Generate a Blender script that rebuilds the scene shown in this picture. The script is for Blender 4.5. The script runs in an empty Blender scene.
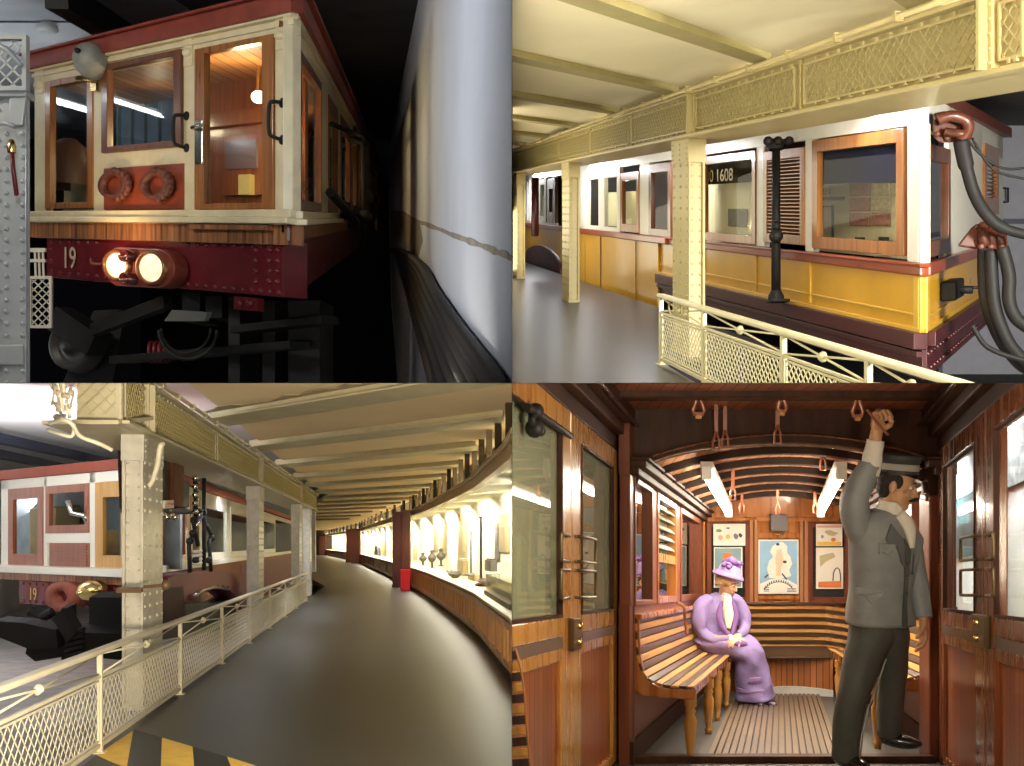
import bpy, bmesh, math, random
from mathutils import Vector as V3, Matrix
RND = random.Random(11)
scene = bpy.context.scene
COL = bpy.data.collections.new('scene_objects'); scene.collection.children.link(COL)
FPX = 1000.0
BUILT = []          # meshes of the room being built

# ------------------------------------------------------------------ camera
cam_d = bpy.data.cameras.new('camera'); cam = bpy.data.objects.new('camera', cam_d); COL.objects.link(cam)
cam_d.sensor_width = 36.0; cam_d.lens = 36.0 * FPX / 1024.0; cam_d.clip_start = 0.1; cam_d.clip_end = 600
cam.location = (0, 0, 0); cam.rotation_euler = (math.pi / 2, 0, 0); scene.camera = cam
scene.view_settings.view_transform = 'Standard'; scene.view_settings.look = 'None'
scene.view_settings.gamma = 1; scene.view_settings.exposure = 0; scene.view_settings.use_curve_mapping = False
w = bpy.data.worlds.new('world'); scene.world = w; w.use_nodes = True
w.node_tree.nodes['Background'].inputs[0].default_value = (0.0015, 0.0015, 0.002, 1)
scene.cycles.use_denoising = True; scene.cycles.max_bounces = 7; scene.cycles.transparent_max_bounces = 16
scene.cycles.sample_clamp_indirect = 4.0; scene.cycles.caustics_reflective = False; scene.cycles.caustics_refractive = False

# ------------------------------------------------------------------ geometry helpers
def W(u, v, d): return V3((u, d, v))
def level(k):
    """a place sheared in height by k along its depth: X across, Y away, c = height over its eye level"""
    return lambda X, Y, c: V3((X, Y, c + k * Y))  # shear about the camera, k taken from the place's horizon row in the image

class Face:
    """a plumb plane through two plan points; u metres along it, v height over eye level, d depth behind it"""
    def __init__(s, k, p0, p1):
        s.k = k; s.p0 = V3(p0); s.dir = (V3(p1) - s.p0).normalized(); s.len = (V3(p1) - s.p0).length
        n = V3((-s.dir[1], s.dir[0]))
        if n.dot(s.p0) < 0: n = -n
        s.n = n
    def __call__(s, u, v, d=0.0):
        p = s.p0 + s.dir * u
        q = p + s.n * d
        return V3((q[0], q[1], v + s.k * p[1]))
    def u(s, px, d=0.0):
        m = (px - 512) / FPX; p = s.p0 + s.n * d
        return (m * p[1] - p[0]) / (s.dir[0] - m * s.dir[1])
    def Y(s, px): return (s.p0 + s.dir * s.u(px))[1]
    def c(s, px, py): return s.Y(px) * ((383 - py) / FPX - s.k)
    def shifted(s, d):
        f = Face(s.k, s.p0 + s.n * d, s.p0 + s.n * d + s.dir); f.n = s.n; return f

class MB:
    def __init__(s): s.v = []; s.f = []; s.sm = []; s.uvs = None
    def add(s, vs, fs, smooth=False):
        b = len(s.v); s.v += [V3(p) for p in vs]
        for f in fs: s.f.append([b + i for i in f]); s.sm.append(smooth)
        return s
    def hexa(s, p): return s.add(p, [(0,3,2,1),(4,5,6,7),(0,1,5,4),(1,2,6,5),(2,3,7,6),(3,0,4,7)])
    def box(s, fr, u0, u1, v0, v1, d0, d1):
        return s.hexa([fr(u0,v0,d0),fr(u1,v0,d0),fr(u1,v0,d1),fr(u0,v0,d1),fr(u0,v1,d0),fr(u1,v1,d0),fr(u1,v1,d1),fr(u0,v1,d1)])
    def prism(s, fr, pts, d0, d1, smooth=False):
        n = len(pts); vs = [fr(a, b, d0) for a, b in pts] + [fr(a, b, d1) for a, b in pts]
        fs = [list(range(n)), list(range(2 * n - 1, n - 1, -1))]
        b = len(s.v); s.v += vs
        for f in fs: s.f.append([b + i for i in f]); s.sm.append(False)
        for i in range(n):
            j = (i + 1) % n; s.f.append([b + i, b + j, b + n + j, b + n + i]); s.sm.append(smooth)
        return s
    def bar(s, a, b, wd, ht, up=V3((0,0,1))):
        a = V3(a); b = V3(b); t = (b - a).normalized(); x = t.cross(up)
        if x.length < 1e-4: x = t.cross(V3((0,1,0)))
        x = x.normalized() * wd / 2; y = x.cross(t).normalized() * ht / 2
        return s.hexa([a-x-y,a+x-y,b+x-y,b-x-y,a-x+y,a+x+y,b+x+y,b-x+y])
    def tube(s, pts, r, n=8, closed=False, cap=True):
        pts = [V3(p) for p in pts]; m = len(pts); rs = r if isinstance(r, (list, tuple)) else [r] * m
        rings = []; prev = None
        for i, p in enumerate(pts):
            if closed: t = pts[(i + 1) % m] - pts[i - 1]
            else: t = pts[min(i + 1, m - 1)] - pts[max(i - 1, 0)]
            t.normalize()
            if prev is None:
                x = t.orthogonal().normalized()
            else:
                x = prev - t * prev.dot(t)
                x = x.normalized() if x.length > 1e-5 else t.orthogonal().normalized()
            prev = x; y = t.cross(x)
            rings.append([p + (x * math.cos(2*math.pi*k/n) + y * math.sin(2*math.pi*k/n)) * rs[i] for k in range(n)])
        vs = [q for rg in rings for q in rg]; fs = []
        for i in range(m if closed else m - 1):
            j = (i + 1) % m
            for k in range(n): fs.append((i*n+k, i*n+(k+1)%n, j*n+(k+1)%n, j*n+k))
        s.add(vs, fs, True)
        if cap and not closed:
            b = len(s.v) - len(vs)
            s.f.append([b + k for k in range(n)]); s.sm.append(False)
            s.f.append([b + (m-1)*n + k for k in range(n)]); s.sm.append(False)
        return s
    def lathe(s, c, axis, prof, n=20, smooth=True):
        c = V3(c); a = V3(axis).normalized(); x = a.orthogonal().normalized(); y = a.cross(x); vs = []; fs = []
        for r, h in prof:
            for k in range(n):
                t = 2*math.pi*k/n; vs.append(c + a*h + (x*math.cos(t) + y*math.sin(t))*max(r, 1e-5))
        for i in range(len(prof) - 1):
            for k in range(n): fs.append((i*n+k, i*n+(k+1)%n, (i+1)*n+(k+1)%n, (i+1)*n+k))
        return s.add(vs, fs, smooth)
    def ball(s, c, r, n=14, m=9, sc=(1,1,1)):
        vs = []; fs = []; c = V3(c)
        for i in range(m + 1):
            th = math.pi * i / m
            for k in range(n):
                ph = 2*math.pi*k/n
                vs.append(c + V3((math.sin(th)*math.cos(ph)*sc[0], math.sin(th)*math.sin(ph)*sc[1], math.cos(th)*sc[2])) * r)
        for i in range(m):
            for k in range(n): fs.append((i*n+k, i*n+(k+1)%n, (i+1)*n+(k+1)%n, (i+1)*n+k))
        return s.add(vs, fs, True)
    def rivet(s, p, nrm, r=0.012):
        return s.lathe(p, nrm, [(r,0),(r*.85,r*.45),(r*.45,r*.75),(0,r*.85)], 7)
    def poly(s, pts): return s.add(pts, [list(range(len(pts)))])
    def loft(s, path, rs, rd, n=16, view=V3((0,1,0)), wob=0, seed=0, cap=True, sup=2.0):
        """rings with a sideways and a depth radius along a smooth path"""
        P, RS, RD = smooth_path(path, rs, rd); m = len(P); rr = random.Random(seed); ph = [rr.random()*6.28 for _ in range(8)]
        vs = []
        for i, p in enumerate(P):
            t = (P[min(i+1,m-1)] - P[max(i-1,0)]).normalized(); x = t.cross(view)
            x = x.normalized() if x.length > 1e-3 else V3((1,0,0)); y = x.cross(t).normalized(); q = i / max(1, m-1)
            for k in range(n):
                a = 2*math.pi*k/n; ca, sa = math.cos(a), math.sin(a)
                e = 2.0 / sup; ca2 = math.copysign(abs(ca)**e, ca); sa2 = math.copysign(abs(sa)**e, sa)
                f = 1 + wob*(math.sin(3*a+ph[0]+q*9)*.5 + math.sin(5*a+ph[1]-q*14)*.35 + math.sin(2*a+q*23+ph[2])*.4)
                vs.append(p + x*ca2*RS[i]*f + y*sa2*RD[i]*f)
        fs = [(i*n+k, i*n+(k+1)%n, (i+1)*n+(k+1)%n, (i+1)*n+k) for i in range(m-1) for k in range(n)]
        b = len(s.v); s.add(vs, fs, True)
        if cap:
            s.f.append([b+k for k in range(n)]); s.sm.append(True); s.f.append([b+(m-1)*n+k for k in range(n)]); s.sm.append(True)
        return s
    def build(s, name, mat, parent=None, label=None, cat=None, group=None, kind=None, bevel=0, remesh=0, crop=True, subd=0):
        me = bpy.data.meshes.new(name)
        if parent is not None: off = parent.matrix_basis.translation if parent.type == 'EMPTY' else (parent.parent.matrix_basis.translation if parent.parent else parent.location.copy())
        elif s.v:
            xs = [p[0] for p in s.v]; ys = [p[1] for p in s.v]; zs = [p[2] for p in s.v]
            off = V3(((min(xs)+max(xs))/2, (min(ys)+max(ys))/2, min(zs)))
        else: off = V3((0,0,0))
        off = V3(off)
        me.from_pydata([tuple(p - off) for p in s.v], [], s.f)
        me.polygons.foreach_set('use_smooth', s.sm)
        bm = bmesh.new(); bm.from_mesh(me); bmesh.ops.recalc_face_normals(bm, faces=bm.faces); bm.to_mesh(me); bm.free()
        mats = mat if isinstance(mat, (list, tuple)) else [mat]
        for m_ in mats: me.materials.append(m_)
        o = bpy.data.objects.new(name, me); COL.objects.link(o)
        if parent is not None: o.parent = parent
        else: o.location = off
        if label: o['label'] = label
        if cat: o['category'] = cat
        if group: o['group'] = group
        if kind: o['kind'] = kind
        if remesh:
            r = o.modifiers.new('remesh', 'REMESH'); r.mode = 'VOXEL'; r.voxel_size = remesh; r.use_smooth_shade = True
            sm = o.modifiers.new('smooth', 'SMOOTH'); sm.iterations = 3; sm.factor = .5
        if subd:
            sb = o.modifiers.new('sub', 'SUBSURF'); sb.levels = subd; sb.render_levels = subd
        if bevel:
            b = o.modifiers.new('bevel', 'BEVEL'); b.width = bevel; b.segments = 2; b.limit_method = 'ANGLE'; b.angle_limit = .7
        if crop: BUILT.append(o)
        return o

def smooth_path(path, rs, rd, sub=4):
    P = [V3(p) for p in path]; n = len(P); o = []; a = []; b = []
    def cr(p0, p1, p2, p3, t): return .5*((2*p1) + (p2-p0)*t + (2*p0-5*p1+4*p2-p3)*t*t + (3*p1-p0-3*p2+p3)*t*t*t)
    for i in range(n-1):
        i0, i3 = max(i-1, 0), min(i+2, n-1)
        for j in range(sub):
            t = j/sub
            o.append(cr(P[i0], P[i], P[i+1], P[i3], t)); a.append(cr(rs[i0], rs[i], rs[i+1], rs[i3], t)); b.append(cr(rd[i0], rd[i], rd[i+1], rd[i3], t))
    o.append(P[-1]); a.append(rs[-1]); b.append(rd[-1]); return o, a, b
def curve_pts(P, sub=6):
    return smooth_path(P, [1]*len(P), [1]*len(P), sub)[0]
def arc(c, x, y, r, a0, a1, n=12):
    return [V3(c) + (V3(x)*math.cos(a0+(a1-a0)*i/n) + V3(y)*math.sin(a0+(a1-a0)*i/n))*r for i in range(n+1)]

def thing(name, label, cat, loc, group=None):
    o = bpy.data.objects.new(name, None); COL.objects.link(o); o.empty_display_size = .1
    o.location = loc; o['label'] = label; o['category'] = cat
    if group: o['group'] = group
    return o
def crop_room(sx, sz, eps=.0012):
    """the added dividing wall (x=0) and the added storey slab (z=0) bound each room: trim what runs into them"""
    global BUILT
    bpy.context.view_layer.update(); dg = bpy.context.evaluated_depsgraph_get()
    for o in BUILT:
        mw = o.matrix_world
        if any(m.type in ('REMESH', 'SUBSURF', 'BEVEL') for m in o.modifiers):
            bb = [mw @ V3(c) for c in o.bound_box]
            if min(p[0]*sx for p in bb) > eps*2 and min(p[2]*sz for p in bb) > eps*2: continue
            me = bpy.data.meshes.new_from_object(o.evaluated_get(dg)); o.modifiers.clear(); o.data = me
        me = o.data; co = [mw @ v.co for v in me.vertices]
        if not co: continue
        if min(p[0]*sx for p in co) >= eps and min(p[2]*sz for p in co) >= eps: continue
        bm = bmesh.new(); bm.from_mesh(me); inv = mw.inverted()
        for co_, no in ((V3((eps*sx,0,0)), V3((-sx,0,0))), (V3((0,0,eps*sz)), V3((0,0,-sz)))):
            bmesh.ops.bisect_plane(bm, geom=bm.verts[:]+bm.edges[:]+bm.faces[:], plane_co=inv @ co_, plane_no=no, clear_outer=True, clear_inner=False)
        bm.to_mesh(me); bm.free()
    for o in list(BUILT):
        if len(o.data.vertices) == 0 and not o.children:
            bpy.data.objects.remove(o)
    BUILT = []

# ------------------------------------------------------------------ materials
MATS = {}
def mat(name, col, rough=.5, metal=0, var=0, vscale=6, bump=0, bscale=40, spec=.5, emit=None, estr=0, stretch=None, col2=None, coat=0):
    if name in MATS: return MATS[name]
    m = bpy.data.materials.new(name); m.use_nodes = True; nt = m.node_tree; N = nt.nodes; L = nt.links; b = N['Principled BSDF']
    b.inputs['Roughness'].default_value = rough; b.inputs['Metallic'].default_value = metal
    b.inputs['Specular IOR Level'].default_value = spec; b.inputs['Base Color'].default_value = (*col, 1)
    if coat: b.inputs['Coat Weight'].default_value = coat; b.inputs['Coat Roughness'].default_value = .12
    tc = N.new('ShaderNodeTexCoord'); mp = N.new('ShaderNodeMapping'); L.new(tc.outputs['Object'], mp.inputs[0])
    if stretch: mp.inputs['Scale'].default_value = stretch
    if var or col2:
        nz = N.new('ShaderNodeTexNoise'); nz.inputs['Scale'].default_value = vscale; nz.inputs['Detail'].default_value = 5
        L.new(mp.outputs[0], nz.inputs['Vector']); cr = N.new('ShaderNodeValToRGB'); L.new(nz.outputs[0], cr.inputs[0])
        c2 = col2 if col2 else tuple(c*(1-var) for c in col); c1 = col if col2 else tuple(min(1, c*(1+var*.6)) for c in col)
        cr.color_ramp.elements[0].position = .32; cr.color_ramp.elements[1].position = .68
        cr.color_ramp.elements[0].color = (*c2, 1); cr.color_ramp.elements[1].color = (*c1, 1)
        L.new(cr.outputs[0], b.inputs['Base Color'])
        rg = N.new('ShaderNodeMapRange'); rg.inputs[3].default_value = max(.03, rough-.08); rg.inputs[4].default_value = min(1, rough+.12)
        L.new(nz.outputs[0], rg.inputs[0]); L.new(rg.outputs[0], b.inputs['Roughness'])
    if bump:
        n2 = N.new('ShaderNodeTexNoise'); n2.inputs['Scale'].default_value = bscale; n2.inputs['Detail'].default_value = 4
        L.new(mp.outputs[0], n2.inputs['Vector']); bp = N.new('ShaderNodeBump'); bp.inputs['Strength'].default_value = bump; bp.inputs['Distance'].default_value = .01
        L.new(n2.outputs[0], bp.inputs['Height']); L.new(bp.outputs[0], b.inputs['Normal'])
    if emit: b.inputs['Emission Color'].default_value = (*emit, 1); b.inputs['Emission Strength'].default_value = estr
    MATS[name] = m; return m
def wood(name, c1, c2, rough=.35, scale=1.0, axis='Z', coat=.3):
    st = {'Z': (14, 14, 1.2), 'X': (1.2, 14, 14), 'Y': (5, 1.0, 5)}[axis]
    return mat(name, c1, rough, col2=c2, vscale=1.1*scale, stretch=st, bump=.15, bscale=3, coat=coat)
def striped(name, c1, c2, axis, pitch, rough=.5, gap=.12):
    """boards: thin dark joints between boards, a slightly different tone per board"""
    if name in MATS: return MATS[name]
    m = bpy.data.materials.new(name); m.use_nodes = True; nt = m.node_tree; N = nt.nodes; L = nt.links; b = N['Principled BSDF']
    b.inputs['Roughness'].default_value = rough
    tc = N.new('ShaderNodeTexCoord'); sp = N.new('ShaderNodeSeparateXYZ'); L.new(tc.outputs['Object'], sp.inputs[0])
    dv = N.new('ShaderNodeMath'); dv.operation = 'DIVIDE'; L.new(sp.outputs['XYZ'.index(axis)], dv.inputs[0]); dv.inputs[1].default_value = pitch
    fl = N.new('ShaderNodeMath'); fl.operation = 'FLOOR'; L.new(dv.outputs[0], fl.inputs[0])
    fr = N.new('ShaderNodeMath'); fr.operation = 'FRACT'; L.new(dv.outputs[0], fr.inputs[0])
    wn = N.new('ShaderNodeTexWhiteNoise'); wn.noise_dimensions = '1D'; L.new(fl.outputs[0], wn.inputs['W'])
    mx = N.new('ShaderNodeMix'); mx.data_type = 'RGBA'; L.new(wn.outputs[0], mx.inputs['Factor'])
    mx.inputs[6].default_value = (*c1, 1); mx.inputs[7].default_value = (*c2, 1)
    lt = N.new('ShaderNodeMath'); lt.operation = 'LESS_THAN'; L.new(fr.outputs[0], lt.inputs[0]); lt.inputs[1].default_value = gap
    m2 = N.new('ShaderNodeMix'); m2.data_type = 'RGBA'; L.new(lt.outputs[0], m2.inputs['Factor']); L.new(mx.outputs[2], m2.inputs[6])
    m2.inputs[7].default_value = (*[c*.25 for c in c2], 1); L.new(m2.outputs[2], b.inputs['Base Color'])
    MATS[name] = m; return m
def glass(name, tint=(1,1,1), refl=1.0, rough=.02, dirt=0.0):
    if name in MATS: return MATS[name]
    m = bpy.data.materials.new(name); m.use_nodes = True; nt = m.node_tree; N = nt.nodes; L = nt.links
    N.remove(N['Principled BSDF']); out = N['Material Output']
    tr = N.new('ShaderNodeBsdfTransparent'); tr.inputs[0].default_value = (*tint, 1)
    gl = N.new('ShaderNodeBsdfGlossy'); gl.inputs['Roughness'].default_value = rough; gl.inputs[0].default_value = (1,1,1,1)
    lw = N.new('ShaderNodeFresnel'); lw.inputs[0].default_value = 1.5
    mu = N.new('ShaderNodeMath'); mu.operation = 'MULTIPLY'; mu.inputs[1].default_value = refl; mu.use_clamp = True
    ge = N.new('ShaderNodeNewGeometry'); ib = N.new('ShaderNodeMath'); ib.operation = 'SUBTRACT'; ib.inputs[0].default_value = 1; L.new(ge.outputs['Backfacing'], ib.inputs[1])
    m0 = N.new('ShaderNodeMath'); m0.operation = 'MULTIPLY'; L.new(lw.outputs[0], m0.inputs[0]); L.new(ib.outputs[0], m0.inputs[1]); L.new(m0.outputs[0], mu.inputs[0])
    mx = N.new('ShaderNodeMixShader'); L.new(mu.outputs[0], mx.inputs[0]); L.new(tr.outputs[0], mx.inputs[1]); L.new(gl.outputs[0], mx.inputs[2])
    if dirt:
        df = N.new('ShaderNodeBsdfDiffuse'); df.inputs[0].default_value = (.62,.66,.5,1); m3 = N.new('ShaderNodeMixShader'); m3.inputs[0].default_value = dirt
        L.new(mx.outputs[0], m3.inputs[1]); L.new(df.outputs[0], m3.inputs[2]); L.new(m3.outputs[0], out.inputs[0])
    else: L.new(mx.outputs[0], out.inputs[0])
    MATS[name] = m; return m
def emis(name, col, s):
    if name in MATS: return MATS[name]
    m = bpy.data.materials.new(name); m.use_nodes = True; nt = m.node_tree; N = nt.nodes
    N.remove(N['Principled BSDF']); e = N.new('ShaderNodeEmission'); e.inputs[0].default_value = (*col, 1); e.inputs[1].default_value = s
    nt.links.new(e.outputs[0], N['Material Output'].inputs[0]); MATS[name] = m; return m

def area(name, loc, target, sx, sy, power, col=(1,1,1), spread=3.14):
    l = bpy.data.lights.new(name, 'AREA'); l.shape = 'RECTANGLE'; l.size = sx; l.size_y = sy; l.energy = power; l.color = col; l.spread = spread
    o = bpy.data.objects.new(name, l); COL.objects.link(o); o.location = loc
    d = V3(target) - V3(loc); o.rotation_euler = d.to_track_quat('-Z', 'Y').to_euler(); return o
def point(name, loc, power, col=(1,1,1), r=.05):
    l = bpy.data.lights.new(name, 'POINT'); l.energy = power; l.color = col; l.shadow_soft_size = r
    o = bpy.data.objects.new(name, l); COL.objects.link(o); o.location = loc; return o
def spot(name, loc, target, power, col=(1,1,1), ang=1.5, r=.05, blend=.6):
    l = bpy.data.lights.new(name, 'SPOT'); l.energy = power; l.color = col; l.shadow_soft_size = r; l.spot_size = ang; l.spot_blend = blend
    o = bpy.data.objects.new(name, l); COL.objects.link(o); o.location = loc
    d = V3(target) - V3(loc); o.rotation_euler = d.to_track_quat('-Z', 'Y').to_euler(); return o

def text_mesh(mb, txt, fr, u, v, size, d=-.004, thick=.003, mirror=1, shear=0):
    """lettering as solid shapes on a face; (u, v) is its lower left"""
    cu = bpy.data.curves.new('t', 'FONT'); cu.body = txt; cu.size = size; cu.extrude = thick/2; cu.shear = shear
    ob = bpy.data.objects.new('t', cu); scene.collection.objects.link(ob); bpy.context.view_layer.update()
    me = bpy.data.meshes.new_from_object(ob.evaluated_get(bpy.context.evaluated_depsgraph_get()))
    mb.add([fr(u + mirror*p.co[0], v + p.co[1], d - p.co[2]) for p in me.vertices], [list(f.vertices) for f in me.polygons])
    bpy.data.objects.remove(ob); bpy.data.curves.remove(cu); bpy.data.meshes.remove(me)

def frame_mb(fr, u0, u1, v0, v1, w, d0, d1, wb=None, wt=None):
    if u0 > u1: u0, u1 = u1, u0
    m = MB(); wb = wb or w; wt = wt or w
    m.box(fr,u0,u0+w,v0,v1,d0,d1); m.box(fr,u1-w,u1,v0,v1,d0,d1); m.box(fr,u0+w,u1-w,v0,v0+wb,d0,d1); m.box(fr,u0+w,u1-w,v1-wt,v1,d0,d1); return m
def sash(fr, name, u0, u1, v0, v1, w, d0, d1, fm, gm, parent, wb=None, wt=None, label=None):
    """a framed opening: frame part with its pane as a sub-part"""
    if u0 > u1: u0, u1 = u1, u0
    wb = wb or w; wt = wt or w
    f = frame_mb(fr, u0, u1, v0, v1, w, d0, d1, wb, wt).build(name, fm, parent, label=label, bevel=.004)
    dm = d0 + (d1-d0)*.55
    MB().box(fr,u0+w,u1-w,v0+wb,v1-wt,dm,dm+.006).build('pane', gm, f)
    return f
def mesh_wires(mb, fr, u0, u1, v0, v1, d, pitch, t=.006, dw=.004):
    """diamond wire mesh clipped to a rectangle"""
    if u0 > u1: u0, u1 = u1, u0
    H = v1 - v0; Wd = u1 - u0; n = int((Wd + H) / pitch) + 1
    for i in range(n + 1):
        s0 = i*pitch
        for sg in (1, -1):
            a = (s0 - H, v0) if sg == 1 else (s0, v0)      # bottom point
            # line u = a + sg*(v - v0)
            t0, t1 = 0.0, H; ua = a[0] if sg == 1 else s0
            if sg == 1: t0 = max(t0, -ua); t1 = min(t1, Wd - ua)
            else: t0 = max(t0, ua - Wd); t1 = min(t1, ua)
            if t1 - t0 < pitch*.15: continue
            A = (u0 + ua + sg*t0, v0 + t0); B = (u0 + ua + sg*t1, v0 + t1); h = t*.7
            mb.hexa([fr(A[0]-h,A[1],d),fr(A[0]+h,A[1],d),fr(B[0]+h,B[1],d),fr(B[0]-h,B[1],d),fr(A[0]-h,A[1],d+dw),fr(A[0]+h,A[1],d+dw),fr(B[0]+h,B[1],d+dw),fr(B[0]-h,B[1],d+dw)])
def ering(mb, fc, px, py, rx, ry, prof, n=24, smooth=True):
    """a turned ring on a face: radii in photo pixels there, prof = [(radius factor, depth)]"""
    u, v = fc.u(px), fc.c(px, py); du = abs(fc.u(px+1)-fc.u(px-1))/2*rx; dv = fc.Y(px)*ry/FPX
    vs = []; fs = []
    for s_, d in prof:
        for k in range(n):
            t = 2*math.pi*k/n; vs.append(fc(u+math.cos(t)*du*s_, v+math.sin(t)*dv*s_, d))
    for i in range(len(prof)-1):
        for k in range(n): fs.append((i*n+k, i*n+(k+1)%n, (i+1)*n+(k+1)%n, (i+1)*n+k))
    mb.add(vs, fs, smooth)
def arc2(cx, cy, rx, ry, a0, a1, n): return [(cx+rx*math.cos(a0+(a1-a0)*i/n), cy+ry*math.sin(a0+(a1-a0)*i/n)) for i in range(n+1)]

CREAM = mat('cream_paint', (.78,.67,.42), .35, var=.10, vscale=5, bump=.12, bscale=30, coat=.3)
WHITE = mat('white_paint', (.80,.77,.68), .4, var=.06, vscale=4, coat=.2)
OAK = wood('varnished_oak', (.42,.17,.045), (.23,.075,.018), .28, coat=.5)
OAKD = wood('dark_oak', (.20,.07,.025), (.10,.03,.012), .3, coat=.5)
OCHREW = wood('pale_oak', (.60,.33,.09), (.45,.22,.05), .3, coat=.4)
ROOFRED = mat('roof_red', (.26,.045,.025), .45, var=.25, vscale=5, bump=.1)
MAROON = mat('maroon_paint', (.13,.008,.012), .38, var=.2, vscale=5, coat=.12)
REDPANEL = mat('orange_red_panel', (.28,.055,.022), .4, var=.15)
BLACK = mat('black_iron', (.016,.015,.014), .55, var=.3, bump=.1, spec=.3)
BRASS = mat('brass', (.75,.55,.22), .22, 1.0)
STEELG = mat('grey_gloss_steel', (.36,.37,.36), .35, var=.12, vscale=4, bump=.12, bscale=18, coat=.2)
CHROME = mat('nickel', (.7,.68,.62), .18, 1.0)
STRIPW = mat('striped_board', (.46,.19,.07), .4, col2=(.07,.025,.012), vscale=3.2, stretch=(6,6,.3), coat=.2)
GLS = glass('window_glass', (.92,.96,.95), 1.0)
PLAST = mat('white_plaster', (.66,.68,.74), .75, var=.05, vscale=1.5, bump=.35, bscale=14)
DIRT = mat('bare_plaster', (.34,.29,.24), .9, var=.3, vscale=9, bump=.4, bscale=30)
RUBBER = mat('black_rubber', (.016,.015,.015), .6, spec=.3, bump=.1, bscale=60)
WIRE = mat('grey_wire', (.45,.45,.42), .4)

def build_tl():
    k = .166
    F = Face(k, (-1.971,9), (-1.971-1.152,10)); S = Face(k, (-1.971,9), (-1.971-.107,10))
    L = level(k); cf = lambda y: (217-y)*.009          # height of a row as read on the corner post
    fc = F.c
    # ---------- setting
    wl = Face(k, (0,4), (-.137,5))
    g = MB(); e = wl.u
    g.prism(wl, [(e(515),-.8),(e(515),2.6),(e(405),6.0),(e(401.5),wl.c(401.5,5)),(e(392),wl.c(392,92)),(e(389),wl.c(389,150)),(e(388.5),wl.c(388.5,205)),(e(391),wl.c(391,300)),(e(398),wl.c(398,392))], 0, .25)
    wr = g.build('wall_right', PLAST, kind='structure')
    g = MB(); up = []; lo = []
    for i in range(30):
        x = 397 + (515-397)*i/29; yb = 213 + .388*(x-396)
        up.append((e(x), wl.c(x, yb-2-RND.random()*2.2*(x-380)/90))); lo.append((e(x), wl.c(x, yb+1+RND.random()*1.6*(x-380)/60)))
    for i in range(29): g.hexa([wl(*lo[i],-.006),wl(*lo[i+1],-.006),wl(*lo[i+1],.0),wl(*lo[i],.0),wl(*up[i],-.006),wl(*up[i+1],-.006),wl(*up[i+1],0),wl(*up[i],0)])
    g.prism(wl, [(e(390),wl.c(390,211)),(e(404),wl.c(404,211)),(e(420),wl.c(420,222)),(e(423),wl.c(423,240)),(e(417),wl.c(417,262)),(e(410),wl.c(410,320)),(e(409),wl.c(409,390)),(e(397.5),wl.c(397.5,390)),(e(392),wl.c(392,300))], -.005, 0)
    g.build('bare_plaster_band', DIRT, wr)
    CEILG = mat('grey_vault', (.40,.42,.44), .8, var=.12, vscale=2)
    DARKC = mat('dark_ceiling', (.075,.07,.065), .8, var=.3, vscale=2)  # right ceiling gets no light; that dark is put into its colour
    MB().box(L,-12,-.001,70,70.3,-1,14).build('x', DARKC) if 0 else None
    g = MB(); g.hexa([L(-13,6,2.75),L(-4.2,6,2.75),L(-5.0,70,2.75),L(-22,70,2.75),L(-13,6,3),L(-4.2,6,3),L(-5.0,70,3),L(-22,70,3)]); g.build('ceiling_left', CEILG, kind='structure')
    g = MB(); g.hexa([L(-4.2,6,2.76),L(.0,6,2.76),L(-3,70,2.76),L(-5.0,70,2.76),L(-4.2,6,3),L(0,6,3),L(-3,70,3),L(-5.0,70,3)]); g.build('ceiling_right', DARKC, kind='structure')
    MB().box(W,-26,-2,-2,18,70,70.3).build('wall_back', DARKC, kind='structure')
    MB().hexa([L(-13,6,-2.2),L(-12.8,6,-2.2),L(-21.8,70,-2.2),L(-22,70,-2.2),L(-13,6,3),L(-12.8,6,3),L(-21.8,70,3),L(-22,70,3)]).build('wall_left', mat('dim_wall',(.03,.03,.032),.8), kind='structure')
    def cp(px, py, c):       # point on a level plane c seen at a pixel
        Y = c*1000/(217-py); return V3(((px-512)/1000*Y, Y, c+k*Y))
    g = MB(); a = cp(56,-6,2.55); b = cp(132,42,2.55); g.bar(a, b, .26, .32); g.build('ceiling_girder', BLACK, label='black steel girder crossing the pale vault above the tram roof', cat='girder')
    g = MB()
    g.prism(lambda u,v,d: L(u, d, 2.72+v), arc2(-9.3,0,3.6,.42,math.pi,2*math.pi,14), 14, 24, True); g.build('ceiling_vault', CEILG, kind='structure')
    for i,(x0,y0,x1,y1) in enumerate([(318,-5,400,24),(325,62,398,52),(330,80,398,68)]):
        g = MB(); Y0 = 14+i*5
        g.tube([V3(((x0-512)/1000*Y0,Y0,(383-y0)/1000*Y0)), V3(((x1-512)/1000*(Y0+1.5),Y0+1.5,(383-y1)/1000*(Y0+1.5)))], .07, 8)
        g.build('ceiling_pipe', BLACK, label=['dark pipe under the ceiling, topmost above the tram side','dark pipe under the ceiling, middle of the three beside the wall','dark pipe under the ceiling, lowest of the three beside the wall'][i], cat='pipe', group='dark ceiling pipes')
    lp = thing('ceiling_lamp', 'small round lamp on a bent arm under the pale vault', 'lamp', cp(49,36,2.55))
    p = cp(49,36,2.55); g = MB(); g.lathe(p+V3((0,0,.14)),(0,0,-1),[(.04,-.1),(.13,-.02),(.19,.04),(.2,.12),(.15,.14),(0,.14)],18); g.build('lamp_shade', STEELG, lp)
    g = MB(); g.ball(p-V3((-.04,0,.02)),.07); g.build('bulb', emis('cool_bulb',(.9,.95,1),3), lp)
    g = MB(); g.tube([p+V3((-.05,0,.1)),p+V3((-.5,.1,.02)),p+V3((-.72,.2,-.24))],.03); g.build('arm', STEELG, lp)

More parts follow.
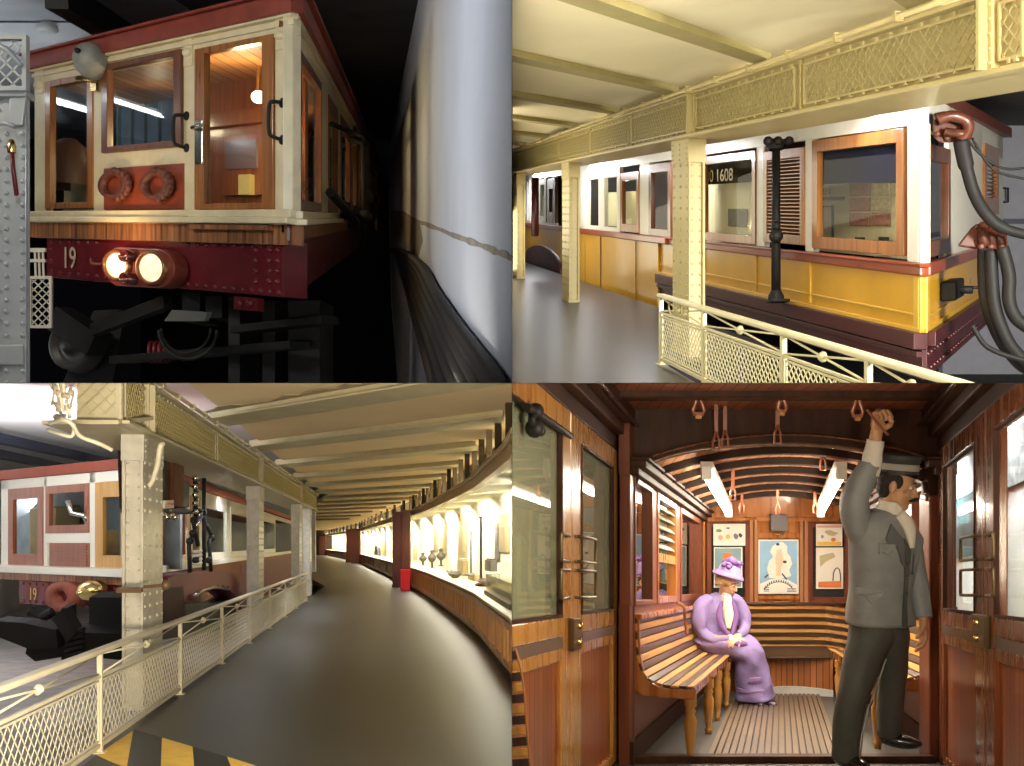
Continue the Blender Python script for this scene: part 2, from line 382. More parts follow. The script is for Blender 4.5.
    # ---------- riveted column and lattice bracket at the left edge
    col = thing('riveted_column', 'grey riveted steel column at the left edge beside the tram', 'column', V3((-3.95,8,-.5)))
    cw = lambda px, Y=8: (px-512)/1000*Y
    cz = lambda py, Y=8: (383-py)/1000*Y
    g = MB(); g.box(W,cw(-6),cw(28.5),-.6,cz(97),8,8.03); g.box(W,cw(5),cw(28.5),-.6,cz(97),7.96,8.0); g.box(W,cw(-6),cw(-2),-.6,cz(97),8.03,8.5); g.box(W,cw(-6),cw(-1),-.6,cz(97),8.47,8.5)
    for x in (9,25):
        for j in range(22): g.rivet(V3((cw(x),7.96,cz(135+j*11.8))),(0,-1,0),.022)
    for x in (-1,4): 
        for j in range(8): g.rivet(V3((cw(x),8.0,cz(110+j*30))),(0,-1,0),.02)
    g.build('shaft', STEELG, col, bevel=.006)
    g = MB(); g.box(W,cw(-6),cw(32),cz(100),cz(93),7.9,8.06); g.box(W,cw(-6),cw(27),cz(365),cz(345),7.93,8.03); g.prism(W,[(cw(14),cz(97)),(cw(31),cz(97)),(cw(27),cz(128)),(cw(14),cz(128))],7.92,7.96); g.build('cap_plate', STEELG, col, bevel=.01)
    br = thing('mesh_bracket', 'wire mesh girder end above the riveted column, top left', 'girder', V3((-4,7.9,2.4)))
    g = MB(); mesh_wires(g, W, cw(-4), cw(33), cz(92), cz(42), 7.9, .11, .012, .012); g.build('wire_mesh', WIRE, br)
    g = frame_mb(W, cw(-4), cw(34), cz(95), cz(40), .035, 7.87, 7.93); g.tube([V3((cw(-4),7.8,cz(46))),V3((cw(20),7.8,cz(58))),V3((cw(34),7.8,cz(74)))],.02); g.build('mesh_frame', STEELG, br)
    g = MB(); g.tube([V3((cw(6),7.85,cz(128))),V3((cw(20),7.8,cz(130))),V3((cw(27),7.8,cz(133)))],.02); g.build('clamp_rod', STEELG, br)
    hc = thing('pull_handle', 'dark red pull handle with a brass tip hanging on the riveted column', 'handle', V3((cw(24),7.8,cz(190))))
    g = MB(); g.tube([V3((cw(21),7.85,cz(152))),V3((cw(24),7.82,cz(170))),V3((cw(29),7.8,cz(200)))],.018); g.build('grip', MAROON, hc)
    g = MB(); g.lathe(V3((cw(21),7.85,cz(157))),(0,0,1),[(.03,0),(.035,.05),(.02,.1),(0,.11)],12); g.build('tip', BRASS, hc)
    fe = thing('fence_panel', 'short white fence panel behind the column, left of the maroon beam', 'fence', V3((-5.2,11,.6)))
    c11 = lambda px: (px-512)/1000*11; z11 = lambda py: (383-py)/1000*11
    g = frame_mb(W, c11(28), c11(51.5), z11(328), z11(276), .03, 11, 11.04); g.box(W,c11(28),c11(45),z11(252),z11(248),11,11.04); g.box(W,c11(28),c11(45),z11(262),z11(259),11,11.04)
    for x in (34,38,42): g.bar(V3((c11(x),11.02,z11(250))),V3((c11(x+1),11.02,z11(276))),.02,.02)
    g.build('rail_frame', WHITE, fe); g = MB(); mesh_wires(g, W, c11(29), c11(50), z11(326), z11(277), 11.02, .09, .012); g.build('wire_mesh', WHITE, fe)

    # ---------- the tram
    car = thing('tram_car', 'cream tram with red roof, maroon beam and lit twin headlights', 'tram', V3(F(2.5,-1.9,1.2)))
    uL = F.u(34)
    ct, cb = cf(14), cf(210)
    roof = MB(); zt = cf(-5)
    B1 = F(uL+.06,0,0); far = S.u(377)
    def plan_slab(mb, c0, c1, o_f, o_s, ufar=None):
        uf = ufar or far
        a = F(uL+.08,0,-o_f) ; b = F(-o_s,0,-o_f); b2 = S(-.02,0,-o_s); cfar = S(uf,0,-o_s); dfar = S(uf,0,3.2)
        P = [(a[0],a[1]),(b[0],b[1]),(b2[0],b2[1]),(cfar[0],cfar[1]),(dfar[0],dfar[1])]
        n = len(P); mb.add([L(x,y,c0) for x,y in P]+[L(x,y,c1) for x,y in P],[list(range(n)),list(range(2*n-1,n-1,-1))]+[(i,(i+1)%n,n+(i+1)%n,n+i) for i in range(n)])
    plan_slab(roof, ct, zt, .10, .10)
    plan_slab(roof, zt, zt+.03, .16, .16)
    roof.build('roof', ROOFRED, car, bevel=.008)
    # front body posts and rails
    g = MB(); D0, D1 = -.0, .09
    def fb(x0, x1, c0, c1, d0=D0, d1=D1): g.box(F, F.u(x1), F.u(x0), c0, c1, d0, d1)
    wt = lambda px, py: fc(px, py)
    fb(34,293,cf(33.5),ct)
    for x0,x1 in ((34.5,46),(93.5,104),(183.5,196.5),(275,293)): fb(x0,x1,cb,cf(33.5))
    fb(104,184,fc(144,166.5),fc(144,149.5))
    for x0,x1 in ((36,44.5),(185,193.5),(277,287)):              # little scroll capitals
        fb(x0,x1,cf(48),cf(16),-.02,0); xm=(x0+x1)/2
        ering(g,F,xm,{36:85,185:53,277:36}[x0],(x1-x0)/2,4.5,[(1,-.02),(1,-.035),(.7,-.05),(0,-.052)],14)
    g.box(S,0,S.u(300),cb,ct-.02,0,.09)
    g.build('front_frame', CREAM, car, bevel=.006)
    g = MB(); g.box(F,F.u(296),F.u(34),ct-.10,ct-.05,-.03,0); g.box(F,F.u(296),F.u(34),ct-.03,ct,-.06,0); g.box(S,-.03,S.u(371),ct-.05,ct,-.05,0); g.build('cornice', CREAM, car, bevel=.006)
    g = MB(); g.box(F,F.u(196)+.01,F.u(25),fc(110,223.5),fc(110,218),-.14,0); g.box(F,F.u(196)+.01,F.u(28),fc(110,218),fc(110,211.5),-.10,0)
    g.box(F,-.12,F.u(196)-.01,fc(240,225),fc(240,219),-.16,0); g.box(F,-.10,F.u(196)-.01,fc(240,219),fc(240,211),-.11,0)
    g.box(S,-.12,S.u(334),cf(225),cf(219),-.14,0); g.box(S,-.10,S.u(333),cf(219),cf(211),-.10,0)
    g.build('sill', CREAM, car, bevel=.012)
    g = MB(); g.box(F,F.u(296)-.05,F.u(33),fc(110,240),fc(110,223.5),-.05,.05); g.box(F,F.u(278),F.u(198),fc(240,231),fc(240,226),-.12,-.05); g.box(S,-.05,S.u(345),cf(241),cf(225),-.04,.05)
    g.build('board_strip', STRIPW, car, bevel=.004)
    def win(nm, x0,x1,yt,yb,xr,g0,g1,fm,dd=.0,lab=None):
        u0,u1 = F.u(x1),F.u(x0); cc=lambda y: fc(xr,y)
        return sash(F,nm,u0,u1,cc(yb),cc(yt),(F.u(x0)-F.u(g0)),dd-.015,dd+.06,fm,GLS,car,wb=cc(yb-6)-cc(yb),wt=cc(yt)-cc(yt+6),label=lab)
    win('window',46,93.5,77.5,208.5,70,51,89,OAK,.0,'tall left front window')
    win('window',104,183.5,57.5,150,144,110,178,OAKD,-.02,'square middle front window')
    dr = win('door',196.5,275,42,209.5,236,206,266,OAK,-.01,'glazed oak front door')
    g = MB(); g.box(F,F.u(206.5),F.u(199),fc(203,165),fc(203,121),-.05,-.03); g.build('lock_plate', CHROME, dr, bevel=.004)
    g = MB(); g.tube([F(F.u(203),fc(203,130),-.03),F(F.u(203),fc(203,130),-.12),F(F.u(212),fc(203,128.5),-.12)],.02); g.build('door_lever', CHROME, dr)
    for xm,y0,y1 in ((187,116,148),(283,103,140)):
        g = MB(); u=F.u(xm); a=fc(xm,y0); b=fc(xm,y1)
        g.tube(curve_pts([F(u,a,0),F(u,a-.01,-.10),F(u+.03,a-.05,-.13),F(u+.03,b+.05,-.13),F(u,b+.01,-.10),F(u,b,0)]),.018)
        for q in (a,b): g.lathe(F(u,q,0),F(u,q,-1)-F(u,q,0),[(.045,0),(.045,.015),(.02,.03)],12)
        g.build('grab_handle', BLACK, car)
    g = MB(); g.box(F,F.u(184.5),F.u(104.5),fc(144,209.5),fc(144,166),-.01,.04); pn=g.build('front_panel', REDPANEL, car, bevel=.003)
    for xm in (118.5,160.5):
        g = MB(); ering(g,F,xm,186,13.5,13.5,[(.72,-.02),(.72,-.09),(1,-.09),(1,-.01)],26)
        for j in range(9):
            t=-1.2+j*.34; g.rivet(F(F.u(xm+15.5*math.cos(t)),fc(xm,186-14*math.sin(t)),-.06),(-.3,-1,0),.05)
        g.tube(curve_pts([F(F.u(xm+16*math.cos(a_)),fc(xm,186-14.5*math.sin(a_)),-.06) for a_ in (1.5,1.0,.5,0,-.5,-1.0,-1.4)],3),.026)
        g.build('lamp_ring', mat('rust_iron',(.16,.045,.025),.5,var=.3), car)
    # maroon beam with chamfered corner
    yb0 = lambda px: 276+(px-45)*.0905; yt0 = lambda px: 237.5+(px-45)*.02
    uB0,uB1 = F.u(281),F.u(45)
    g = MB(); P1=F(uB0,0,.02); 
    SF = Face(k,(F(uB0,0,.02)[0],F(uB0,0,.02)[1]),(S(1.2,0,.0)[0],S(1.2,0,.0)[1]))
    g.prism(F,[(uB0,fc(281,297)),(uB1,fc(45,277)),(uB1,fc(45,238)),(uB0,fc(281,240))],.02,.3)
    dx = .0
    q0=F(uB0,0,.02); q1=S(.9,0,.02); q2=S(S.u(370),0,.05)
    t0=fc(281,240); b0=fc(281,297)
    for a,b,ba,bb in ((q0,q1,b0,b0),(q1,q2,b0,b0*.95)):
        g.add([L(a[0],a[1],ba),L(b[0],b[1],bb),L(b[0]-.2,b[1]+.1,bb),L(a[0]-.2,a[1]+.2,ba),L(a[0],a[1],t0),L(b[0],b[1],t0),L(b[0]-.2,b[1]+.1,t0),L(a[0]-.2,a[1]+.2,t0)],[(0,3,2,1),(4,5,6,7),(0,1,5,4),(1,2,6,5),(2,3,7,6),(3,0,4,7)])
    for j in range(26):
        x=50+j*9.1
        if not (104<x<182): g.rivet(F(F.u(x),fc(x,yt0(x)+4),.02),(-.6,-.8,0),.032)
        if not (110<x<170): g.rivet(F(F.u(x),fc(x,yb0(x)-4.5),.02),(-.6,-.8,0),.032)
    for x in (50,254,268,276):
        for j in range(4): g.rivet(F(F.u(x),fc(x,250+j*10.5),.02),(-.6,-.8,0),.034)
    g.build('buffer_beam', MAROON, car, bevel=.006)
    g = MB(); text_mesh(g,'19',lambda u,v,d: F(F.u(62)-u,v,d),0,fc(70,268),.36,.0,.006)
    g.v=[p for p in g.v]; g.build('number', mat('number_paint',(.62,.5,.36),.5), car)
    # twin headlight
    g = MB(); n=12
    pts=arc2(118,266.5,13,19.5,math.pi/2,1.5*math.pi,n)+arc2(157,268.5,17,19.5,-math.pi/2,math.pi/2,n)
    Fh=F.shifted(-.16); P=[(Fh.u(x),Fh.c(x,y)) for x,y in pts]; g.prism(Fh,P,0,.17,True)
    hl=g.build('headlight_case', mat('lamp_case',(.20,.035,.02),.35,var=.2,coat=.3), car, bevel=.012)
    for xm,ym,r in ((118,265.5,12.0),(152.5,268,13.5)):
        g=MB(); ering(g,Fh,xm+.5,ym,r,r*1.12,[(1.12,.02),(1.12,-.04),(1.0,-.05),(.92,-.03),(.92,.0)],28); g.build('lamp_rim', mat('rim_brown',(.24,.09,.035),.3,.3), hl)
        g=MB(); ering(g,Fh,xm+.5,ym,r*.93,r*1.05,[(1,-.015),(.7,-.045),(.3,-.06),(0,-.062)],28); g.build('lens', headlight_mat(), hl)
    for xm,ym in ((132,256.5),(133,279)):
        g=MB(); ering(g,Fh,xm,ym,5.5,6.2,[(1,.02),(1,-.10),(.75,-.11),(.7,-.06),(.0,-.05)],18); g.build('small_lamp', mat('ruby_lamp',(.10,.01,.008),.2,coat=.6), hl)
    g=MB(); g.tube(curve_pts([F(F.u(102),fc(102,264),0),F(F.u(99),fc(99,264),-.08),F(F.u(98),fc(99,259),-.08)]),.02); g.build('coupling_hook', mat('rust_iron',(.16,.045,.025),.5), car)
    # bell
    bc=V3(((91-512)/1000*11.2,11.2,(383-60)/1000*11.2)); g=MB(); ax=V3((-.25,-.95,.12)).normalized(); rB=.20
    g.lathe(bc-ax*.02,ax,[(rB*.2,-.20),(rB*.7,-.18),(rB*.97,-.08),(rB,.0),(rB*.93,.08),(rB*.74,.15),(rB*.45,.19),(.0,.205)],28)
    bell=g.build('bell', mat('grey_bell',(.30,.30,.27),.5,var=.18,vscale=9,bump=.15), car)
    g=MB(); g.lathe(bc+ax*.185+V3((-.02,0,.02)),ax,[(.03,0),(.03,.03),(0,.035)],10); g.build('bell_nut', BLACK, bell)
    g=MB(); g.tube([F(F.u(97),fc(97,80),-.02),F(F.u(97),fc(97,83),-.22),bc+V3((.03,.1,-.2))],.03); g.box(F,F.u(101),F.u(95),fc(98,92),fc(98,78),-.06,-.02); g.build('bell_bracket', BRASS, car)
    # side of the car
    ctS=cf(14)-.1
    def side(nm,x0,x1,c0,c1,fm,w=.12,lab=None):
        u0,u1=S.u(x0),S.u(x1); return sash(S,nm,u0,u1,c0,c1,min(w,(u1-u0)*.2),-.01,.06,fm,GLS,car,label=lab)
    g=MB()
    for x0,x1 in ((321,328),(337.5,340.5),(350,353)): g.box(S,S.u(x0),S.u(x1),cb,ct,0,.09)
    g.box(S,S.u(300),S.u(353),ct-.22,ct-.03,0,.09); g.box(S,S.u(353),far,ct-.36,ct-.22,-.02,.09); g.build('side_frame', CREAM, car, bevel=.006)
    g=MB()
    for x in (356.5,361,365,368.5,371.5): g.box(S,S.u(x),S.u(x+1.4),cb,ct-.3,0,.09)
    g.box(S,S.u(353),far,cb,cb+.16,-.03,.09); g.box(S,S.u(353),far,ct-.24,ct-.06,-.06,.09); g.build('side_oak_frame', OAK, car)
    side('window',300,321,cb,ct-.22,OAKD,.1); side('window',328,337.5,cb,ct-.22,OAK,.2); side('window',340.5,350,cb,ct-.22,OAKD,.2)
    g=MB()
    for x,c0,c1 in ((346,-.5,1.25),(350,-.2,1.35),(357.5,-.3,1.4)):
        u=S.u(x); g.tube([S(u,c0,-.3),S(u,c1,-.3),S(u+.3,c1+.1,-.05)],.06)
    for j in range(5): g.ball(S(S.u(346+j*2.6),.0+.35*(j%3),-.32),.13)
    g.tube([S(S.u(328),1.22,-.05),S(S.u(338),1.22,-.35),S(S.u(346),1.24,-.32)],.035)
    g.tube(curve_pts([S(S.u(322),.3,-.1),S(S.u(331),.1,-.2),S(S.u(336),-.1,-.3)]),.06)
    g.build('current_collector', BLACK, car)
    # interior
    WD=striped('warm_battens',(.50,.22,.08),(.34,.13,.045),'X',.16)
    g=MB(); plan_slab(g,ct-.10,ct-.06,-.12,-.12,20); g.build('interior_ceiling', WD, car)
    g=MB(); plan_slab(g,cb-.2,cb-.12,-.1,-.1); g.build('floor_plate', BLACK, car)
    def back(s_): return Face(k,(-1.971-.106*s_,9+.994*s_),(-1.971-.106*s_-1.152,10+.994*s_))
    BH=back(2.6); b1=back(.8); b2=back(3.4)
    g=MB(); g.box(BH,BH.u(305),BH.u(195),cb-.1,ct-.08,0,.05); g.box(BH,BH.u(266),BH.u(225),BH.c(240,196),BH.c(240,136),-.05,0); g.box(BH,BH.u(275),BH.u(195),BH.c(240,126),BH.c(240,112),-.08,0)
    bh=g.build('bulkhead', wood('mahogany',(.40,.13,.045),(.24,.065,.02),.3,coat=.5), car, bevel=.006)
    g=MB(); g.box(BH,BH.u(261),BH.u(230),BH.c(240,170),BH.c(240,142),-.07,-.05); g.build('door_panel', mat('violet_panel',(.22,.14,.16),.2,coat=.6), bh)
    g=MB(); g.box(BH,BH.u(258),BH.u(246.5),BH.c(250,196),BH.c(250,176),-.12,-.0); g.build('ticket_box', mat('cream_box',(.85,.72,.3),.5), bh)
    g=MB(); q=V3(((258.5-512)/1000*11.4,11.4,(383-97)/1000*11.4));  g.ball(q,.085,sc=(1,1,.85)); gl_=MB(); gl_.lathe(q+V3((0,0,.06)),(0,0,1),[(.05,0),(.025,.04),(.02,.3)],12); gl_.build('lamp_stem',BRASS,car); g.build('globe_lamp', emis('warm_globe',(1,.86,.55),5), car)
    point('tram_globe', q-V3((.05,.42,.22)), 60, (1,.72,.38), .12)
    point('tram_cabin_lamp', back(2)(3.2,1.3,0), 7, (1,.8,.5), .1)
    g=MB()     # driver's desk and seats behind the glass
    g.box(b1,b1.u(90),uL-.2,cb-.1,fc(70,158),0,.3); g.box(b1,b1.u(180),b1.u(112),cb-.1,fc(140,196),0,.3)
    g.build('driver_desk', mat('desk_tan',(.28,.20,.09),.6,var=.3), car, bevel=.02)
    g=MB(); g.lathe(b1(b1.u(80),cb+.3,-.15),(0,0,1),[(.3,0),(.3,.2),(.22,.5),(.1,.6),(0,.6)],16); g.build('controller', mat('brown_iron',(.10,.05,.03),.5), car)
    g=MB(); g.box(b2,b2.u(190),uL-.1,cb,ct-.1,0,.06)
    for i in range(6): g.box(b2,uL-.2-i*.4,uL-.25-i*.4,cb,ct-.1,-.05,0)
    g.build('rear_partition', mat('blue_dim',(.10,.14,.18),.5,var=.2), car)
    # underframe
    g=MB(); 
    def wheel(px,py,Y,r,t):
        c=V3(((px-512)/1000*Y,Y,(383-py)/1000*Y)); ax=V3((-.3,-.95,0))
        g.lathe(c,ax,[(0,.12),(r*.28,.12),(r*.3,.04),(r*.75,.0),(r*.85,.06),(r,.06),(r*1.02,-.1),(r*1.15,-.12),(r*1.15,-.18),(0,-.18)],30)
    wheel(72,345,12.2,.30,.2)
    g.build('wheel', mat('grimy_iron',(.05,.045,.042),.4,var=.3,vscale=8), car, label='front wheel hub under the beam')
    g=MB(); Yb=lambda px,py,Y: V3(((px-512)/1000*Y,Y,(383-py)/1000*Y))
    g.bar(Yb(95,330,11.8),Yb(168,302,10.8),.12,.14); g.bar(Yb(60,318,12.2),Yb(100,345,12),.3,.3); g.prism(W,[((56-512)*.0124,(383-390)*.0124),((90-512)*.0124,(383-310)*.0124),((122-512)*.0124,(383-308)*.0124),((108-512)*.0124,(383-390)*.0124)],12.5,12.9)
    g.tube(arc(Yb(188,330,10.3),(1,0,0),(0,0,1),.30,math.pi,2*math.pi,14),.022); g.tube(arc(Yb(186,328,10.4),(1,0,0),(0,0,1),.26,math.pi,2*math.pi,14),.016)
    for x0,y0,x1,y1 in ((182,292,200,322),(205,296,222,318),(228,296,240,388),(262,300,275,388),(288,300,320,388)): g.box(W,(x0-512)*.0106,(x1-512)*.0106,(383-y1)*.0106,(383-y0)*.0106,10.6,11.4)
    g.bar(Yb(120,360,11.4),Yb(300,345,10),.3,.08); g.bar(Yb(240,330,10.4),Yb(330,320,9.9),.3,.08)
    g.build('underframe', BLACK, car, bevel=.01)
    g=MB(); 
    for j in range(4):
        c=Yb(150+j*5,352,11.2); g.lathe(c,(1,0,0),[(.1,0),(.13,.01),(.13,.04),(.1,.05)],14)
    g.build('coil_spring', MAROON, car); g=MB(); g.box(F,F.u(255),F.u(232),fc(243,310),fc(243,297),.02,.1); g.rivet(F(F.u(240),fc(240,303),.0),(-.6,-.8,0),.04); g.rivet(F(F.u(250),fc(250,303),.0),(-.6,-.8,0),.04)
    g.build('hanger_bracket', MAROON, car)
    g=MB(); g.prism(F,[(F.u(222),fc(222,322)),(F.u(182),fc(182,322)),(F.u(190),fc(190,311)),(F.u(226),fc(226,313))],-.2,-.15); g.build('step_plate', mat('tread',(.13,.13,.12),.5,bump=.5,bscale=60), car)
    # following car, far down the tunnel
    c2=thing('tram_trailer', 'second oak tram car far behind, at the tunnel end', 'tram', V3(S(S.u(382),-1.5,.5)))
    g=MB(); S2=S.shifted(.1)
    for x in (378,381,383.5,386,387.5): g.box(S2,S2.u(x),S2.u(x+.8),cb,ct-.35,0,.3)
    g.box(S2,S2.u(377.5),S2.u(389),ct-.35,ct-.1,0,.4); g.box(S2,S2.u(377.5),S2.u(389),cb-.6,cb+.2,0,.4); g.build('body', OAK, c2)
    g=MB(); g.box(S2,S2.u(377.5),S2.u(389),cb+.2,ct-.35,.5,.6); g.build('lit_interior', mat('amber_interior',(.5,.35,.15),.5), c2)
    # cables along the wall
    n=6
    for i in range(n):
        t=i/(n-1); 
        P=[(390+2*t,251-1*t),(398+6*t,252-1*t),(407+18*t,275-11*t),(419+24*t,310-18*t),(433+38*t,352-21*t),(446+56*t,394-24*t),(458+70*t,430-20*t)]
        g=MB(); g.tube(curve_pts([wl(wl.u(x),wl.c(x,y),-.07) for x,y in P]),.052,10)
        g.build('wall_cable', RUBBER, label='thick black cable along the white wall, '+['lowest of the bundle','second from the bottom of the bundle','third from the bottom of the bundle','third from the top of the bundle','second from the top of the bundle','topmost of the bundle'][i], cat='cable', group='black cables along the white wall')
    point('rear_saloon_lamp', S(S.u(343),1.1,.9), 60, (1,.66,.34), .15)
    # ---------- light: a tube lamp in the next bay (left, its image shows in the front glass), the headlights, daylight lamp on the wall
    def mirror(p):
        o=F(0,0,0); nn=V3((F.n[0],F.n[1],0)); return p-nn*2*(p-o).dot(nn)
    def vr(px,py,Y): return V3(((px-512)/1000*Y,Y,(383-py)/1000*Y))
    for i,(a,b) in enumerate(((vr(110,99,15),vr(172,119,18.5)),(vr(52,100,16),vr(93,112,19)))):
        a=mirror(a); b=mirror(b); t=thing('tube_lamp','white tube lamp in the next bay, mirrored in the front windows','lamp',a,'tube lamps of the next bay')
        g=MB(); g.tube([a,b],.035 if i==0 else .05,10); g.build('tube', emis('cool_tube',(.85,.93,1),22), t)
        g=MB(); g.bar(a+V3((0,0,.1)),b+V3((0,0,.1)),.16,.08); g.build('batten', WHITE, t)
    area('bay_light', (-6.6,6.2,3.6), F(2.6,.9,0), 2.4,.5, 120, (1,.93,.80))
    area('wall_light', (-2.6,4.6,2.2), wl(5,.9,0), .7,.7, 62, (.86,.92,1))
    area('vault_light', (-7.5,12.5,3.6), (-7.6,15,5.6), .6,.6, 26, (.88,.94,1))
    h=F(F.u(135),fc(135,266),-.75); spot('headlight_spill', h, F(F.u(135),fc(135,222),0), 42, (1,.66,.34), 2.3, .1, 1)
    crop_room(-1,1)
def headlight_mat():
    n='headlight_lens'
    if n in MATS: return MATS[n]
    m=bpy.data.materials.new(n); m.use_nodes=True; nt=m.node_tree; N=nt.nodes; b=N['Principled BSDF']
    b.inputs['Base Color'].default_value=(.9,.8,.6,1); b.inputs['Roughness'].default_value=.15
    tc=N.new('ShaderNodeTexCoord'); nz=N.new('ShaderNodeTexVoronoi'); nz.inputs['Scale'].default_value=14; nt.links.new(tc.outputs['Object'],nz.inputs['Vector'])
    mr=N.new('ShaderNodeMapRange'); mr.inputs[3].default_value=1.6; mr.inputs[4].default_value=.75; nt.links.new(nz.outputs[0],mr.inputs[0]); mr.inputs[2].default_value=.8
    nt.links.new(mr.outputs[0],b.inputs['Emission Strength']); b.inputs['Emission Color'].default_value=(1,.72,.42,1); MATS[n]=m; return m
YCREAM = mat('yellow_cream_paint', (.52,.43,.20), .45, var=.08, vscale=3, bump=.12, bscale=22, coat=.15)
YCEIL = mat('warm_vault_plaster', (.74,.66,.43), .8, var=.05, vscale=1.2, bump=.12, bscale=6)
YBEAM = mat('olive_beam_paint', (.32,.27,.11), .6, var=.1)
YELLOW = mat('tram_yellow', (.68,.36,.02), .3, var=.10, vscale=2, coat=.4)
RED_SILL = mat('red_sill_paint', (.30,.055,.02), .3, var=.15, coat=.4)
DRED = mat('dark_red_frame', (.065,.008,.010), .4, var=.25, coat=.12)
TWHITE = mat('ivory_paint', (.82,.79,.68), .35, var=.04, coat=.2)
FLOORG = mat('grey_lino', (.034,.031,.042), .32, spec=.35)
def plate(name, k, poly, c0, c1, m, **kw):
    n = len(poly); g = MB(); L = level(k)
    g.add([L(x,y,c0) for x,y in poly]+[L(x,y,c1) for x,y in poly],[list(range(n)),list(range(2*n-1,n-1,-1))]+[(i,(i+1)%n,n+(i+1)%n,n+i) for i in range(n)])
    return g.build(name, m, **kw)
def riveted(k, G, near, fari, wd, c0, c1, label, group=None, m=None, sgn=1):
    """built-up column: corridor face on line G between two stations, end face towards the viewer"""
    m = m or YCREAM; q = G(near,0,0)
    t = thing('steel_column', label, 'column', G((near+fari)/2, c0, wd/2), group)
    g = MB(); g.box(G,near+.04,fari-.04,c0,c1,.03,wd-.03); g.box(G,near,fari,c0,c1,0,.03); g.box(G,near,fari,c0,c1,wd-.03,wd)
    n = int((c1-c0)/.13); nf = G(0,0,0)-G(0,0,1); e = G(0,0,0)-G(1,0,0)
    for j in range(n):
        c = c0+.07+j*.13
        for u in (near+.07, near+.3, fari-.3, fari-.07): g.rivet(G(u,c,0),nf,.022)
        for d in (.05,wd-.05): g.rivet(G(near+.04,c,d),e,.018)
    g.build('shaft', m, t, bevel=.004)
    g = MB(); g.box(G,near-.01,fari+.01,c0,c0+.05,-.01,wd+.01); g.box(G,near-.01,fari+.01,c1-.28,c1,-.012,wd+.01)
    for j in range(4):
        for u in (near+.06,(near+fari)/2,fari-.06): g.rivet(G(u,c1-.24+j*.06,-.012),nf,.016)
    g.build('base_and_cap_plates', m, t, bevel=.004); return t
def railing(G, us, cb, H, label, m=None, pitch=.075, sg=-1, wire=.007):
    m = m or YCREAM; t = thing('railing', label, 'railing', G(us[0], cb, 0))
    g = MB(); u0, u1 = us[0], us[-1]; g.box(G,u0-.02,u1+.02,cb+H-.045,cb+H,-.05,.05); g.build('top_rail', m, t, bevel=.015)
    g = MB(); g.box(G,u0,u1,cb+H*.715,cb+H*.745,-.015,.015); g.build('middle_rail', m, t, bevel=.004)
    g = MB(); g.box(G,u0,u1,cb+.05,cb+.085,-.015,.015); g.build('bottom_rail', m, t, bevel=.004)
    for u in us:
        g = MB(); g.box(G,u-.022,u+.022,cb,cb+H-.04,-.022,.022); g.box(G,u-.05,u+.05,cb-.03,cb+.012,-.05,.05)
        g.build('post', m, t, bevel=.004)
    for a, b in zip(us[:-1], us[1:]):
        a2, b2 = a+.03, b-.03; lo, hi = cb+H*.755, cb+H-.05; mid = (a+b)/2; mc = (lo+hi)/2
        g = MB(); g.tube([G(a2,lo,0),G(b2,hi,0)],.009,6); g.tube([G(a2,hi,.004),G(b2,lo,.004)],.009,6); x = g.build('cross_brace', m, t)
        g = MB(); n = G(0,0,sg*0-1)-G(0,0,0); g.lathe(G(mid,mc,.03),n,[(.02,0),(.038,.01),(.042,.03),(.03,.05),(.012,.065),(0,.067)],14); g.build('boss', m, x)
        fr = frame_mb(G,a+.045,b-.045,cb+.10,cb+H*.70,.018,-.010,.010)
        f = fr.build('mesh_frame', m, t, bevel=.004)
        g = MB(); mesh_wires(g,G,a+.06,b-.06,cb+.115,cb+H*.70-.015,-.004,pitch,wire,.006); g.build('wire_mesh', m, f)
    return t
def girder(k, G, us, c0, c1, soff, label, m=None, big_at=(1,3)):
    """trussed girder: web, flanges, stiffeners and wire mesh panels between them"""
    m = m or YCREAM; t = thing('girder', label, 'girder', G(us[0],c0,.2)); u0,u1 = us[0],us[-1]; nf = G(0,0,-1)-G(0,0,0)
    g = MB(); g.box(G,u0,u1,c0,c1,.03,.06); g.build('web_plate', m, t)
    g = MB(); g.box(G,u0,u1,c0,c0+.035,-.07,soff); g.build('bottom_flange', m, t, bevel=.006)
    g = MB(); g.box(G,u0,u1,c1-.03,c1,-.05,.12); g.build('top_flange', m, t, bevel=.006)
    for i,u in enumerate(us):
        big = i in big_at
        g = MB(); w_ = .05 if big else .018; g.box(G,u-w_,u+w_,c0+.035,c1-.03,-.03 if big else 0,.03)
        if big: g.box(G,u-w_*.35,u+w_*.35,c0+.035,c1-.03,-.09,-.03)
        for j in range(int((c1-c0)/.09)): g.rivet(G(u-w_*.7 if big else u,c0+.08+j*.09,-.03 if big else 0),nf,.012)
        g.build('stiffener', m, t, bevel=.003)
    for a,b in zip(us[:-1],us[1:]):
        f = frame_mb(G,a+.09,b-.09,c0+.08,c1-.08,.018,-.015,.0); n = max(2,int((b-a)/.22))
        for j in range(n):
            for c in (c0+.06,c1-.08+.0): f.box(G,a+.14+j*(b-a-.28)/n,a+.165+j*(b-a-.28)/n,c,c+.03,-.018,.0)
        ff = f.build('mesh_frame', m, t)
        if b-a > .4:
            g = MB(); mesh_wires(g,G,a+.1,b-.1,c0+.09,c1-.09,-.008,.10,.009,.008); g.build('wire_mesh', mat('olive_wire',(.42,.36,.17),.5), ff)
    g = MB(); g.tube([G(u0,c1+.02,-.09),G(u1,c1+.02,-.09)],.024,8)
    for j in range(int((u1-u0)/.9)): g.box(G,u0+.4+j*.9,u0+.43+j*.9,c1-.02,c1+.052,-.12,-.055)
    g.build('conduit', m, t); return t

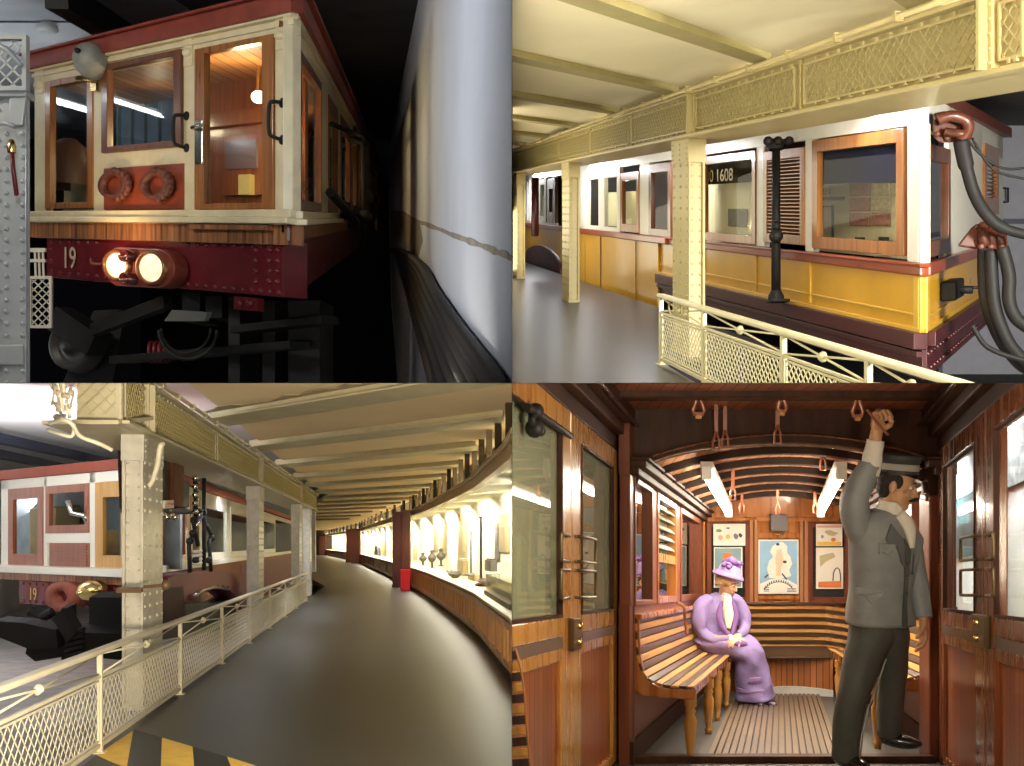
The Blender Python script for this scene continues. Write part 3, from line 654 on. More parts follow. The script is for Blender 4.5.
def build_tr():
    k=.178; L=level(k)
    G=Face(k,(3.919-.157*5.2,5.2),(3.919-.157*6.2,6.2)); T=Face(k,(5.58-.157*9.82,9.82),(5.58-.157*10.82,10.82)); E=Face(k,(4.038,9.82),(4.646,10.82))
    pt=lambda px,py,Y: V3(((px-512)/1000*Y,Y,(383-py)/1000*Y))
    # ------- setting
    fp=[(-.3,7),(3.30-.157*7,7),(3.50-.157*11.2,11.2),(5.36-.157*12.6,12.6),(5.36-.157*45,45),(-3,45)]
    plate('floor_corridor',k,fp,-2.1,-1.8,FLOORG,kind='structure')
    plate('floor_pit',k,[(1.5,6),(12,6),(12,60),(-4,60)],-3.6,-3.3,mat('pit_black',(.02,.02,.02),.8),kind='structure')
    bm_=.678
    g=MB(); ng=10; Ys=[-.35+2.95+3.3*i for i in range(-1,12)]
    def on_beam(Y0,s,dY): return (bm_*s, Y0+s+dY)
    for Y0 in Ys:
        # bay between Y0 and Y0+3.3, shallow vault
        rows=[]
        for j in range(ng+1):
            t=j/ng; y0=Y0+3.3*t; s1=(4.5-.157*y0)/(bm_+.157)
            c=1.42+.06*math.sin(math.pi*t)
            rows.append([(bm_*s,y0+s,c) for s in (-.6,s1*.5,s1)])
        for j in range(ng):
            for q in range(2):
                a,b,c_,d=rows[j][q],rows[j][q+1],rows[j+1][q+1],rows[j+1][q]
                if b[1]<2.2: continue
                g.add([L(*a),L(*b),L(*c_),L(*d)],[(0,1,2,3)],True)
    ob=g.build('ceiling_vault', YCEIL, kind='structure')
    
    plate('ceiling_slab',k,[(-.6,2.4),(4.4,2.4),(4.5-.157*46,46),(-8,46)],1.50,1.75,YCEIL,kind='structure')
    for i,Y0 in enumerate(Ys[1:]):
        g=MB(); s1=(3.93-.157*Y0)/(bm_+.157); A=(-.3*bm_,Y0-.3); B=(bm_*s1,Y0+s1); wd=.5
        g.hexa([L(A[0],A[1]-wd*.2,1.36),L(B[0],B[1]-wd*.2,1.36),L(B[0],B[1]+wd*.6,1.36),L(A[0],A[1]+wd*.6,1.36),L(A[0],A[1]-wd*.2,1.5),L(B[0],B[1]-wd*.2,1.5),L(B[0],B[1]+wd*.6,1.5),L(A[0],A[1]+wd*.6,1.5)])
        g.build('trim_%d'%(i+1), YBEAM, kind='structure')
    PALE=mat('pale_blue_wall',(.42,.43,.50),.7,var=.06)
    MB().box(W,8.4,12.5,-3,7,19.5,19.7).build('wall_right', PALE, kind='structure')
    MB().box(W,8.4,12.5,(383-224)*.0195,(383-219)*.0195,19.46,19.5).build('trim_20', mat('dark_line',(.15,.15,.2),.7), kind='structure')
    MB().box(W,-4,14,-3,14,46,46.2).build('wall_back', mat('dark_back',(.05,.05,.05),.8), kind='structure')
    g=MB(); g.hexa([L(4.6,8.6,1.55),L(13,8.6,1.55),L(13,46,1.55),L(-3,46,1.55),L(4.6,8.6,1.8),L(13,8.6,1.8),L(13,46,1.8),L(-3,46,1.8)]); g.build('ceiling_track', mat('dark_ceiling',(.075,.07,.065),.8), kind='structure')
    # ------- columns, girder
    yc=lambda px: 3.919/((px-512)/1000+.157); us=lambda px: G.u(px)
    for near,far_,lab in ((689,672,'nearest cream riveted column behind the railing post'),(569,558,'cream riveted column standing free on the grey floor'),(517,505,'cream riveted column at the far left, behind the short railing')):
        G2=G.shifted(.03); riveted(k,G2,G2.u(near),G2.u(near)+.62,.2,-1.8,.79,lab,'cream platform columns')
    st=[G.u(1040),G.u(990),G.u(800),G.u(694),G.u(631),G.u(590),G.u(559),G.u(536),G.u(512),G.u(495)]
    girder(k,G,[G.u(1035),G.u(990.5),G.u(800),G.u(694),G.u(631),G.u(590),G.u(559),G.u(536),G.u(520),G.u(500)],.79,1.31,.6,'long cream girder with wire mesh panels over the yellow tram')
    # ------- railings
    R=Face(k,(3.456-.157*5,5),(3.456-.157*6,6)); rus=[R.u(px) for px in (661,704,783.5,868.5,960,1060)][::-1]
    rr=railing(R,rus,-1.8,.80,'cream railing with mesh panels in front of the yellow tram',mat('railing_yellow_cream',(.70,.64,.38),.4,var=.06,coat=.2),pitch=.085,wire=.011)
    g=MB(); a,b=R.u(661),R.u(704); mid=(a+b)/2; 
    for r,q in ((.11,.25),(.08,-.2),(.05,.0)): g.tube([R(mid+q+r*math.cos(t/10*5),-1.8+.69+r*.7*math.sin(t/10*5),-.02) for t in range(14)],.010,6)
    g.build('scroll', YCREAM, rr)
    Yf=22.5; g0=Face(k,(-.6,Yf),(1,Yf)); 
    railing(g0,[-.5,.16,.505],-1.8,.75,'short cream railing end beside the farthest column',pitch=.14,wire=.02)
    # ------- the tram
    car=thing('tram_car','yellow and ivory tram car standing along the platform','tram',L(3.2,14,-2.4))
    cc=lambda y: (205-y)*.00982
    far=T.u(514); sill0,sill1=-.70,-.57; ub=T.u(660)
    g=MB(); g.box(T,.05,ub+.02,-1.257,sill0,.0,.06); g.box(T,ub,far,-1.95,sill0,-.03,.06)
    g.box(E,.05,E.u(990),-1.257,sill0,0,.06); g.build('lower_panels', YELLOW, car)
    g=MB(); g.box(T,0,.13,-1.257,sill0,-.03,.05); g.box(E,0,.22,-1.257,sill0,-.03,.05)
    for px in (811,757,705): u=T.u(px); g.box(T,u-.02,u+.02,-1.2,sill0,-.02,.0)
    g.box(T,0,ub,-1.257,-1.215,-.035,0); g.box(T,0,ub,-1.10,-1.08,-.02,0); g.box(E,0,E.u(990),-1.257,-1.215,-.035,0); g.box(E,.22,E.u(988),-1.12,-1.10,-.02,0)
    for px in (660,637,602,586): u=T.u(px); g.box(T,u-.03,u+.03,-1.93,sill0,-.05,-.03)
    g.build('panel_mouldings', mat('yellow_trim',(.74,.45,.05),.3,coat=.4), car, bevel=.004)
    g=MB(); 
    for px in (638.5,602.5,587): u=T.u(px); g.box(T,u-.012,u+.012,-1.95,sill0,-.056,-.049)
    g.box(T,ub,far,-2.05,-1.95,-.06,.1); g.build('door_gaps', DRED, car)
    g=MB(); g.box(T,-.06,far,sill0,sill1,-.07,.03); g.box(T,-.1,ub,sill0+.09,sill1,-.10,.03); g.box(T,T.u(672),T.u(622),sill0,sill1,-.13,.03); g.box(E,-.06,E.u(985),sill0,sill1,-.08,.03); g.build('sill', RED_SILL, car, bevel=.02)
    g=MB(); g.box(T,.0,ub,-1.42,-1.257,-.10,.05); g.box(T,.02,ub,-1.72,-1.42,.0,.05); g.box(T,.0,ub,-1.50,-1.44,-.07,0)
    g.box(E,.10,E.u(992),-1.40,-1.257,-.10,.05); g.box(E,.10,E.u(992),-1.72,-1.40,-.02,.05)
    nE=E(0,0,-1)-E(0,0,0); nT=T(0,0,-1)-T(0,0,0)
    for j in range(26): g.rivet(E(.15+j*.2,-1.48,-.02),nE,.028); g.rivet(E(.15+j*.2,-1.64,-.02),nE,.028)
    for j in range(30): g.rivet(T(.2+j*.28,-1.6,0),nT,.022)
    g.build('under_frame', DRED, car, bevel=.006)
    # posts and header
    hb,ht=.80,1.12
    g=MB(); g.box(T,0,far,hb,ht,0,.06); g.box(E,0,E.u(1003),hb-.05,ht,0,.06)
    for x0,x1 in ((908,924),(806,814),(757,765),(640,650),(697,703)): g.box(T,T.u(x1),T.u(x0),sill1,hb,-.01,.07)
    g.box(T,-.005,.16,sill1,ht,-.03,.06); g.box(E,0,.035,sill1,ht,-.03,.05); g.box(E,E.u(948.5),E.u(982.5),sill1,ht,0,.05); g.box(E,E.u(997.5),E.u(1003),sill1,ht,0,.05); g.box(E,E.u(982),E.u(998),sill1,-.15,0,.05)
    for x0,x1 in ((581,589),(600,606),(618.5,621.5),(577,579)): g.box(T,T.u(x1),T.u(x0),sill1,.70,-.04,.05)
    g.box(T,T.u(621),T.u(581),sill1,-.48,-.04,.05); g.box(T,T.u(621),T.u(581),.60,hb,-.04,.05)
    for x in (525,530,539,546,555): u=T.u(x); g.box(T,u-.12,u+.12,sill1,hb,-.03,.06)
    g.box(T,T.u(557),far,sill1,-.50,-.03,.05); g.build('ivory_frame', TWHITE, car, bevel=.006)
    g=MB(); 
    P=[(T(-.18,0,-.2)),(T(far,0,-.2)),(T(far,0,3.0)),(E(E.u(1004),0,.3)),(E(E.u(1004),0,-.12))]; poly=[(p[0],p[1]) for p in P]; n=len(poly)
    g.add([L(x,y,ht) for x,y in poly]+[L(x,y,ht+.16) for x,y in poly],[list(range(n)),list(range(2*n-1,n-1,-1))]+[(i,(i+1)%n,n+(i+1)%n,n+i) for i in range(n)]); g.build('roof', mat('brown_roof',(.16,.045,.03),.4,var=.2), car, bevel=.01)
    OAKT=wood('amber_oak',(.42,.17,.04),(.26,.085,.02),.3,coat=.5); GT=glass('tram_glass',(.95,.96,.92),.3); GD=glass('dim_glass',(.5,.52,.5),1.2)
    def tw(nm,x0,x1,c0,c1,w,fm=OAKT,gm=GT,fc=T,d=0,lab=None): 
        a,b=sorted((fc.u(x0),fc.u(x1))); return sash(fc,nm,a,b,c0,c1,w,d-.03,d+.05,fm,gm,car,label=lab)
    w1=tw('window',814,906,-.52,.78,.14,lab='large front side window with wide oak frame')
    tw('window',703,757,-.55,.76,.12); tw('window',650,672,-.6,.76,.16,OAKD); tw('window',621.5,640,-.55,.66,.16)
    for x0,x1 in ((589,600),(606,618.5)): 
        u1,u0=T.u(x0),T.u(x1); MB().box(T,u0,u1,-.48,.60,.0,.01).build('door_pane', GT, car)
    tw('window',572,580,-.55,.7,.2); tw('window',548,556,-.5,.75,.3,OAKD); tw('window',540,546,-.5,.75,.15,TWHITE); tw('window',531,538,-.5,.75,.15,TWHITE); tw('window',516,528,-.5,.75,.2,TWHITE)
    tw('window',925,948,-.53,.62,.16,OAKD,GD,E)
    # louvres
    for fc_,x0,x1,c0,c1,n in ((T,765,806,-.50,.72,22),(E,983,997,-.15,.88,14)):
        u0,u1=sorted((fc_.u(x0),fc_.u(x1))); f=frame_mb(fc_,u0,u1,c0,c1,.12 if fc_ is T else .25,-.03,.05).build('louvre_frame', OAKT, car, bevel=.004)
        g=MB(); w_=.12 if fc_ is T else .25
        for j in range(n):
            c=c0+.1+(c1-c0-.2)*j/n; h=(c1-c0-.2)/n
            g.hexa([fc_(u0+w_,c,-.02),fc_(u1-w_,c,-.02),fc_(u1-w_,c+.012,-.02),fc_(u0+w_,c+.012,-.02),fc_(u0+w_,c+h*.75,.04),fc_(u1-w_,c+h*.75,.04),fc_(u1-w_,c+h*.75+.012,.045),fc_(u0+w_,c+h*.75+.012,.045)])
        g.build('louvre_slats', OAKT, f)
    # inside the saloon
    DK=mat('navy_matte',(.006,.008,.028),1.0,spec=0)
    def panel(x0,x1,c0,c1,d,m,nm,par=car,th=.02,fc=T,lab=None):
        q=fc.shifted(d); a,b=sorted((q.u(x0),q.u(x1))); return MB().box(q,a,b,c0,c1,0,th).build(nm,m,par,label=lab)
    cT=lambda px,py: T.c(px,py)
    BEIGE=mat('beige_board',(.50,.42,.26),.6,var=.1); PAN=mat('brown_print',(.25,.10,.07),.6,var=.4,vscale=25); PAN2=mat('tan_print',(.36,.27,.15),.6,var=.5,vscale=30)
    panel(816,905,.25,.80,.10,DK,'navy_backing'); bd=panel(812,908,-.60,.25,.5,BEIGE,'window_board')  # navy top and board give the reflections in the glass solid shape
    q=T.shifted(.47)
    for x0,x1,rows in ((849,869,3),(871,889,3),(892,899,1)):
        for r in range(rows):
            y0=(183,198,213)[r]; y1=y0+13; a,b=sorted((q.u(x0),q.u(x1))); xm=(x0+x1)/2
            MB().box(q,a,b,q.c(xm,y1),q.c(xm,y0),0,.02).build('reflected_print', PAN if (x0<870 or r==2) else PAN2, bd, bevel=.008)
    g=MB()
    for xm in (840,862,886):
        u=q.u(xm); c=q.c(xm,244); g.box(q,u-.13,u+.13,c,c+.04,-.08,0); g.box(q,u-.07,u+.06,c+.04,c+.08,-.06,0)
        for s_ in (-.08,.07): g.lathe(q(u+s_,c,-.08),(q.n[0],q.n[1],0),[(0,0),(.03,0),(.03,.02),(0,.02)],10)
    g.box(q,q.u(834),q.u(833),q.c(833,240),q.c(833,205),-.02,0); g.box(q,q.u(834),q.u(824),q.c(833,207),q.c(833,206),-.02,0); g.build('reflected_wagons', BLACK, bd)
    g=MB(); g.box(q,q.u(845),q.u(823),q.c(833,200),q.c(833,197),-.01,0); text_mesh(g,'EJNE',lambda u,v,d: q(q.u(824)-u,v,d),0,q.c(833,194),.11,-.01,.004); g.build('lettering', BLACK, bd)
    bl=panel(703,757,.33,.80,.10,mat('black_blind',(.015,.01,.008),1,spec=0),'destination_blind'); q=T.shifted(.09); g=MB()
    text_mesh(g,'80 1608',lambda u,v,d: q(q.u(706)-u*1.35,v,d),0,q.c(725,181),.27,-.01,.004); g.build('lettering', mat('faded_gold',(.55,.42,.24),.5), bl)
    b3=panel(700,760,-.65,.35,.3,mat('cream_board',(.62,.55,.35),.6),'window_board'); q=T.shifted(.28)
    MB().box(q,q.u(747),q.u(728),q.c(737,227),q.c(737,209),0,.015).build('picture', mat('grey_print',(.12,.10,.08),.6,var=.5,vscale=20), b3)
    panel(812,930,-.65,1.0,1.5,OAKD,'inner_wall'); panel(512,668,-.65,1.0,1.6,mat('dim_inside',(.07,.05,.04),.6,var=.3),'inner_wall')
    for x0,x1 in ((607,618),(623,638),(541,546),(531,536),(573,579)): panel(x0,x1,-.5,.3,.5,mat('cream_board',(.62,.55,.35),.6),'seat_back_board')
    q=Face(k,(4.038-.157*1.2,9.82+1.2),(4.646-.157*1.2,10.82+1.2)); MB().box(q,.9,E.u(985),-1.2,1.1,0,.05).build('inner_wall', mat('dim_green',(.04,.045,.035),.6), car)
    # far wheel fender
    Tq=T.shifted(-.12); g=MB(); A,B=Tq.u(560),Tq.u(524); pts=[(A,-2.0)]+[(A+(B-A)*(.0+.35*(1-math.cos(t))) if 0 else A+(B-A)*.5-(B-A)*.5*math.cos(t), -1.75+.55*math.sin(t)) for t in [math.pi*i/12 for i in range(13)]]+[(B,-2.0)]
    g.prism(Tq,pts,0,.5,True); g.build('wheel_fender', DRED, car)
    # buffer
    Eb=E; g=MB(); c=pt(951,290,11.0); ax=nE.normalized()
    g.box(E,E.u(940),E.u(949),E.c(945,299),E.c(945,280),-.16,0); g.build('socket_box', BLACK, car, bevel=.02)
    g=MB(); g.tube([E(E.u(945),E.c(945,290),-.1),E(E.u(945),E.c(945,291),-.28)],.045); g.tube([E(E.u(947),E.c(947,289),-.1),E(E.u(947),E.c(947,289),-.36)],.018); g.build('socket_plug', BLACK, car)
    # junction boxes and hoses
    RB=mat('red_brown_iron',(.115,.032,.016),.35,var=.3,vscale=8,coat=.4)
    jb=thing('junction_box','red-brown cable junction with elbows at the roof corner of the yellow tram','junction box',pt(950,145,10))
    g=MB(); y=10.0; g.prism(lambda u,v,d: V3((u*d,d,v*d)),[((x-512)/1000,(383-yy)/1000) for x,yy in ((933,113),(945,111),(962,119),(967,126),(960,142),(940,143),(933,137))],9.9,10.15); g.build('box_body',RB,jb,bevel=.02)
    g=MB(); g.tube(curve_pts([pt(938,120,9.85),pt(952,116,9.8),pt(966,121,9.8),pt(968,130,9.8),pt(961,142,9.8)]),.055,10); g.tube([pt(944,132,9.85),pt(962,134,9.8),pt(968,141,9.8)],.045,10); g.build('elbow',RB,jb)
    g=MB()
    for x,yy in ((936,118),(936,135),(946,139),(958,140)): MB().lathe(pt(x,yy,9.9),(0,-1,0),[(.03,0),(.03,.04),(.015,.05),(0,.05)],6,False).build('bolt',RB,jb)
    g=MB(); g.tube(curve_pts([pt(961,141,9.8),pt(966,165,9.8),pt(974,193,9.8),pt(986,214,9.75),pt(1003,228,9.7),pt(1032,236,9.6)]),[.075]*7+[.06]*18+[.05]*6,12); g.build('hose',RUBBER,label='thick black hose curving from the roof junction to the right edge',cat='hose')
    lb=thing('cable_head','red-brown ribbed cable head with three hoses on the front of the yellow tram','junction box',pt(985,255,10.3))
    g=MB(); g.prism(lambda u,v,d: V3((u*d,d,v*d)),[((x-512)/1000,(383-yy)/1000) for x,yy in ((957,246),(971,228),(976,224),(998,223),(1006,229),(1008,245),(1002,249),(984,251),(975,249))],10.1,10.4)
    for x in (984,992,1000): g.tube([pt(x-1,224,10.1),pt(x,238,10.0),pt(x+1,251,10.05)],.05,10)
    g.build('head_body',RB,lb,bevel=.02); g=MB()
    for x in (980,990,1001): MB().lathe(pt(x,247,9.98),(0,-1,0),[(.035,0),(.035,.03),(.02,.045),(0,.045)],6,False).build('bolt',RB,lb)
    for i,(P,lab) in enumerate((([(984,249),(984,275),(987,305),(1000,338),(1018,362),(1032,372)],'left'),([(991,250),(992,280),(996,312),(1010,345),(1030,366)],'middle'),([(1002,247),(1009,275),(1009,300),(1016,318),(1032,330)],'right'))):
        g=MB(); g.tube(curve_pts([pt(x,y_,10.0-.1*i) for x,y_ in P]),.062,10); g.build('hose',RUBBER,label=lab+' black hose hanging from the ribbed cable head',cat='hose',group='hoses of the cable head')
    for i,(P,lab) in enumerate((([(968,140),(978,152),(992,163),(1008,169),(1032,167)],'upper'),([(972,138),(985,160),(1000,173),(1032,180)],'lower'))):
        g=MB(); g.tube(curve_pts([pt(x,y_,9.9) for x,y_ in P]),.012,6); g.build('wire',RUBBER,label=lab+' thin black wire sagging right of the roof junction',cat='wire',group='thin sagging wires')
    g=MB(); g.tube(curve_pts([pt(972,325,9.6),pt(985,345,9.6),pt(1005,355,9.6),pt(1032,362,9.6)]),.025,8); g.build('ground_cable',RUBBER,label='thin cable lying low beneath the hoses, bottom right of the yellow tram',cat='cable')
    g=MB(); g.tube([pt(986,186,15.6),pt(993,186,15.6),pt(993,202,15.6),pt(986,202,15.6),pt(986,186,15.6)],.02); g.build('door_handle',WHITE,car)
    g=MB(); g.tube([pt(1002,188,19.3),pt(1008,188,19.3),pt(1008,202,19.3),pt(1002,202,19.3)],.02); g.build('wall_bracket',BLACK,label='small dark bracket on the pale wall at the right edge',cat='bracket')
    # pole beside the louvre
    po=thing('collector_pole','black iron pole with a cross head in front of the louvred shutter','pole',pt(777,300,12.7))
    g=MB(); g.tube([pt(776,300,12.7),pt(776,148,12.7)],[.06,.05],12); g.build('shaft',BLACK,po)
    g=MB(); g.box(W,(769-512)*.0127,(787-512)*.0127,(383-302.5)*.0127,(383-299.5)*.0127,12.55,12.85); g.lathe(pt(776,300,12.7),(0,0,1),[(.1,0),(.1,.05),(.065,.12)],12); g.build('foot_plate',BLACK,po,bevel=.01)
    g=MB(); g.bar(pt(766,145,12.7),pt(792,140,12.6),.06,.06); g.bar(pt(770,140,12.7),pt(784,146,12.7),.05,.05); g.lathe(pt(776,150,12.7),(0,0,1),[(.09,0),(.12,.05),(.12,.1),(.05,.14)],12)
    for x in (768,778,789): g.ball(pt(x,141,12.6),.06)
    g.build('cross_head',BLACK,po)
    g=MB(); g.ball(pt(776,236,12.62),.09); g.ball(pt(776,226,12.64),.06); g.build('clamp',BLACK,po)
    # bar far left at the tram
    g=MB(); g.tube([pt(535,178,26),pt(535,236,26)],.10,10); g.build('signal_pole',DRED,label='dark red slim pole before the far windows, left of the free column',cat='pole')
    # ------- lights
    for i,(y0,y1) in enumerate(((9.6,11.6),(15.5,18.2),(22,25),(29,33))):  # farthest tube lamp added to brighten the far windows
        a=L(4.95-.157*y0,y0,1.0); b=L(4.95-.157*y1,y1,1.0); t=thing('tube_lamp','white tube lamp above the gap between girder and yellow tram','lamp',a,'tube lamps over the platform gap')
        g=MB(); g.tube([a,b],.022,8); g.build('tube',emis('white_tube',(1,.98,.95),14),t); g=MB(); g.bar(a+V3((0,0,.07)),b+V3((0,0,.07)),.12,.06); g.build('batten',WHITE,t)
        area('gap_tube_%d'%i,(a+b)/2-V3((0,0,.05)),(a+b)/2+V3((.12,0,-1)),.15,2.0,[65,100,110,190][i],(.95,.97,1))
    # added lights standing in for unbuilt lit cases along the corridor's left
    for y0,y1,w_ in ((6.5,14,78),(15,26,125)):
        o=area('case_fill',(.012,(y0+y1)/2,k*(y0+y1)/2-.1),(1,(y0+y1)/2,k*(y0+y1)/2+.3),1.5,y1-y0,w_,(1,.91,.68))
        o.rotation_euler=V3((1,0,0)).to_track_quat('-Z','Y').to_euler(); o.data.size,o.data.size_y=1.5,y1-y0
        o.rotation_euler=(0,-math.pi/2,0); o.data.size=1.5; o.data.size_y=y1-y0
    area('corridor_fill_a',(1.3,3.2,1.75),(1.7,9,2.9),1.2,.6,45,(1,.92,.70))  # added out of view to brighten the corridor ceiling
    area('corridor_fill_e',(5.6,3.6,1.75),(5.8,13,1.9),.8,.8,950,(1,.95,.85))  # added off frame to brighten the tram's end face
    area('corridor_fill_d',(3.0,3.0,1.55),(4.6,11,1.9),.8,.8,230,(1,.95,.82))  # another added fill for the tram end, no fitting there
    for px,c_,w_ in ((880,-.75,5),(730,-.8,4),(660,.0,3),(612,.0,8)):
        point('window_fill',T(T.u(px),c_+.5,.32),w_,(1,.88,.62),.05)  # added points so the boards behind the panes show up
    crop_room(1,1)
FLOORD = mat('dark_worn_floor', (.040,.041,.042), .36, spec=.45)
DCREAM = mat('dull_cream_paint', (.50,.45,.30), .45, var=.12, vscale=4, bump=.15, bscale=20, coat=.15)
RCREAM = mat('railing_cream', (.66,.61,.47), .4, var=.08, vscale=5, bump=.1, bscale=25, coat=.2)
def build_bl():
    k=-.160; L=level(k); H=543
    G=Face(k,(-2.6-.125*8.5,8.5),(-2.6-.125*9.5,9.5)); pt=lambda px,py,Y: V3(((px-512)/1000*Y,Y,(383-py)/1000*Y))
    # ---- setting
    case=[(.10,11.2),(0,12.9),(-.70,19.35),(-1.33,23.7),(-2.75,32.7),(-4.36,41.9),(-14.5,94),(-28,150)]
    plate('floor_corridor',k,[(.3,5),(.3,11),(.3,12.9),(-.5,19.35),(-1.1,23.7),(-2.5,32.7),(-4.1,41.9),(-14,94),(-27,150),(-45,150),(-22,94),(-2.6-.125*42,42),(-2.52-.125*6,6),(-3.2,5)],-2.0,-1.8,FLOORD,kind='structure')
    CONC=mat('pale_concrete',(.42,.40,.38),.8,var=.2,vscale=3,bump=.3)
    plate('floor_track',k,[(-2.6-.125*5,5),(-2.6-.125*62,62),(-34,62),(-20,5)],-2.9,-2.6,CONC,kind='structure')
    BCEIL=mat('peach_vault',(.86,.68,.42),.8,var=.05,vscale=1)
    # ceiling beams run toward (-1057,1000)
    dx,dy=-1.057,1.0
    BEAMO=mat('olive_cream_beam',(.54,.48,.30),.5,var=.12,vscale=3)
    plate('ceiling_corridor',k,[(.8,4.5),(.8,13.5),(-.2,20.5),(-.9,24.8),(-2.3,34),(-4,43),(-13.5,95),(-27,150),(-45,150),(-22,94),(-2.4-.125*42,42),(-2.45-.125*30,30),(-2.35-.125*6,6),(-2.4-.125*4.5,4.5)],1.92,2.1,BCEIL,kind='structure')
    # girder meeting points read along the girder
    i=0; Yg=5.6
    hits=[10.3,14.7,19,23.4,27.8,32,36.5,41,46,51,57,64,72,82]
    for i,Y0 in enumerate(hits):
        X0=(-2.62-.125*Y0) if Y0<42 else -2.6-.125*42-(Y0-42)*.24
        s_=6.0
        A=V3((X0,Y0)); B=V3((X0-dx*4.6,Y0-dy*4.6))
        wd=1.0
        g=MB(); 
        def P(a,q,c): return L(a[0],a[1]+q,c)
        g.hexa([P(A,0,1.83),P(B,0,1.83),P(B,wd,1.83),P(A,wd,1.83),P(A,0,1.95),P(B,0,1.95),P(B,wd,1.95),P(A,wd,1.95)])
        g.hexa([P(A,-.07,1.815),P(B,-.07,1.815),P(B,.0,1.815),P(A,.0,1.815),P(A,-.07,1.845),P(B,-.07,1.845),P(B,0,1.845),P(A,0,1.845)])
        g.build('trim_%d'%(40+i),BEAMO,kind='structure',bevel=.01)
    # torn plaster edge at first beam
    g=MB(); up=[];lo=[]
    for j in range(26):
        t=j/25; X=(-2.62-.125*14.7)+1.057*4.5*t; Y=14.7-4.5*t-.07; up.append(L(X,Y,1.915)); lo.append(L(X,Y-.12-RND.random()*.28,1.91))
    for j in range(25): g.add([up[j],up[j+1],lo[j+1],lo[j],up[j]+V3((0,0,-.012)),up[j+1]+V3((0,0,-.012)),lo[j+1]+V3((0,0,-.012)),lo[j]+V3((0,0,-.012))],[(0,1,2,3),(7,6,5,4),(0,4,5,1),(1,5,6,2),(2,6,7,3),(3,7,4,0)])
    g.build('trim_60',mat('torn_plaster',(.40,.33,.20),.9,var=.3),kind='structure')
    MB().box(W,-60,2,-40,12,150,150.5).build('wall_end',mat('end_dark',(.10,.07,.05),.8),kind='structure')
    TWALL=mat('track_wall_white',(.66,.66,.68),.8,var=.08,vscale=1)
    g=MB(); g.hexa([L(-34,62,-3),L(-12.2,62,-3),L(-12.2,62.3,-3),L(-34,62.3,-3),L(-34,62,5),L(-12.2,62,5),L(-12.2,62.3,5),L(-34,62.3,5)]); g.build('wall_back',TWALL,kind='structure')
    g=MB(); g.hexa([L(-9.6,6,-3),L(-9.5,6,-3),L(-9.5-.154*56-8,62,-3),L(-10-.154*56-8,62,-3),L(-9.6,6,4),L(-9.5,6,4),L(-9.5-.154*56-8,62,4),L(-10-.154*56-8,62,4)]); g.build('wall_left',TWALL,kind='structure')
    g=MB(); g.hexa([L(-14,6,2.75),L(-3.7,6,2.75),L(-11.4,62,2.75),L(-34,62,2.75),L(-14,6,3),L(-3.7,6,3),L(-11.4,62,3),L(-34,62,3)]); g.build('ceiling_track',mat('white_vault',(.80,.80,.80),.8),kind='structure')
    NAVY=mat('navy_steel',(.04,.05,.09),.4)
    def cp(px,py,c): Y=c*1000/(H-py); return L((px-512)/1000*Y,Y,c)
    for i,(x0,y0,x1,y1) in enumerate(((-30,432,125,466),(-30,448,80,471),(120,480,262,506))):
        g=MB(); g.bar(cp(x0,y0,2.5),cp(x1,y1,2.5),.28,.22); g.build('roof_joist',NAVY,label=['navy steel joist over the cream and red tram, nearer one','navy steel joist over the cream and red tram, farther one','navy steel joist seen between the two nearest columns'][i],cat='joist')
    # ---- columns + girder
    cols=[(143,163,'nearest riveted column, cream grey with a bent pipe, by the hazard stripes',1.0),(259,262.5,'second riveted column, pinkish grey, behind the railing',1.0),(299.5,303,'third riveted column, in bluish light far along the railing',1.0),(310,313.5,'fourth riveted column, at the far end of the railing',1.0)]
    CG=mat('column_grey_cream',(.56,.53,.46),.35,var=.15,vscale=6,bump=.15,bscale=30,coat=.3)
    for near,far_,lab,w_ in cols:
        G2=G.shifted(.03); riveted(k,G2,G2.u(near),G2.u(near)+(.95 if near<200 else .8),.22 if near<200 else .25,-1.8,1.17,lab,'riveted corridor columns',CG)
    gx=[G.u(px) for px in (60,130,147,259,285,299.5,306,310,313,316)]
    gu=[G.u(122),G.u(147),G.u(216),G.u(259),G.u(284),G.u(300),G.u(308),G.u(313),G.u(316.5)]
    gi=girder(k,G,gu,1.17,1.74,.75,'long cream girder with wire mesh over the corridor columns',DCREAM,(1,3,5))
    # end bracket of the girder (turned to the track)
    q0=G(G.u(122),0,0); EB=Face(k,(q0[0],q0[1]),(q0[0]-1.0,q0[1]-.05)); 
    g=MB(); u1=EB.u(76); g.box(EB,0,u1,1.17,1.21,-.1,1.1); g.box(EB,0,u1,1.21,2.3,.02,.05); mesh_wires(g,EB,0.05,u1,1.25,2.2,-.01,.13,.012); g.build('end_bracket',DCREAM,gi)
    g=MB(); 
    for a,b,c_,d in ((62,377,66,400),(66,400,70,418),(57,380,64,412)): g.tube([pt(a,b,9.2),pt(c_,d,9.2)],.018)
    g.tube(curve_pts([pt(50,424,9.2),pt(62,420,9.0),pt(72,424,9.0),pt(80,436,9.1),pt(100,444,9.2),pt(112,450,9.3)]),.02)
    g.tube(curve_pts([pt(48,430,9.2),pt(60,434,9.1),pt(72,436,9.1),pt(74,424,9.1)]),.018); g.build('bent_pipes',RCREAM,gi)
    g=MB()
    for j in range(18): g.ball(pt(54+RND.random()*18,386+RND.random()*34,9.2),.015+.02*RND.random())
    for j in range(9): a=pt(50+RND.random()*20,388+RND.random()*32,9.2); g.tube([a,a+V3((RND.random()*.2-.1,0,RND.random()*.25))],.015)
    g.build('insulator_cluster',mat('dusty_tan',(.42,.36,.27),.7,var=.3),gi,kind=None)
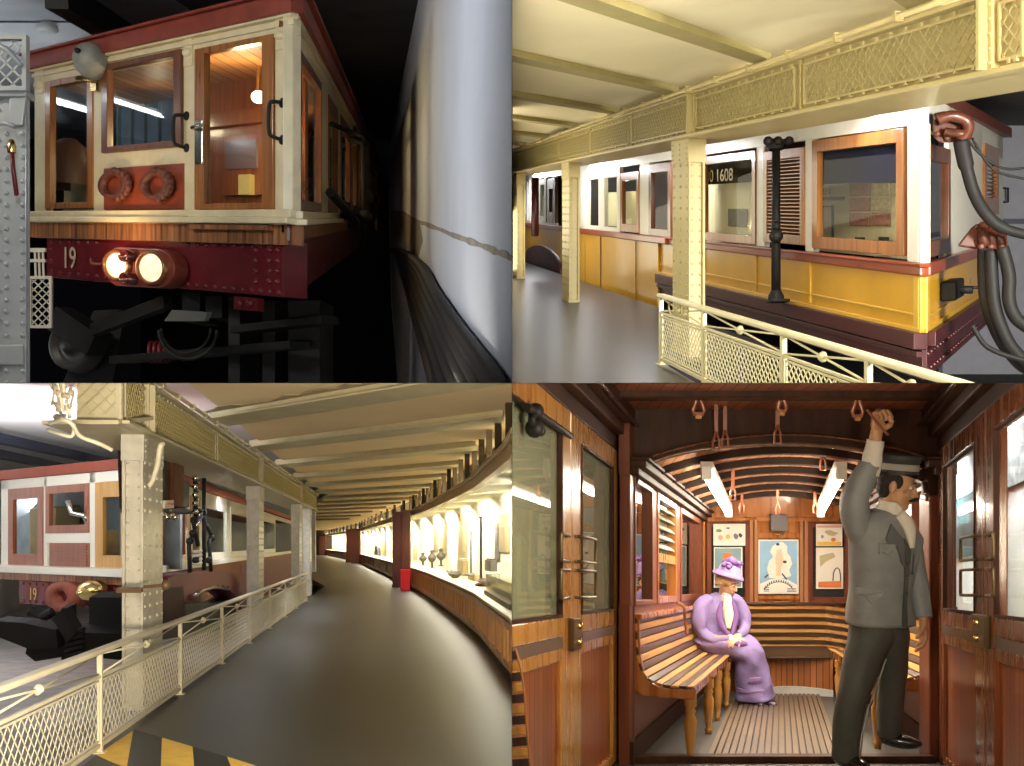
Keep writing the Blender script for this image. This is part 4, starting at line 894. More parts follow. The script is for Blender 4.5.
    g=MB(); g.tube(curve_pts([pt(163,444,10.4),pt(160,447,10.35),pt(158,462,10.35),pt(153,480,10.35),pt(149,486,10.35)]),.026,10); g.build('drain_pipe',RCREAM,label='bent cream pipe running down the nearest riveted column',cat='pipe')
    g=MB(); g.box(W,(122-512)*.0105,(146-512)*.0105,(383-590)*.0105,(383-585.5)*.0105,10.35,10.42); g.bar(pt(144,587,10.4),pt(165,585,10.6),.03,.03); g.ball(pt(166,585,10.6),.05); g.build('strap_bar',mat('rusty_strap',(.16,.10,.05),.5,.3),label='rusty flat strap bolted across the nearest riveted column',cat='strap')
    # ---- railing
    R=Face(k,(-2.46-.125*5.4,5.4),(-2.46-.125*6.4,6.4)); yy=[5.55,8.57,11.9,14.9,17.9,21.0,24.2,27.4,30.6]
    rus=[R.u(512+1000*(-2.46/Y-.125)) for Y in yy]
    railing(R,rus,-1.8,.90,'long cream railing with diamond mesh panels along the corridor',RCREAM,pitch=.125,wire=.0065)
    # ---- hazard band on the floor
    hz=thing('hazard_strip','black and yellow hazard strip painted on the corridor floor edge','floor marking',L(-2.4,6.8,-1.8),)
    YH=mat('hazard_yellow',(.78,.50,.08),.55,var=.15,vscale=6); BH_=mat('hazard_black',(.02,.02,.02),.5)
    def fl(px,py,h=.004): Y=1800/(py-H); return V3(((px-512)/1000*Y,Y,-1.8+k*Y+h))
    up=[(138,728),(166,737),(196,746),(226,756),(256,766),(286,776),(316,786)]
    lowd=[(96,752),(128,764),(160,775),(190,784),(218,793),(248,800),(280,810)]
    up=[(133,729),(162,737.5),(193,747),(227,756),(256,766),(286,776)]
    lo=[(92,754),(128,767),(160,776),(192,786),(230,797),(262,808)]
    quads=[((134,729),(162,738),(150,790),(80,766)),]
    top=lambda x: 730.5+(x-134)*.298
    cols_=[(133,160,YH),(160,192,BH_),(192,227,YH),(227,254,BH_) ]
    edges=[(128,727,100,757),(132,728,127,770),(161,738,160,780),(193,747,193,790),(226,757,233,800),(256,766,268,810)]
    names=[BH_,YH,BH_,YH,BH_]
    edges=[(112,745,70,770),(133,729,100,757),(162,737,158,780),(192,746.5,195,790),(227,756.5,236,800),(254,765,266,810)]
    seq=[YH,BH_,YH,BH_,YH]
    pts=[((133,729),(120,766)),((160,737),(160,790)),((192,746),(195,795)),((227,757),(236,800)),((250,765),(264,810)),((262,769),(280,815))]
    g=MB(); g.add([fl(106,747),fl(133,729),fl(160,737),fl(127,766),fl(97,757)],[(0,1,2,3,4)]); 
    bandY=[[(133,730),(98,754),(124,764),(130,766),(126,790),(160,738)],]
    ylw=[[(133,730),(132,731),(98,753),(126,764),(127,766),(128,790),(131,760),(160,738)]]
    def poly(name,P,m): 
        g=MB(); vs=[fl(*p) for p in P]; n=len(vs); g.add([v-V3((0,0,.004)) for v in vs]+vs,[list(range(n-1,-1,-1)),list(range(n,2*n))]+[(i,(i+1)%n,n+(i+1)%n,n+i) for i in range(n)]); g.build(name,m,hz)
    poly('yellow_stripe',[(97,755),(133,731),(127,766),(126,768),(110,762)],YH)
    poly('black_stripe',[(134,729.5),(162,738),(160,775),(158,790),(124,790),(127,767)],BH_)
    poly('yellow_stripe',[(162,738),(192.5,747),(196,790),(160,790)],YH)
    poly('black_stripe',[(192.5,747),(227,757),(240,790),(196,790)],BH_)
    poly('yellow_stripe',[(227,757),(256,766),(272,790),(240,790)],YH)
    poly('black_stripe',[(78,770),(96,756),(124,767),(124,790),(90,790)],BH_)
    # ---- display cases and cabinets on the right
    WOODC=wood('honey_wood',(.56,.28,.08),(.40,.17,.045),.35,coat=.35); WOODF=wood('fascia_wood',(.36,.22,.09),(.24,.13,.05),.4,coat=.3)
    WALLIN=mat('case_lining',(.85,.82,.62),.7); GC=glass('case_glass',(1,1,1),.25); SHELF=mat('case_shelf',(.80,.76,.60),.6)
    GREY=mat('exhibit_grey',(.10,.09,.075),.5,var=.3,vscale=20); TAN=mat('exhibit_tan',(.34,.27,.14),.6,var=.2,vscale=10)
    PIL=wood('red_brown_pillar',(.09,.026,.015),(.05,.014,.009),.35,coat=.3)
    segs=[(0,1),(1,2),(2,3),(3,4),(4,5),(5,6),(6,7)]
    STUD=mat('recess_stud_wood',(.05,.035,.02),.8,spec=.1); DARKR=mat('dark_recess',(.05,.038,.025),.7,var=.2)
    for a,b in segs:
        A,B=case[a],case[b]; near_=a<4
        Fc=Face(k,A,B); ln=Fc.len; big=Fc
        i0,i1=.0,ln
        cab=thing('display_case',['nearest stretch of the lit display case, at the right edge','lit display case section with the tall dark stands','lit display case section bending left beside the glass box','lit display case section just before the first dark pillar','lit display case section between the bin and the second pillar','far lit display case between distant pillars','farthest lit display case at the corridor end'][a],'display case',Fc(ln/2,-1.8,.4),'lit cases along the corridor')
        g=MB(); g.box(Fc,0,ln,-1.72,-1.0,.03,.9); g.box(Fc,0,ln,-1.8,-1.72,.07,.9); g.build('cabinet_body',WOODC,cab)
        n=max(1,round(ln/1.15)) if a<5 else 8
        for j in range(n):
            u0=j*ln/n+.05; u1=(j+1)*ln/n-.05
            f=frame_mb(Fc,u0,u1,-1.68,-1.05,.10,-.02,.03).build('cabinet_door',WOODC,cab,bevel=.006)
            if u1-u0>.5 and a<5:
                um=(u0+u1)/2; MB().box(Fc,um-.04,um+.04,-1.58,-1.15,-.02,.03).build('door_stile',WOODC,f,bevel=.004)
        g=MB(); g.box(Fc,-.02,ln+.02,-1.0,-.955,-.05,.9); g.build('counter_edge',mat('ivory_ledge',(.62,.52,.30),.4),cab,bevel=.01)
        g=MB(); g.box(Fc,-.02,ln+.02,1.06,1.28,-.06,.10); g.box(Fc,-.02,ln+.02,1.24,1.30,-.12,.10); g.build('fascia',WOODF,cab,bevel=.012)
        g=MB(); g.box(Fc,-.3,ln+.3,-.95,1.3,.95,1.0); g.build('back_panel',WALLIN,cab)
        g=MB(); g.box(Fc,-.3,ln+.3,-1.0,-.96,.0,.97); g.build('case_floor',SHELF,cab)
        g=MB(); g.box(Fc,-.3,ln+.3,1.08,1.12,.1,.97); g.build('case_top',WALLIN,cab)
        g=MB(); g.box(Fc,.0,ln,-.95,1.06,.02,.03); g.build('glass_front',GC,cab)
        tl=thing('case_lamp','strip lamp hidden behind the fascia of the lit display case','lamp',Fc(ln/2,1.1,.4),'strip lamps in the display cases') if 0 else None
        pass
        nl=2 if ln>4 else 1
        nl=max(1,math.ceil(ln/6)); li=ln/nl
        for q_ in range(nl):
            um=(q_+.5)*li; ar=area('case_strip_%d_%d'%(a,q_),Fc(um,1.02,.3),Fc(um,-.4,.95),li*1.25,.3,li*(85 if a<5 else 105),(1,.93,.74))
            zax=(Fc(um,1.02,.3)-Fc(um,-.4,.95)).normalized(); xax=(Fc(1,0,0)-Fc(0,0,0)).normalized(); yax=zax.cross(xax).normalized(); xax=yax.cross(zax)
            ar.matrix_world=Matrix.Translation(Fc(um,1.02,.3)) @ Matrix((xax,yax,zax)).transposed().to_4x4()
        # recess above the fascia
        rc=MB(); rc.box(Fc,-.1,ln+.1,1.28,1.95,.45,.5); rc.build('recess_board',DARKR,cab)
        m_=max(2,round(ln/1.6)) if a<5 else 10
        for j in range(m_):
            u=(j+.5)*ln/m_; w_=.05 if a<5 else .2
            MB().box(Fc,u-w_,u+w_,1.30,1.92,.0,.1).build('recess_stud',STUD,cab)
    # pillars
    for i,(px,Y,w_,lab) in enumerate(((397,40.5,.36,'dark brown pillar between display cases, nearest of the four'),(405.5,38.6,.36,'dark brown pillar with a red base, right twin of the nearest pillar'),(350,92,.75,'far dark pillar in the display case row'),(356,88,.75,'far dark pillar close to the right twin, before the second case'),(322,148,1.0,'farthest dark pillar at the corridor end'))):
        X=(px-512)/1000*Y; c0=-1.8; pl=thing('pillar',lab,'pillar',L(X,Y,c0),'dark pillars between the display cases')
        g=MB(); g.hexa([L(X-w_/2,Y,c0),L(X+w_/2,Y,c0),L(X+w_/2,Y+w_,c0),L(X-w_/2,Y+w_,c0),L(X-w_/2,Y,1.28),L(X+w_/2,Y,1.28),L(X+w_/2,Y+w_,1.28),L(X-w_/2,Y+w_,1.28)]); g.build('shaft',PIL,pl,bevel=.02)
        s2=w_*1.12; g=MB(); g.hexa([L(X-s2/2,Y-.05,c0),L(X+s2/2,Y-.05,c0),L(X+s2/2,Y+w_,c0),L(X-s2/2,Y+w_,c0),L(X-s2/2,Y-.05,c0+.12),L(X+s2/2,Y-.05,c0+.12),L(X+s2/2,Y+w_,c0+.12),L(X-s2/2,Y+w_,c0+.12)]); g.build('base',PIL,pl)
    bx=thing('red_cabinet','small bright red cabinet at the foot of the nearest dark pillar','cabinet',L((405-512)/1000*37.5,37.5,-1.8))
    Y=37.6; x0,x1=(400.5-512)/1000*Y,(410-512)/1000*Y
    MB().hexa([L(x0,Y,-1.8),L(x1,Y,-1.8),L(x1,Y+.4,-1.8),L(x0,Y+.4,-1.8),L(x0,Y,-1.05),L(x1,Y,-1.05),L(x1,Y+.4,-1.05),L(x0,Y+.4,-1.05)]).build('body',mat('signal_red',(.50,.012,.02),.3,coat=.4),bx,bevel=.02)
    MB().hexa([L(x0-.02,Y-.03,-1.05),L(x1+.02,Y-.03,-1.05),L(x1+.02,Y+.4,-1.05),L(x0-.02,Y+.4,-1.05),L(x0-.02,Y-.03,-1.0),L(x1+.02,Y-.03,-1.0),L(x1+.02,Y+.4,-1.0),L(x0-.02,Y+.4,-1.0)]).build('lid',mat('signal_red',(.5,.01,.02),.3),bx)
    # exhibits
    def ex(px,pyb,pyt,d,kind,lab,m=GREY,w_=6,cat='exhibit'):
        best=None
        for a,b in segs:
            Fc=Face(k,case[a],case[b]).shifted(d); u=Fc.u(px)
            if not 8<Fc.Y(px)<130: continue
            cost=max(0,-u,u-(case[b][1]-case[a][1])*1.02)
            if best is None or cost<best[0]: best=(cost,Fc,u)
        cost,Fc,u=best
        Yq=Fc.Y(px); c0=-.955; c1=max(c0+.05,Fc.c(px,pyt)); base=max(c0,Fc.c(px,pyb)) ; wu=abs(Fc.u(px+1)-Fc.u(px))*w_/2
        if pyb>=571 or kind!='print': base=max(c0,min(base,c1-.05))
        g=MB(); q=Fc(u,base,0)
        if kind=='stand': g.lathe(q,(0,0,1),[(.14,0),(.14,.03),(.03,.06),(.025,c1-base),(.05,c1-base),(.05,c1-base+.03),(0,c1-base+.03)],12)
        if kind=='figure':
            h=c1-base; g.lathe(q,(0,0,1),[(.10,0),(.10,.03),(.04,.05),(.05,h*.3),(.15,h*.45),(.17,h*.6),(.06,h*.78),(.08,h*.86),(.08,h*.95),(0,h)],12); g.box(Fc,u-.26,u+.26,base+h*.5,base+h*.58,-.03,.03)
        if kind=='bowl': g.lathe(q,(0,0,1),[(.06,0),(.08,.02),(.16,.08),(.22,.16),(.20,.16),(.14,.09),(0,.05)],18)
        if kind=='block': g.box(Fc,u-wu,u+wu,base,c1,-.06,.10); g.box(Fc,u-wu*.7,u+wu*.7,c1,c1+.04,-.04,.08)
        if kind=='print': g.box(Fc,u-wu,u+wu,Fc.c(px,pyb),c1,-.01,.01)
        if kind=='model': g.box(Fc,u-wu,u+wu,base,base+.06,-.1,.1); g.prism(Fc,[(u-wu*.8,base+.06),(u+wu*.8,base+.06),(u+wu*.5,c1),(u-wu*.3,c1)],-.08,.08); [g.lathe(Fc(u+s_*wu,base+.05,-.11),(Fc.n[0],Fc.n[1],0),[(0,0),(.07,0),(.07,.03),(0,.03)],12) for s_ in (-.6,.6)]
        g.build('exhibit' if kind not in('print',) else 'wall_print',m,label=lab,cat=cat,bevel=.004)
    ex(423,570,552,.6,'figure','small dark figure stand, left of the pair in the lit case')
    ex(432,570,549,.6,'figure','small dark figure stand, right of the pair in the lit case')
    ex(377,562,546,.8,'model','dark little machine model in the second lit case',BLACK,5)
    ex(471,575,533,.5,'stand','thin tall stand, left of two in the lit case')
    ex(481,585,518,.4,'stand','tallest thin dark stand in the lit case',BLACK)
    ex(443,555,523,.93,'print','grey print on the case wall above the figure pair',TAN,7,'print')
    ex(462,560,515,.93,'print','tall tan print on the case wall left of the thin stands',TAN,9,'print')
    ex(503,552,514,.93,'print','pale print on the case wall at the right edge',TAN,12,'print')
    ex(384,556,533,.93,'print','small tan print in the second lit case',TAN,4,'print')
    ex(487,596,578,.5,'bowl','dark round bowl on the case floor')
    ex(474,588,576,.6,'block','tan wooden block on the case floor beside the bowl',TAN,9)
    ex(452,576,571,.7,'model','low grey model on the case floor',GREY,7)
    ex(462,574,560,.7,'block','square tan box standing deep in the lit case',TAN,6)
    ex(441,566,548,.75,'figure','tiny dark figure stand between the print and the pair of figures')
    ex(497,560,523,.93,'print','brown print on the case wall just behind the tallest stand',GREY,5,'print')
    ex(436,552,528,.93,'print','narrow brown print on the case wall above the pair of figures',TAN,4,'print')
    ex(415,560,545,.93,'print','small square print on the case wall beside the red cabinet',TAN,4,'print')
    ex(490,571,560,.7,'block','square dark box deep in the lit case, behind the bowl',GREY,6)
    ex(455,590,586,.3,'bowl','small dark bowl near the front glass of the lit case')
    gb=thing('glass_box','glass covered box with a dark grey base at the right edge of the lit case','box',pt(502,600,12.2))
    Fg=Face(k,case[0],case[1]).shifted(.25); Fg2=Face(k,case[1],case[2]).shifted(.25)
    a0,a1=sorted((Fg2.u(492),Fg2.u(520))); MB().box(Fg2,a0,a1,-.955,-.87,-.15,.3).build('box_base',GREY,gb,bevel=.01); MB().box(Fg2,a0+.02,a1,-.87,-.57,-.12,.27).build('glass_cover',glass('box_glass',(.8,.78,.6),1,dirt=.25),gb)
    g=MB(); g.box(Fg2,a0+.15,a1-.1,-.87,-.78,-.02,.15); g.build('model_inside',TAN,gb)
    # ---- the tram beyond the railing
    C=(-5.655,15.0); F=Face(k,C,(C[0]-1.212,C[1]+1)); S=Face(k,C,(C[0]-.154,C[1]+1)); cf=lambda y:(H-y)*.015
    car=thing('tram_car','cream framed tram with red roof and dark lamp rings, behind the railing','tram',L(-7,17,-2.3)); fu=F.u; fc=F.c
    DR2=mat('brick_red_roof',(.27,.055,.03),.7,var=.15)
    WH2=mat('bright_cream',(.82,.78,.66),.35,coat=.2); cb=cf(573); ct=cf(470); zt=cf(462)
    uL=fu(1); far=S.u(300)
    P=[F(uL,0,-.1),F(-.1,0,-.1),S(-.05,0,-.12),S(far,0,-.12),S(far,0,3.0)]; poly=[(p[0],p[1]) for p in P]
    plate('roof',k,poly,ct+.02,zt+.06,DR2,parent=car,bevel=.01)
    g=MB()
    for x0,x1 in ((1,9),(43.5,46.5),(89.5,96),(130,135)): g.box(F,fu(x1),fu(x0),cb,ct+.03,-.0,.08)
    hr=fc(90,483)
    g.box(F,0,uL,hr,ct+.03,0,.08); g.box(F,fu(91),fu(45),fc(70,543),fc(70,533),0,.08)
    for x0,x1 in ((130,140),(165,169),(186,190),(199.5,203),(226.5,230),(255,258)): g.box(S,S.u(x0),S.u(x1),cb,ct+.03,0,.08)
    g.box(S,0,far,hr+.0,ct+.03,0,.08); g.build('cream_frame',WH2,car,bevel=.006)
    g=MB(); g.box(F,-.1,uL+.1,cb-.05,cb+.07,-.14,0); g.box(S,-.1,far,cb-.05,cb+.07,-.12,0); g.build('sill',WH2,car,bevel=.012)
    def sw(fc_,nm,x0,x1,c0,c1,fm,w_,par=car):
        a,b=sorted((fc_.u(x0),fc_.u(x1))); return sash(fc_,nm,a,b,c0,c1,w_,-.02,.05,fm,glass('tram_window_glass',(.9,.94,.93),.12),par)
    RW=wood('red_oak',(.33,.10,.04),(.20,.055,.02),.3,coat=.5)
    sw(F,'window',9,43.5,cb+.07,hr,RW,.19); sw(F,'window',46.5,89.5,fc(70,533),hr,RW,.13); sw(F,'door',96,130,cb+.02,hr,OCHREW,.24)
    g=MB(); g.box(F,fu(90),fu(50),cb+.06,fc(70,543),-.01,.04); g.build('louvre_panel',RW,car)
    g=MB(); 
    for j in range(7): c=cb+.09+j*.05; g.box(F,fu(88),fu(52),c,c+.02,-.03,-.01)
    g.build('panel_slats',RW,car)
    for x0,x1,m_ in ((140,165,RW),(169,186,RW),(190,199.5,OCHREW),(203,226.5,WH2),(230,255,WH2),(258,275,WH2)): sw(S,'window',x0,x1,cb+.05,hr,m_,.18)
    g=MB(); g.box(F,-.02,uL,fc(60,583)+.02,cb-.05,-.02,.1); g.build('board_strip',STRIPW,car); g=MB(); g.box(S,-.02,far,-1.25,cb-.05,-.02,.1); g.build('side_boards',mat('side_boards_brown',(.20,.075,.03),.6,var=.3,stretch=(4,4,.5),spec=.2),car)
    g=MB(); g.box(F,.0,fu(17),fc(60,607),fc(60,583),.03,.3)
    for j in range(16): g.rivet(F(fu(22+j*6.5),fc(60,586),.03),(-.6,-.8,0),.03); g.rivet(F(fu(22+j*6.5),fc(60,604),.03),(-.6,-.8,0),.03)
    g.build('buffer_beam',MAROON,car,bevel=.008)
    g=MB(); g.box(S,S.u(240),far,-1.9,-.62,-.03,.05); g.build('maroon_side',mat('fender_maroon',(.11,.010,.012),.6),car)
    g=MB(); text_mesh(g,'19',lambda u,v,d:F(fu(28)-u,v,d),0,fc(33,600),.30,.01,.006); g.build('number',mat('gold_number',(.60,.42,.12),.4),car)
    RR=mat('dusky_ring',(.24,.065,.04),.6,var=.2,spec=.2)
    Fh=F.shifted(-.25); g=MB(); ering(g,Fh,60.5,597,15,15,[(.42,.2),(.42,.0),(.6,-.03),(1,-.02),(1,.10),(.85,.28)],30); g.build('lamp_ring',RR,car)
    g=MB(); ering(g,Fh,60.5,597,6.5,6.5,[(1,.12),(0,.12)],20); g.build('lamp_hole',MAROON,car)
    g=MB(); ering(g,Fh,88.5,591,9.5,9.8,[(1.0,.15),(1,.02),(.8,-.08),(.4,-.13),(.18,-.14),(.16,-.18),(0,-.18)],28); g.build('brass_bell',BRASS,car,label='round brass bell beside the ring')
    g=MB()
    for j in range(6): ering(g,Fh,88.5,591,11,11,[(.1,.2),(.1,.25)],6) if 0 else None
    pb=lambda px,py,Y=13.2: pt(px,py,Y)
    g.prism(lambda u,v,d: V3((u*13.2,d,v*13.2)),[((x-512)/1000,(383-y)/1000) for x,y in ((-5,621),(24,623),(56,630),(58,649),(30,650),(-5,636))],13.2,13.5)
    g.prism(lambda u,v,d: V3((u*13.2,d,v*13.2)),[((x-512)/1000,(383-y)/1000) for x,y in ((18,642),(14,660),(24,668),(60,662),(130,668),(130,640),(60,638))],13.5,14.1)
    for j in range(5): g.bar(pb(66,634+j*5.5),pb(84,629+j*5.5),.10,.05)
    g.box(W,(61-512)*.0134,(67-512)*.0134,(383-660)*.0134,(383-608)*.0134,13.4,13.7); g.box(W,(70-512)*.0134,(128-512)*.0134,(383-664)*.0134,(383-607)*.0134,14.0,14.4)
    g.tube(arc(pb(42,637,13.6),(1,0,0),(0,0,1),.16,0,6.28,14),.05); g.tube(curve_pts([pb(30,610,14),pb(40,617,14),pb(53,612,14)]),.07); g.bar(pb(62,613,13.3),pb(76,637,13.2),.18,.2)
    g.build('coupling_gear',mat('soot_black',(.012,.011,.011),.7,spec=.2),car,bevel=.008)
    BHf=Face(k,(C[0]-.154*2.2,C[1]+2.2),(C[0]-.154*2.2-1.212,C[1]+3.2)); g=MB(); g.box(BHf,-.5,BHf.u(5),cb,ct,0,.05); g.build('bulkhead',mat('grey_inside',(.22,.24,.26),.6,var=.4,vscale=1.5),car)
    g=MB(); g.box(BHf,BHf.u(86),BHf.u(60),cb,BHf.c(70,505),-.6,-.1); g.build('driver_desk',mat('brass_brown',(.30,.20,.08),.4,.3),car,bevel=.03); g=MB(); g.tube([pt(68,500,15.9),pt(72,513,15.9),pt(84,515,15.9),pt(89,522,15.9)],.05); g.build('control_crank',CHROME,car)
    g=MB(); g.box(BHf,BHf.u(118),BHf.u(104),cb,BHf.c(110,530),-.3,.0); g.build('inner_door',OCHREW,car)
    # box and levers between the columns
    Kf=Face(k,(-3.0-.13*12,12),(-3.0-.13*13,13)); q=lambda x,y:(Kf.u(x),Kf.c(x,y)); bxp=Kf; p2=lambda x,y,d=0: Kf.shifted(d)(Kf.shifted(d).u(x),Kf.shifted(d).c(x,y))
    ctl=thing('control_box','tall black brown control box hung behind the nearest column, with a white tag','control box',p2(170,525,-.08))
    g=MB(); pass
    g.prism(bxp,[q(156,448),q(174,451),q(174,506),q(158,509)],.05,.5); DKW=mat('black_walnut',(.05,.02,.011),.7,var=.4,spec=.15); FEN=mat('fender_maroon',(.11,.010,.012),.6,var=.3,spec=.2)
    g.build('box_body',DKW,ctl,bevel=.02); g=MB(); g.prism(bxp,[q(174,450),q(184,458),q(184,507),q(174,506)],.0,.45); g.build('box_side',mat('brown_walnut',(.12,.045,.018),.7,var=.3,spec=.15),ctl)
    g=MB(); g.prism(bxp,[q(184,475),q(196,482),q(196,507),q(184,508)],.1,.5); g.prism(bxp,[q(158,509),q(184,507),q(196,510),q(196,514),q(160,514)],.05,.5); g.build('lower_box',BLACK,ctl,bevel=.02)
    g=MB(); g.prism(bxp,[q(165,500.5),q(174,500),q(174,508),q(165,508.5)],-.0,.04); tg=g.build('white_tag',mat('tag_white',(.85,.82,.76),.5),ctl)
    g=MB(); g.prism(bxp,[q(167,503),q(172,503),q(172,505),q(167,505)],-.03,.0); g.build('tag_mark',mat('tag_red',(.6,.05,.04),.5),tg)
    g=MB(); 
    for j in range(4): MB().ball(p2(163+j*4,515+j%2*2,-.08),.05).build('cable_clip',CHROME,ctl)
    pole=thing('lever_frame','black lever frame with jointed rods standing on the maroon fender','levers',p2(205,570))
    g=MB(); Yp=12.9
    for a in (((204,478),(204,570)),((195,476),(196,520)),((190,572),(189,545),(190,541)),((211,571),(209,542),(212,536)),((190,541),(203,512)),((212,536),(201,514)),((193,520),(203,512)),((193,520),(198,545)),((198,510),(205,512))):
        g.tube([p2(x,y,-.08) for x,y in a],.035,8)
    g.build('rods',BLACK,pole); g=MB()
    for x,y in ((190,541),(212,538),(203,513),(193,533),(196,560),(209,560),(194,520)): g.lathe(p2(x,y,-.10),(0,-1,0),[(.055,-.02),(.055,.03),(.03,.05),(0,.05)],12)
    g.build('joints',CHROME if 0 else BLACK,pole)
    g=MB()
    for j in range(4): g.lathe(p2(196.5,553+j*4,-.10),(0,0,1),[(.05,0),(.09,.02),(.09,.04),(.05,.05)],12)
    g.build('insulators',mat('porcelain',(.7,.68,.6),.3),pole)
    g=MB()
    for j in range(12): g.ball(p2(195+(j%2)*1.6,478+j*4.2,-.08),.045)
    g.build('chain',CHROME,label='hanging chain beside the control box',cat='chain')
    fd=thing('wheel_fender','maroon curved wheel fender behind the railing, right of the nearest column','fender',p2(205,610,-.08))
    g=MB(); P=[q(x,y) for x,y in ((166,600),(168,578),(185,573),(222,570),(232,573),(240,583),(244,594),(246,606),(240,606),(236,596),(228,588),(214,586),(200,590),(190,598),(172,600))]
    g.prism(bxp,P,.0,.45,True); g.build('fender_plate',FEN,fd)
    g=MB(); 
    for j in range(9): g.rivet(p2(190+j*5.5,596-j*1.9+(j>5)*(j-5)*2,-.06),(0,-1,0),.03)
    g.tube([p2(x,y,-.06) for x,y in ((190,599),(201,591),(214,587),(228,589))],.03); g.build('fender_rim',mat('dark_rim',(.10,.02,.02),.25,coat=.5),fd)
    g=MB(); g.prism(bxp,[q(160,588),q(180,586),q(183,622),q(160,636)],-.05,.3); g.build('relay_box',DKW,label='dark walnut box beside the nearest column, under the maroon fender',cat='box',bevel=.02)
    g=MB(); g.prism(Kf,[q(170,606),q(241,600),q(241,628),q(170,640)],.1,.5); g.build('bogie_block',BLACK,label='black bogie block in the shade under the maroon fender',cat='bogie',bevel=.02)
    # ---- lights
    area('track_ceiling_fill',L(-8.0,12.2,1.5),L(-7.8,15,2.75),2.0,1.6,230,(.93,.96,1))  # added light that whitens the ceiling over the track
    area('front_light',(-3.9,5.2,-.15),F(1.6,.2,0),.9,.3,38,(1,.97,.9))
    area('roof_top_fill',L(-9.6,19,1.45),L(-9.9,20,3),3.5,3.5,650,(.97,.98,1))  # added above the tram roof to brighten the ceiling, no fitting
    for j,(y0,w_) in enumerate(((17,60),(24,90),(32,110))): 
        a=L(-3.0-.125*y0-.1,y0,.95); l=area('track_tube_%d'%j,a,a+V3((-.2,0,-1)),.2,3,w_,(.92,.95,1))
    area('corridor_ceiling_light',(-1.6,4.4,-.08),(-1.2,9,-2.5),1.4,.5,80,(1,.93,.82))
    area('corridor_up_fill',(-.7,3.4,-1.55),(-1.3,7.5,.5),1.0,.5,640,(1,.84,.58))  # added low and out of view to brighten the vault
    crop_room(-1,-1)
def oball(mb, c, ax, rad, n=16, m=11):
    vs=[]; fs=[]; c=V3(c)
    for i in range(m+1):
        th=math.pi*i/m
        for j in range(n):
            ph=2*math.pi*j/n
            vs.append(c+ax[0]*(math.sin(th)*math.cos(ph)*rad[0])+ax[1]*(math.sin(th)*math.sin(ph)*rad[1])+ax[2]*(math.cos(th)*rad[2]))
    for i in range(m):
        for j in range(n): fs.append((i*n+j,i*n+(j+1)%n,(i+1)*n+(j+1)%n,(i+1)*n+j))
    mb.add(vs,fs,True)
def head(mb, c, fwd, up, s=1.0):
    f=V3(fwd).normalized(); u=(V3(up)-f*V3(up).dot(f)).normalized(); r=f.cross(u); A=(r,f,u); c=V3(c)
    P=lambda a,b,d: c+(r*a+f*b+u*d)*s
    oball(mb,P(0,-.012,.03),A,(.074*s,.092*s,.088*s)); oball(mb,P(0,.018,-.035),A,(.058*s,.066*s,.075*s)); oball(mb,P(0,.052,-.088),A,(.026*s,.024*s,.022*s))
    oball(mb,P(0,.062,.035),A,(.050*s,.022*s,.022*s))
    mb.tube([P(0,.074,.022),P(0,.092,-.008),P(0,.100,-.022),P(0,.080,-.034)],[.009*s,.012*s,.013*s,.012*s],8)
    for g in (-1,1):
        oball(mb,P(g*.014,.086,-.026),A,(.009*s,.010*s,.008*s),8,6); oball(mb,P(g*.036,.055,-.02),A,(.022*s,.022*s,.024*s))
        oball(mb,P(g*.076,-.008,.0),A,(.010*s,.020*s,.032*s),10,7); oball(mb,P(g*.029,.074,.032),A,(.021*s,.010*s,.007*s),8,6)
    oball(mb,P(0,.082,-.052),A,(.023*s,.009*s,.006*s),10,6); oball(mb,P(0,.079,-.063),A,(.020*s,.010*s,.007*s),10,6)
    return P,A
def face_parts(body,P,A,s,lipm):
    EW=mat('eye_white',(.8,.78,.74),.25,coat=.5); EI=mat('eye_dark',(.03,.02,.015),.15,coat=.6); BR=mat('brow_hair',(.04,.025,.018),.8)
    for g in (-1,1):
        m=MB(); oball(m,P(g*.029,.068,.014),A,(.014*s,.013*s,.009*s),12,8); e=m.build('eye',EW,body)
        m=MB(); oball(m,P(g*.029,.0795,.013),A,(.006*s,.004*s,.006*s),10,6)
        m.build('iris',EI,body)
        m=MB(); m.tube([P(g*.012,.082,.036),P(g*.030,.084,.041),P(g*.048,.070,.034)],[.003*s,.004*s,.002*s],6); m.build('eyebrow',BR,body)
    m=MB(); oball(m,P(0,.087,-.053),A,(.020*s,.006*s,.004*s),10,6); oball(m,P(0,.084,-.061),A,(.016*s,.007*s,.005*s),10,6); m.build('lips',lipm,body)
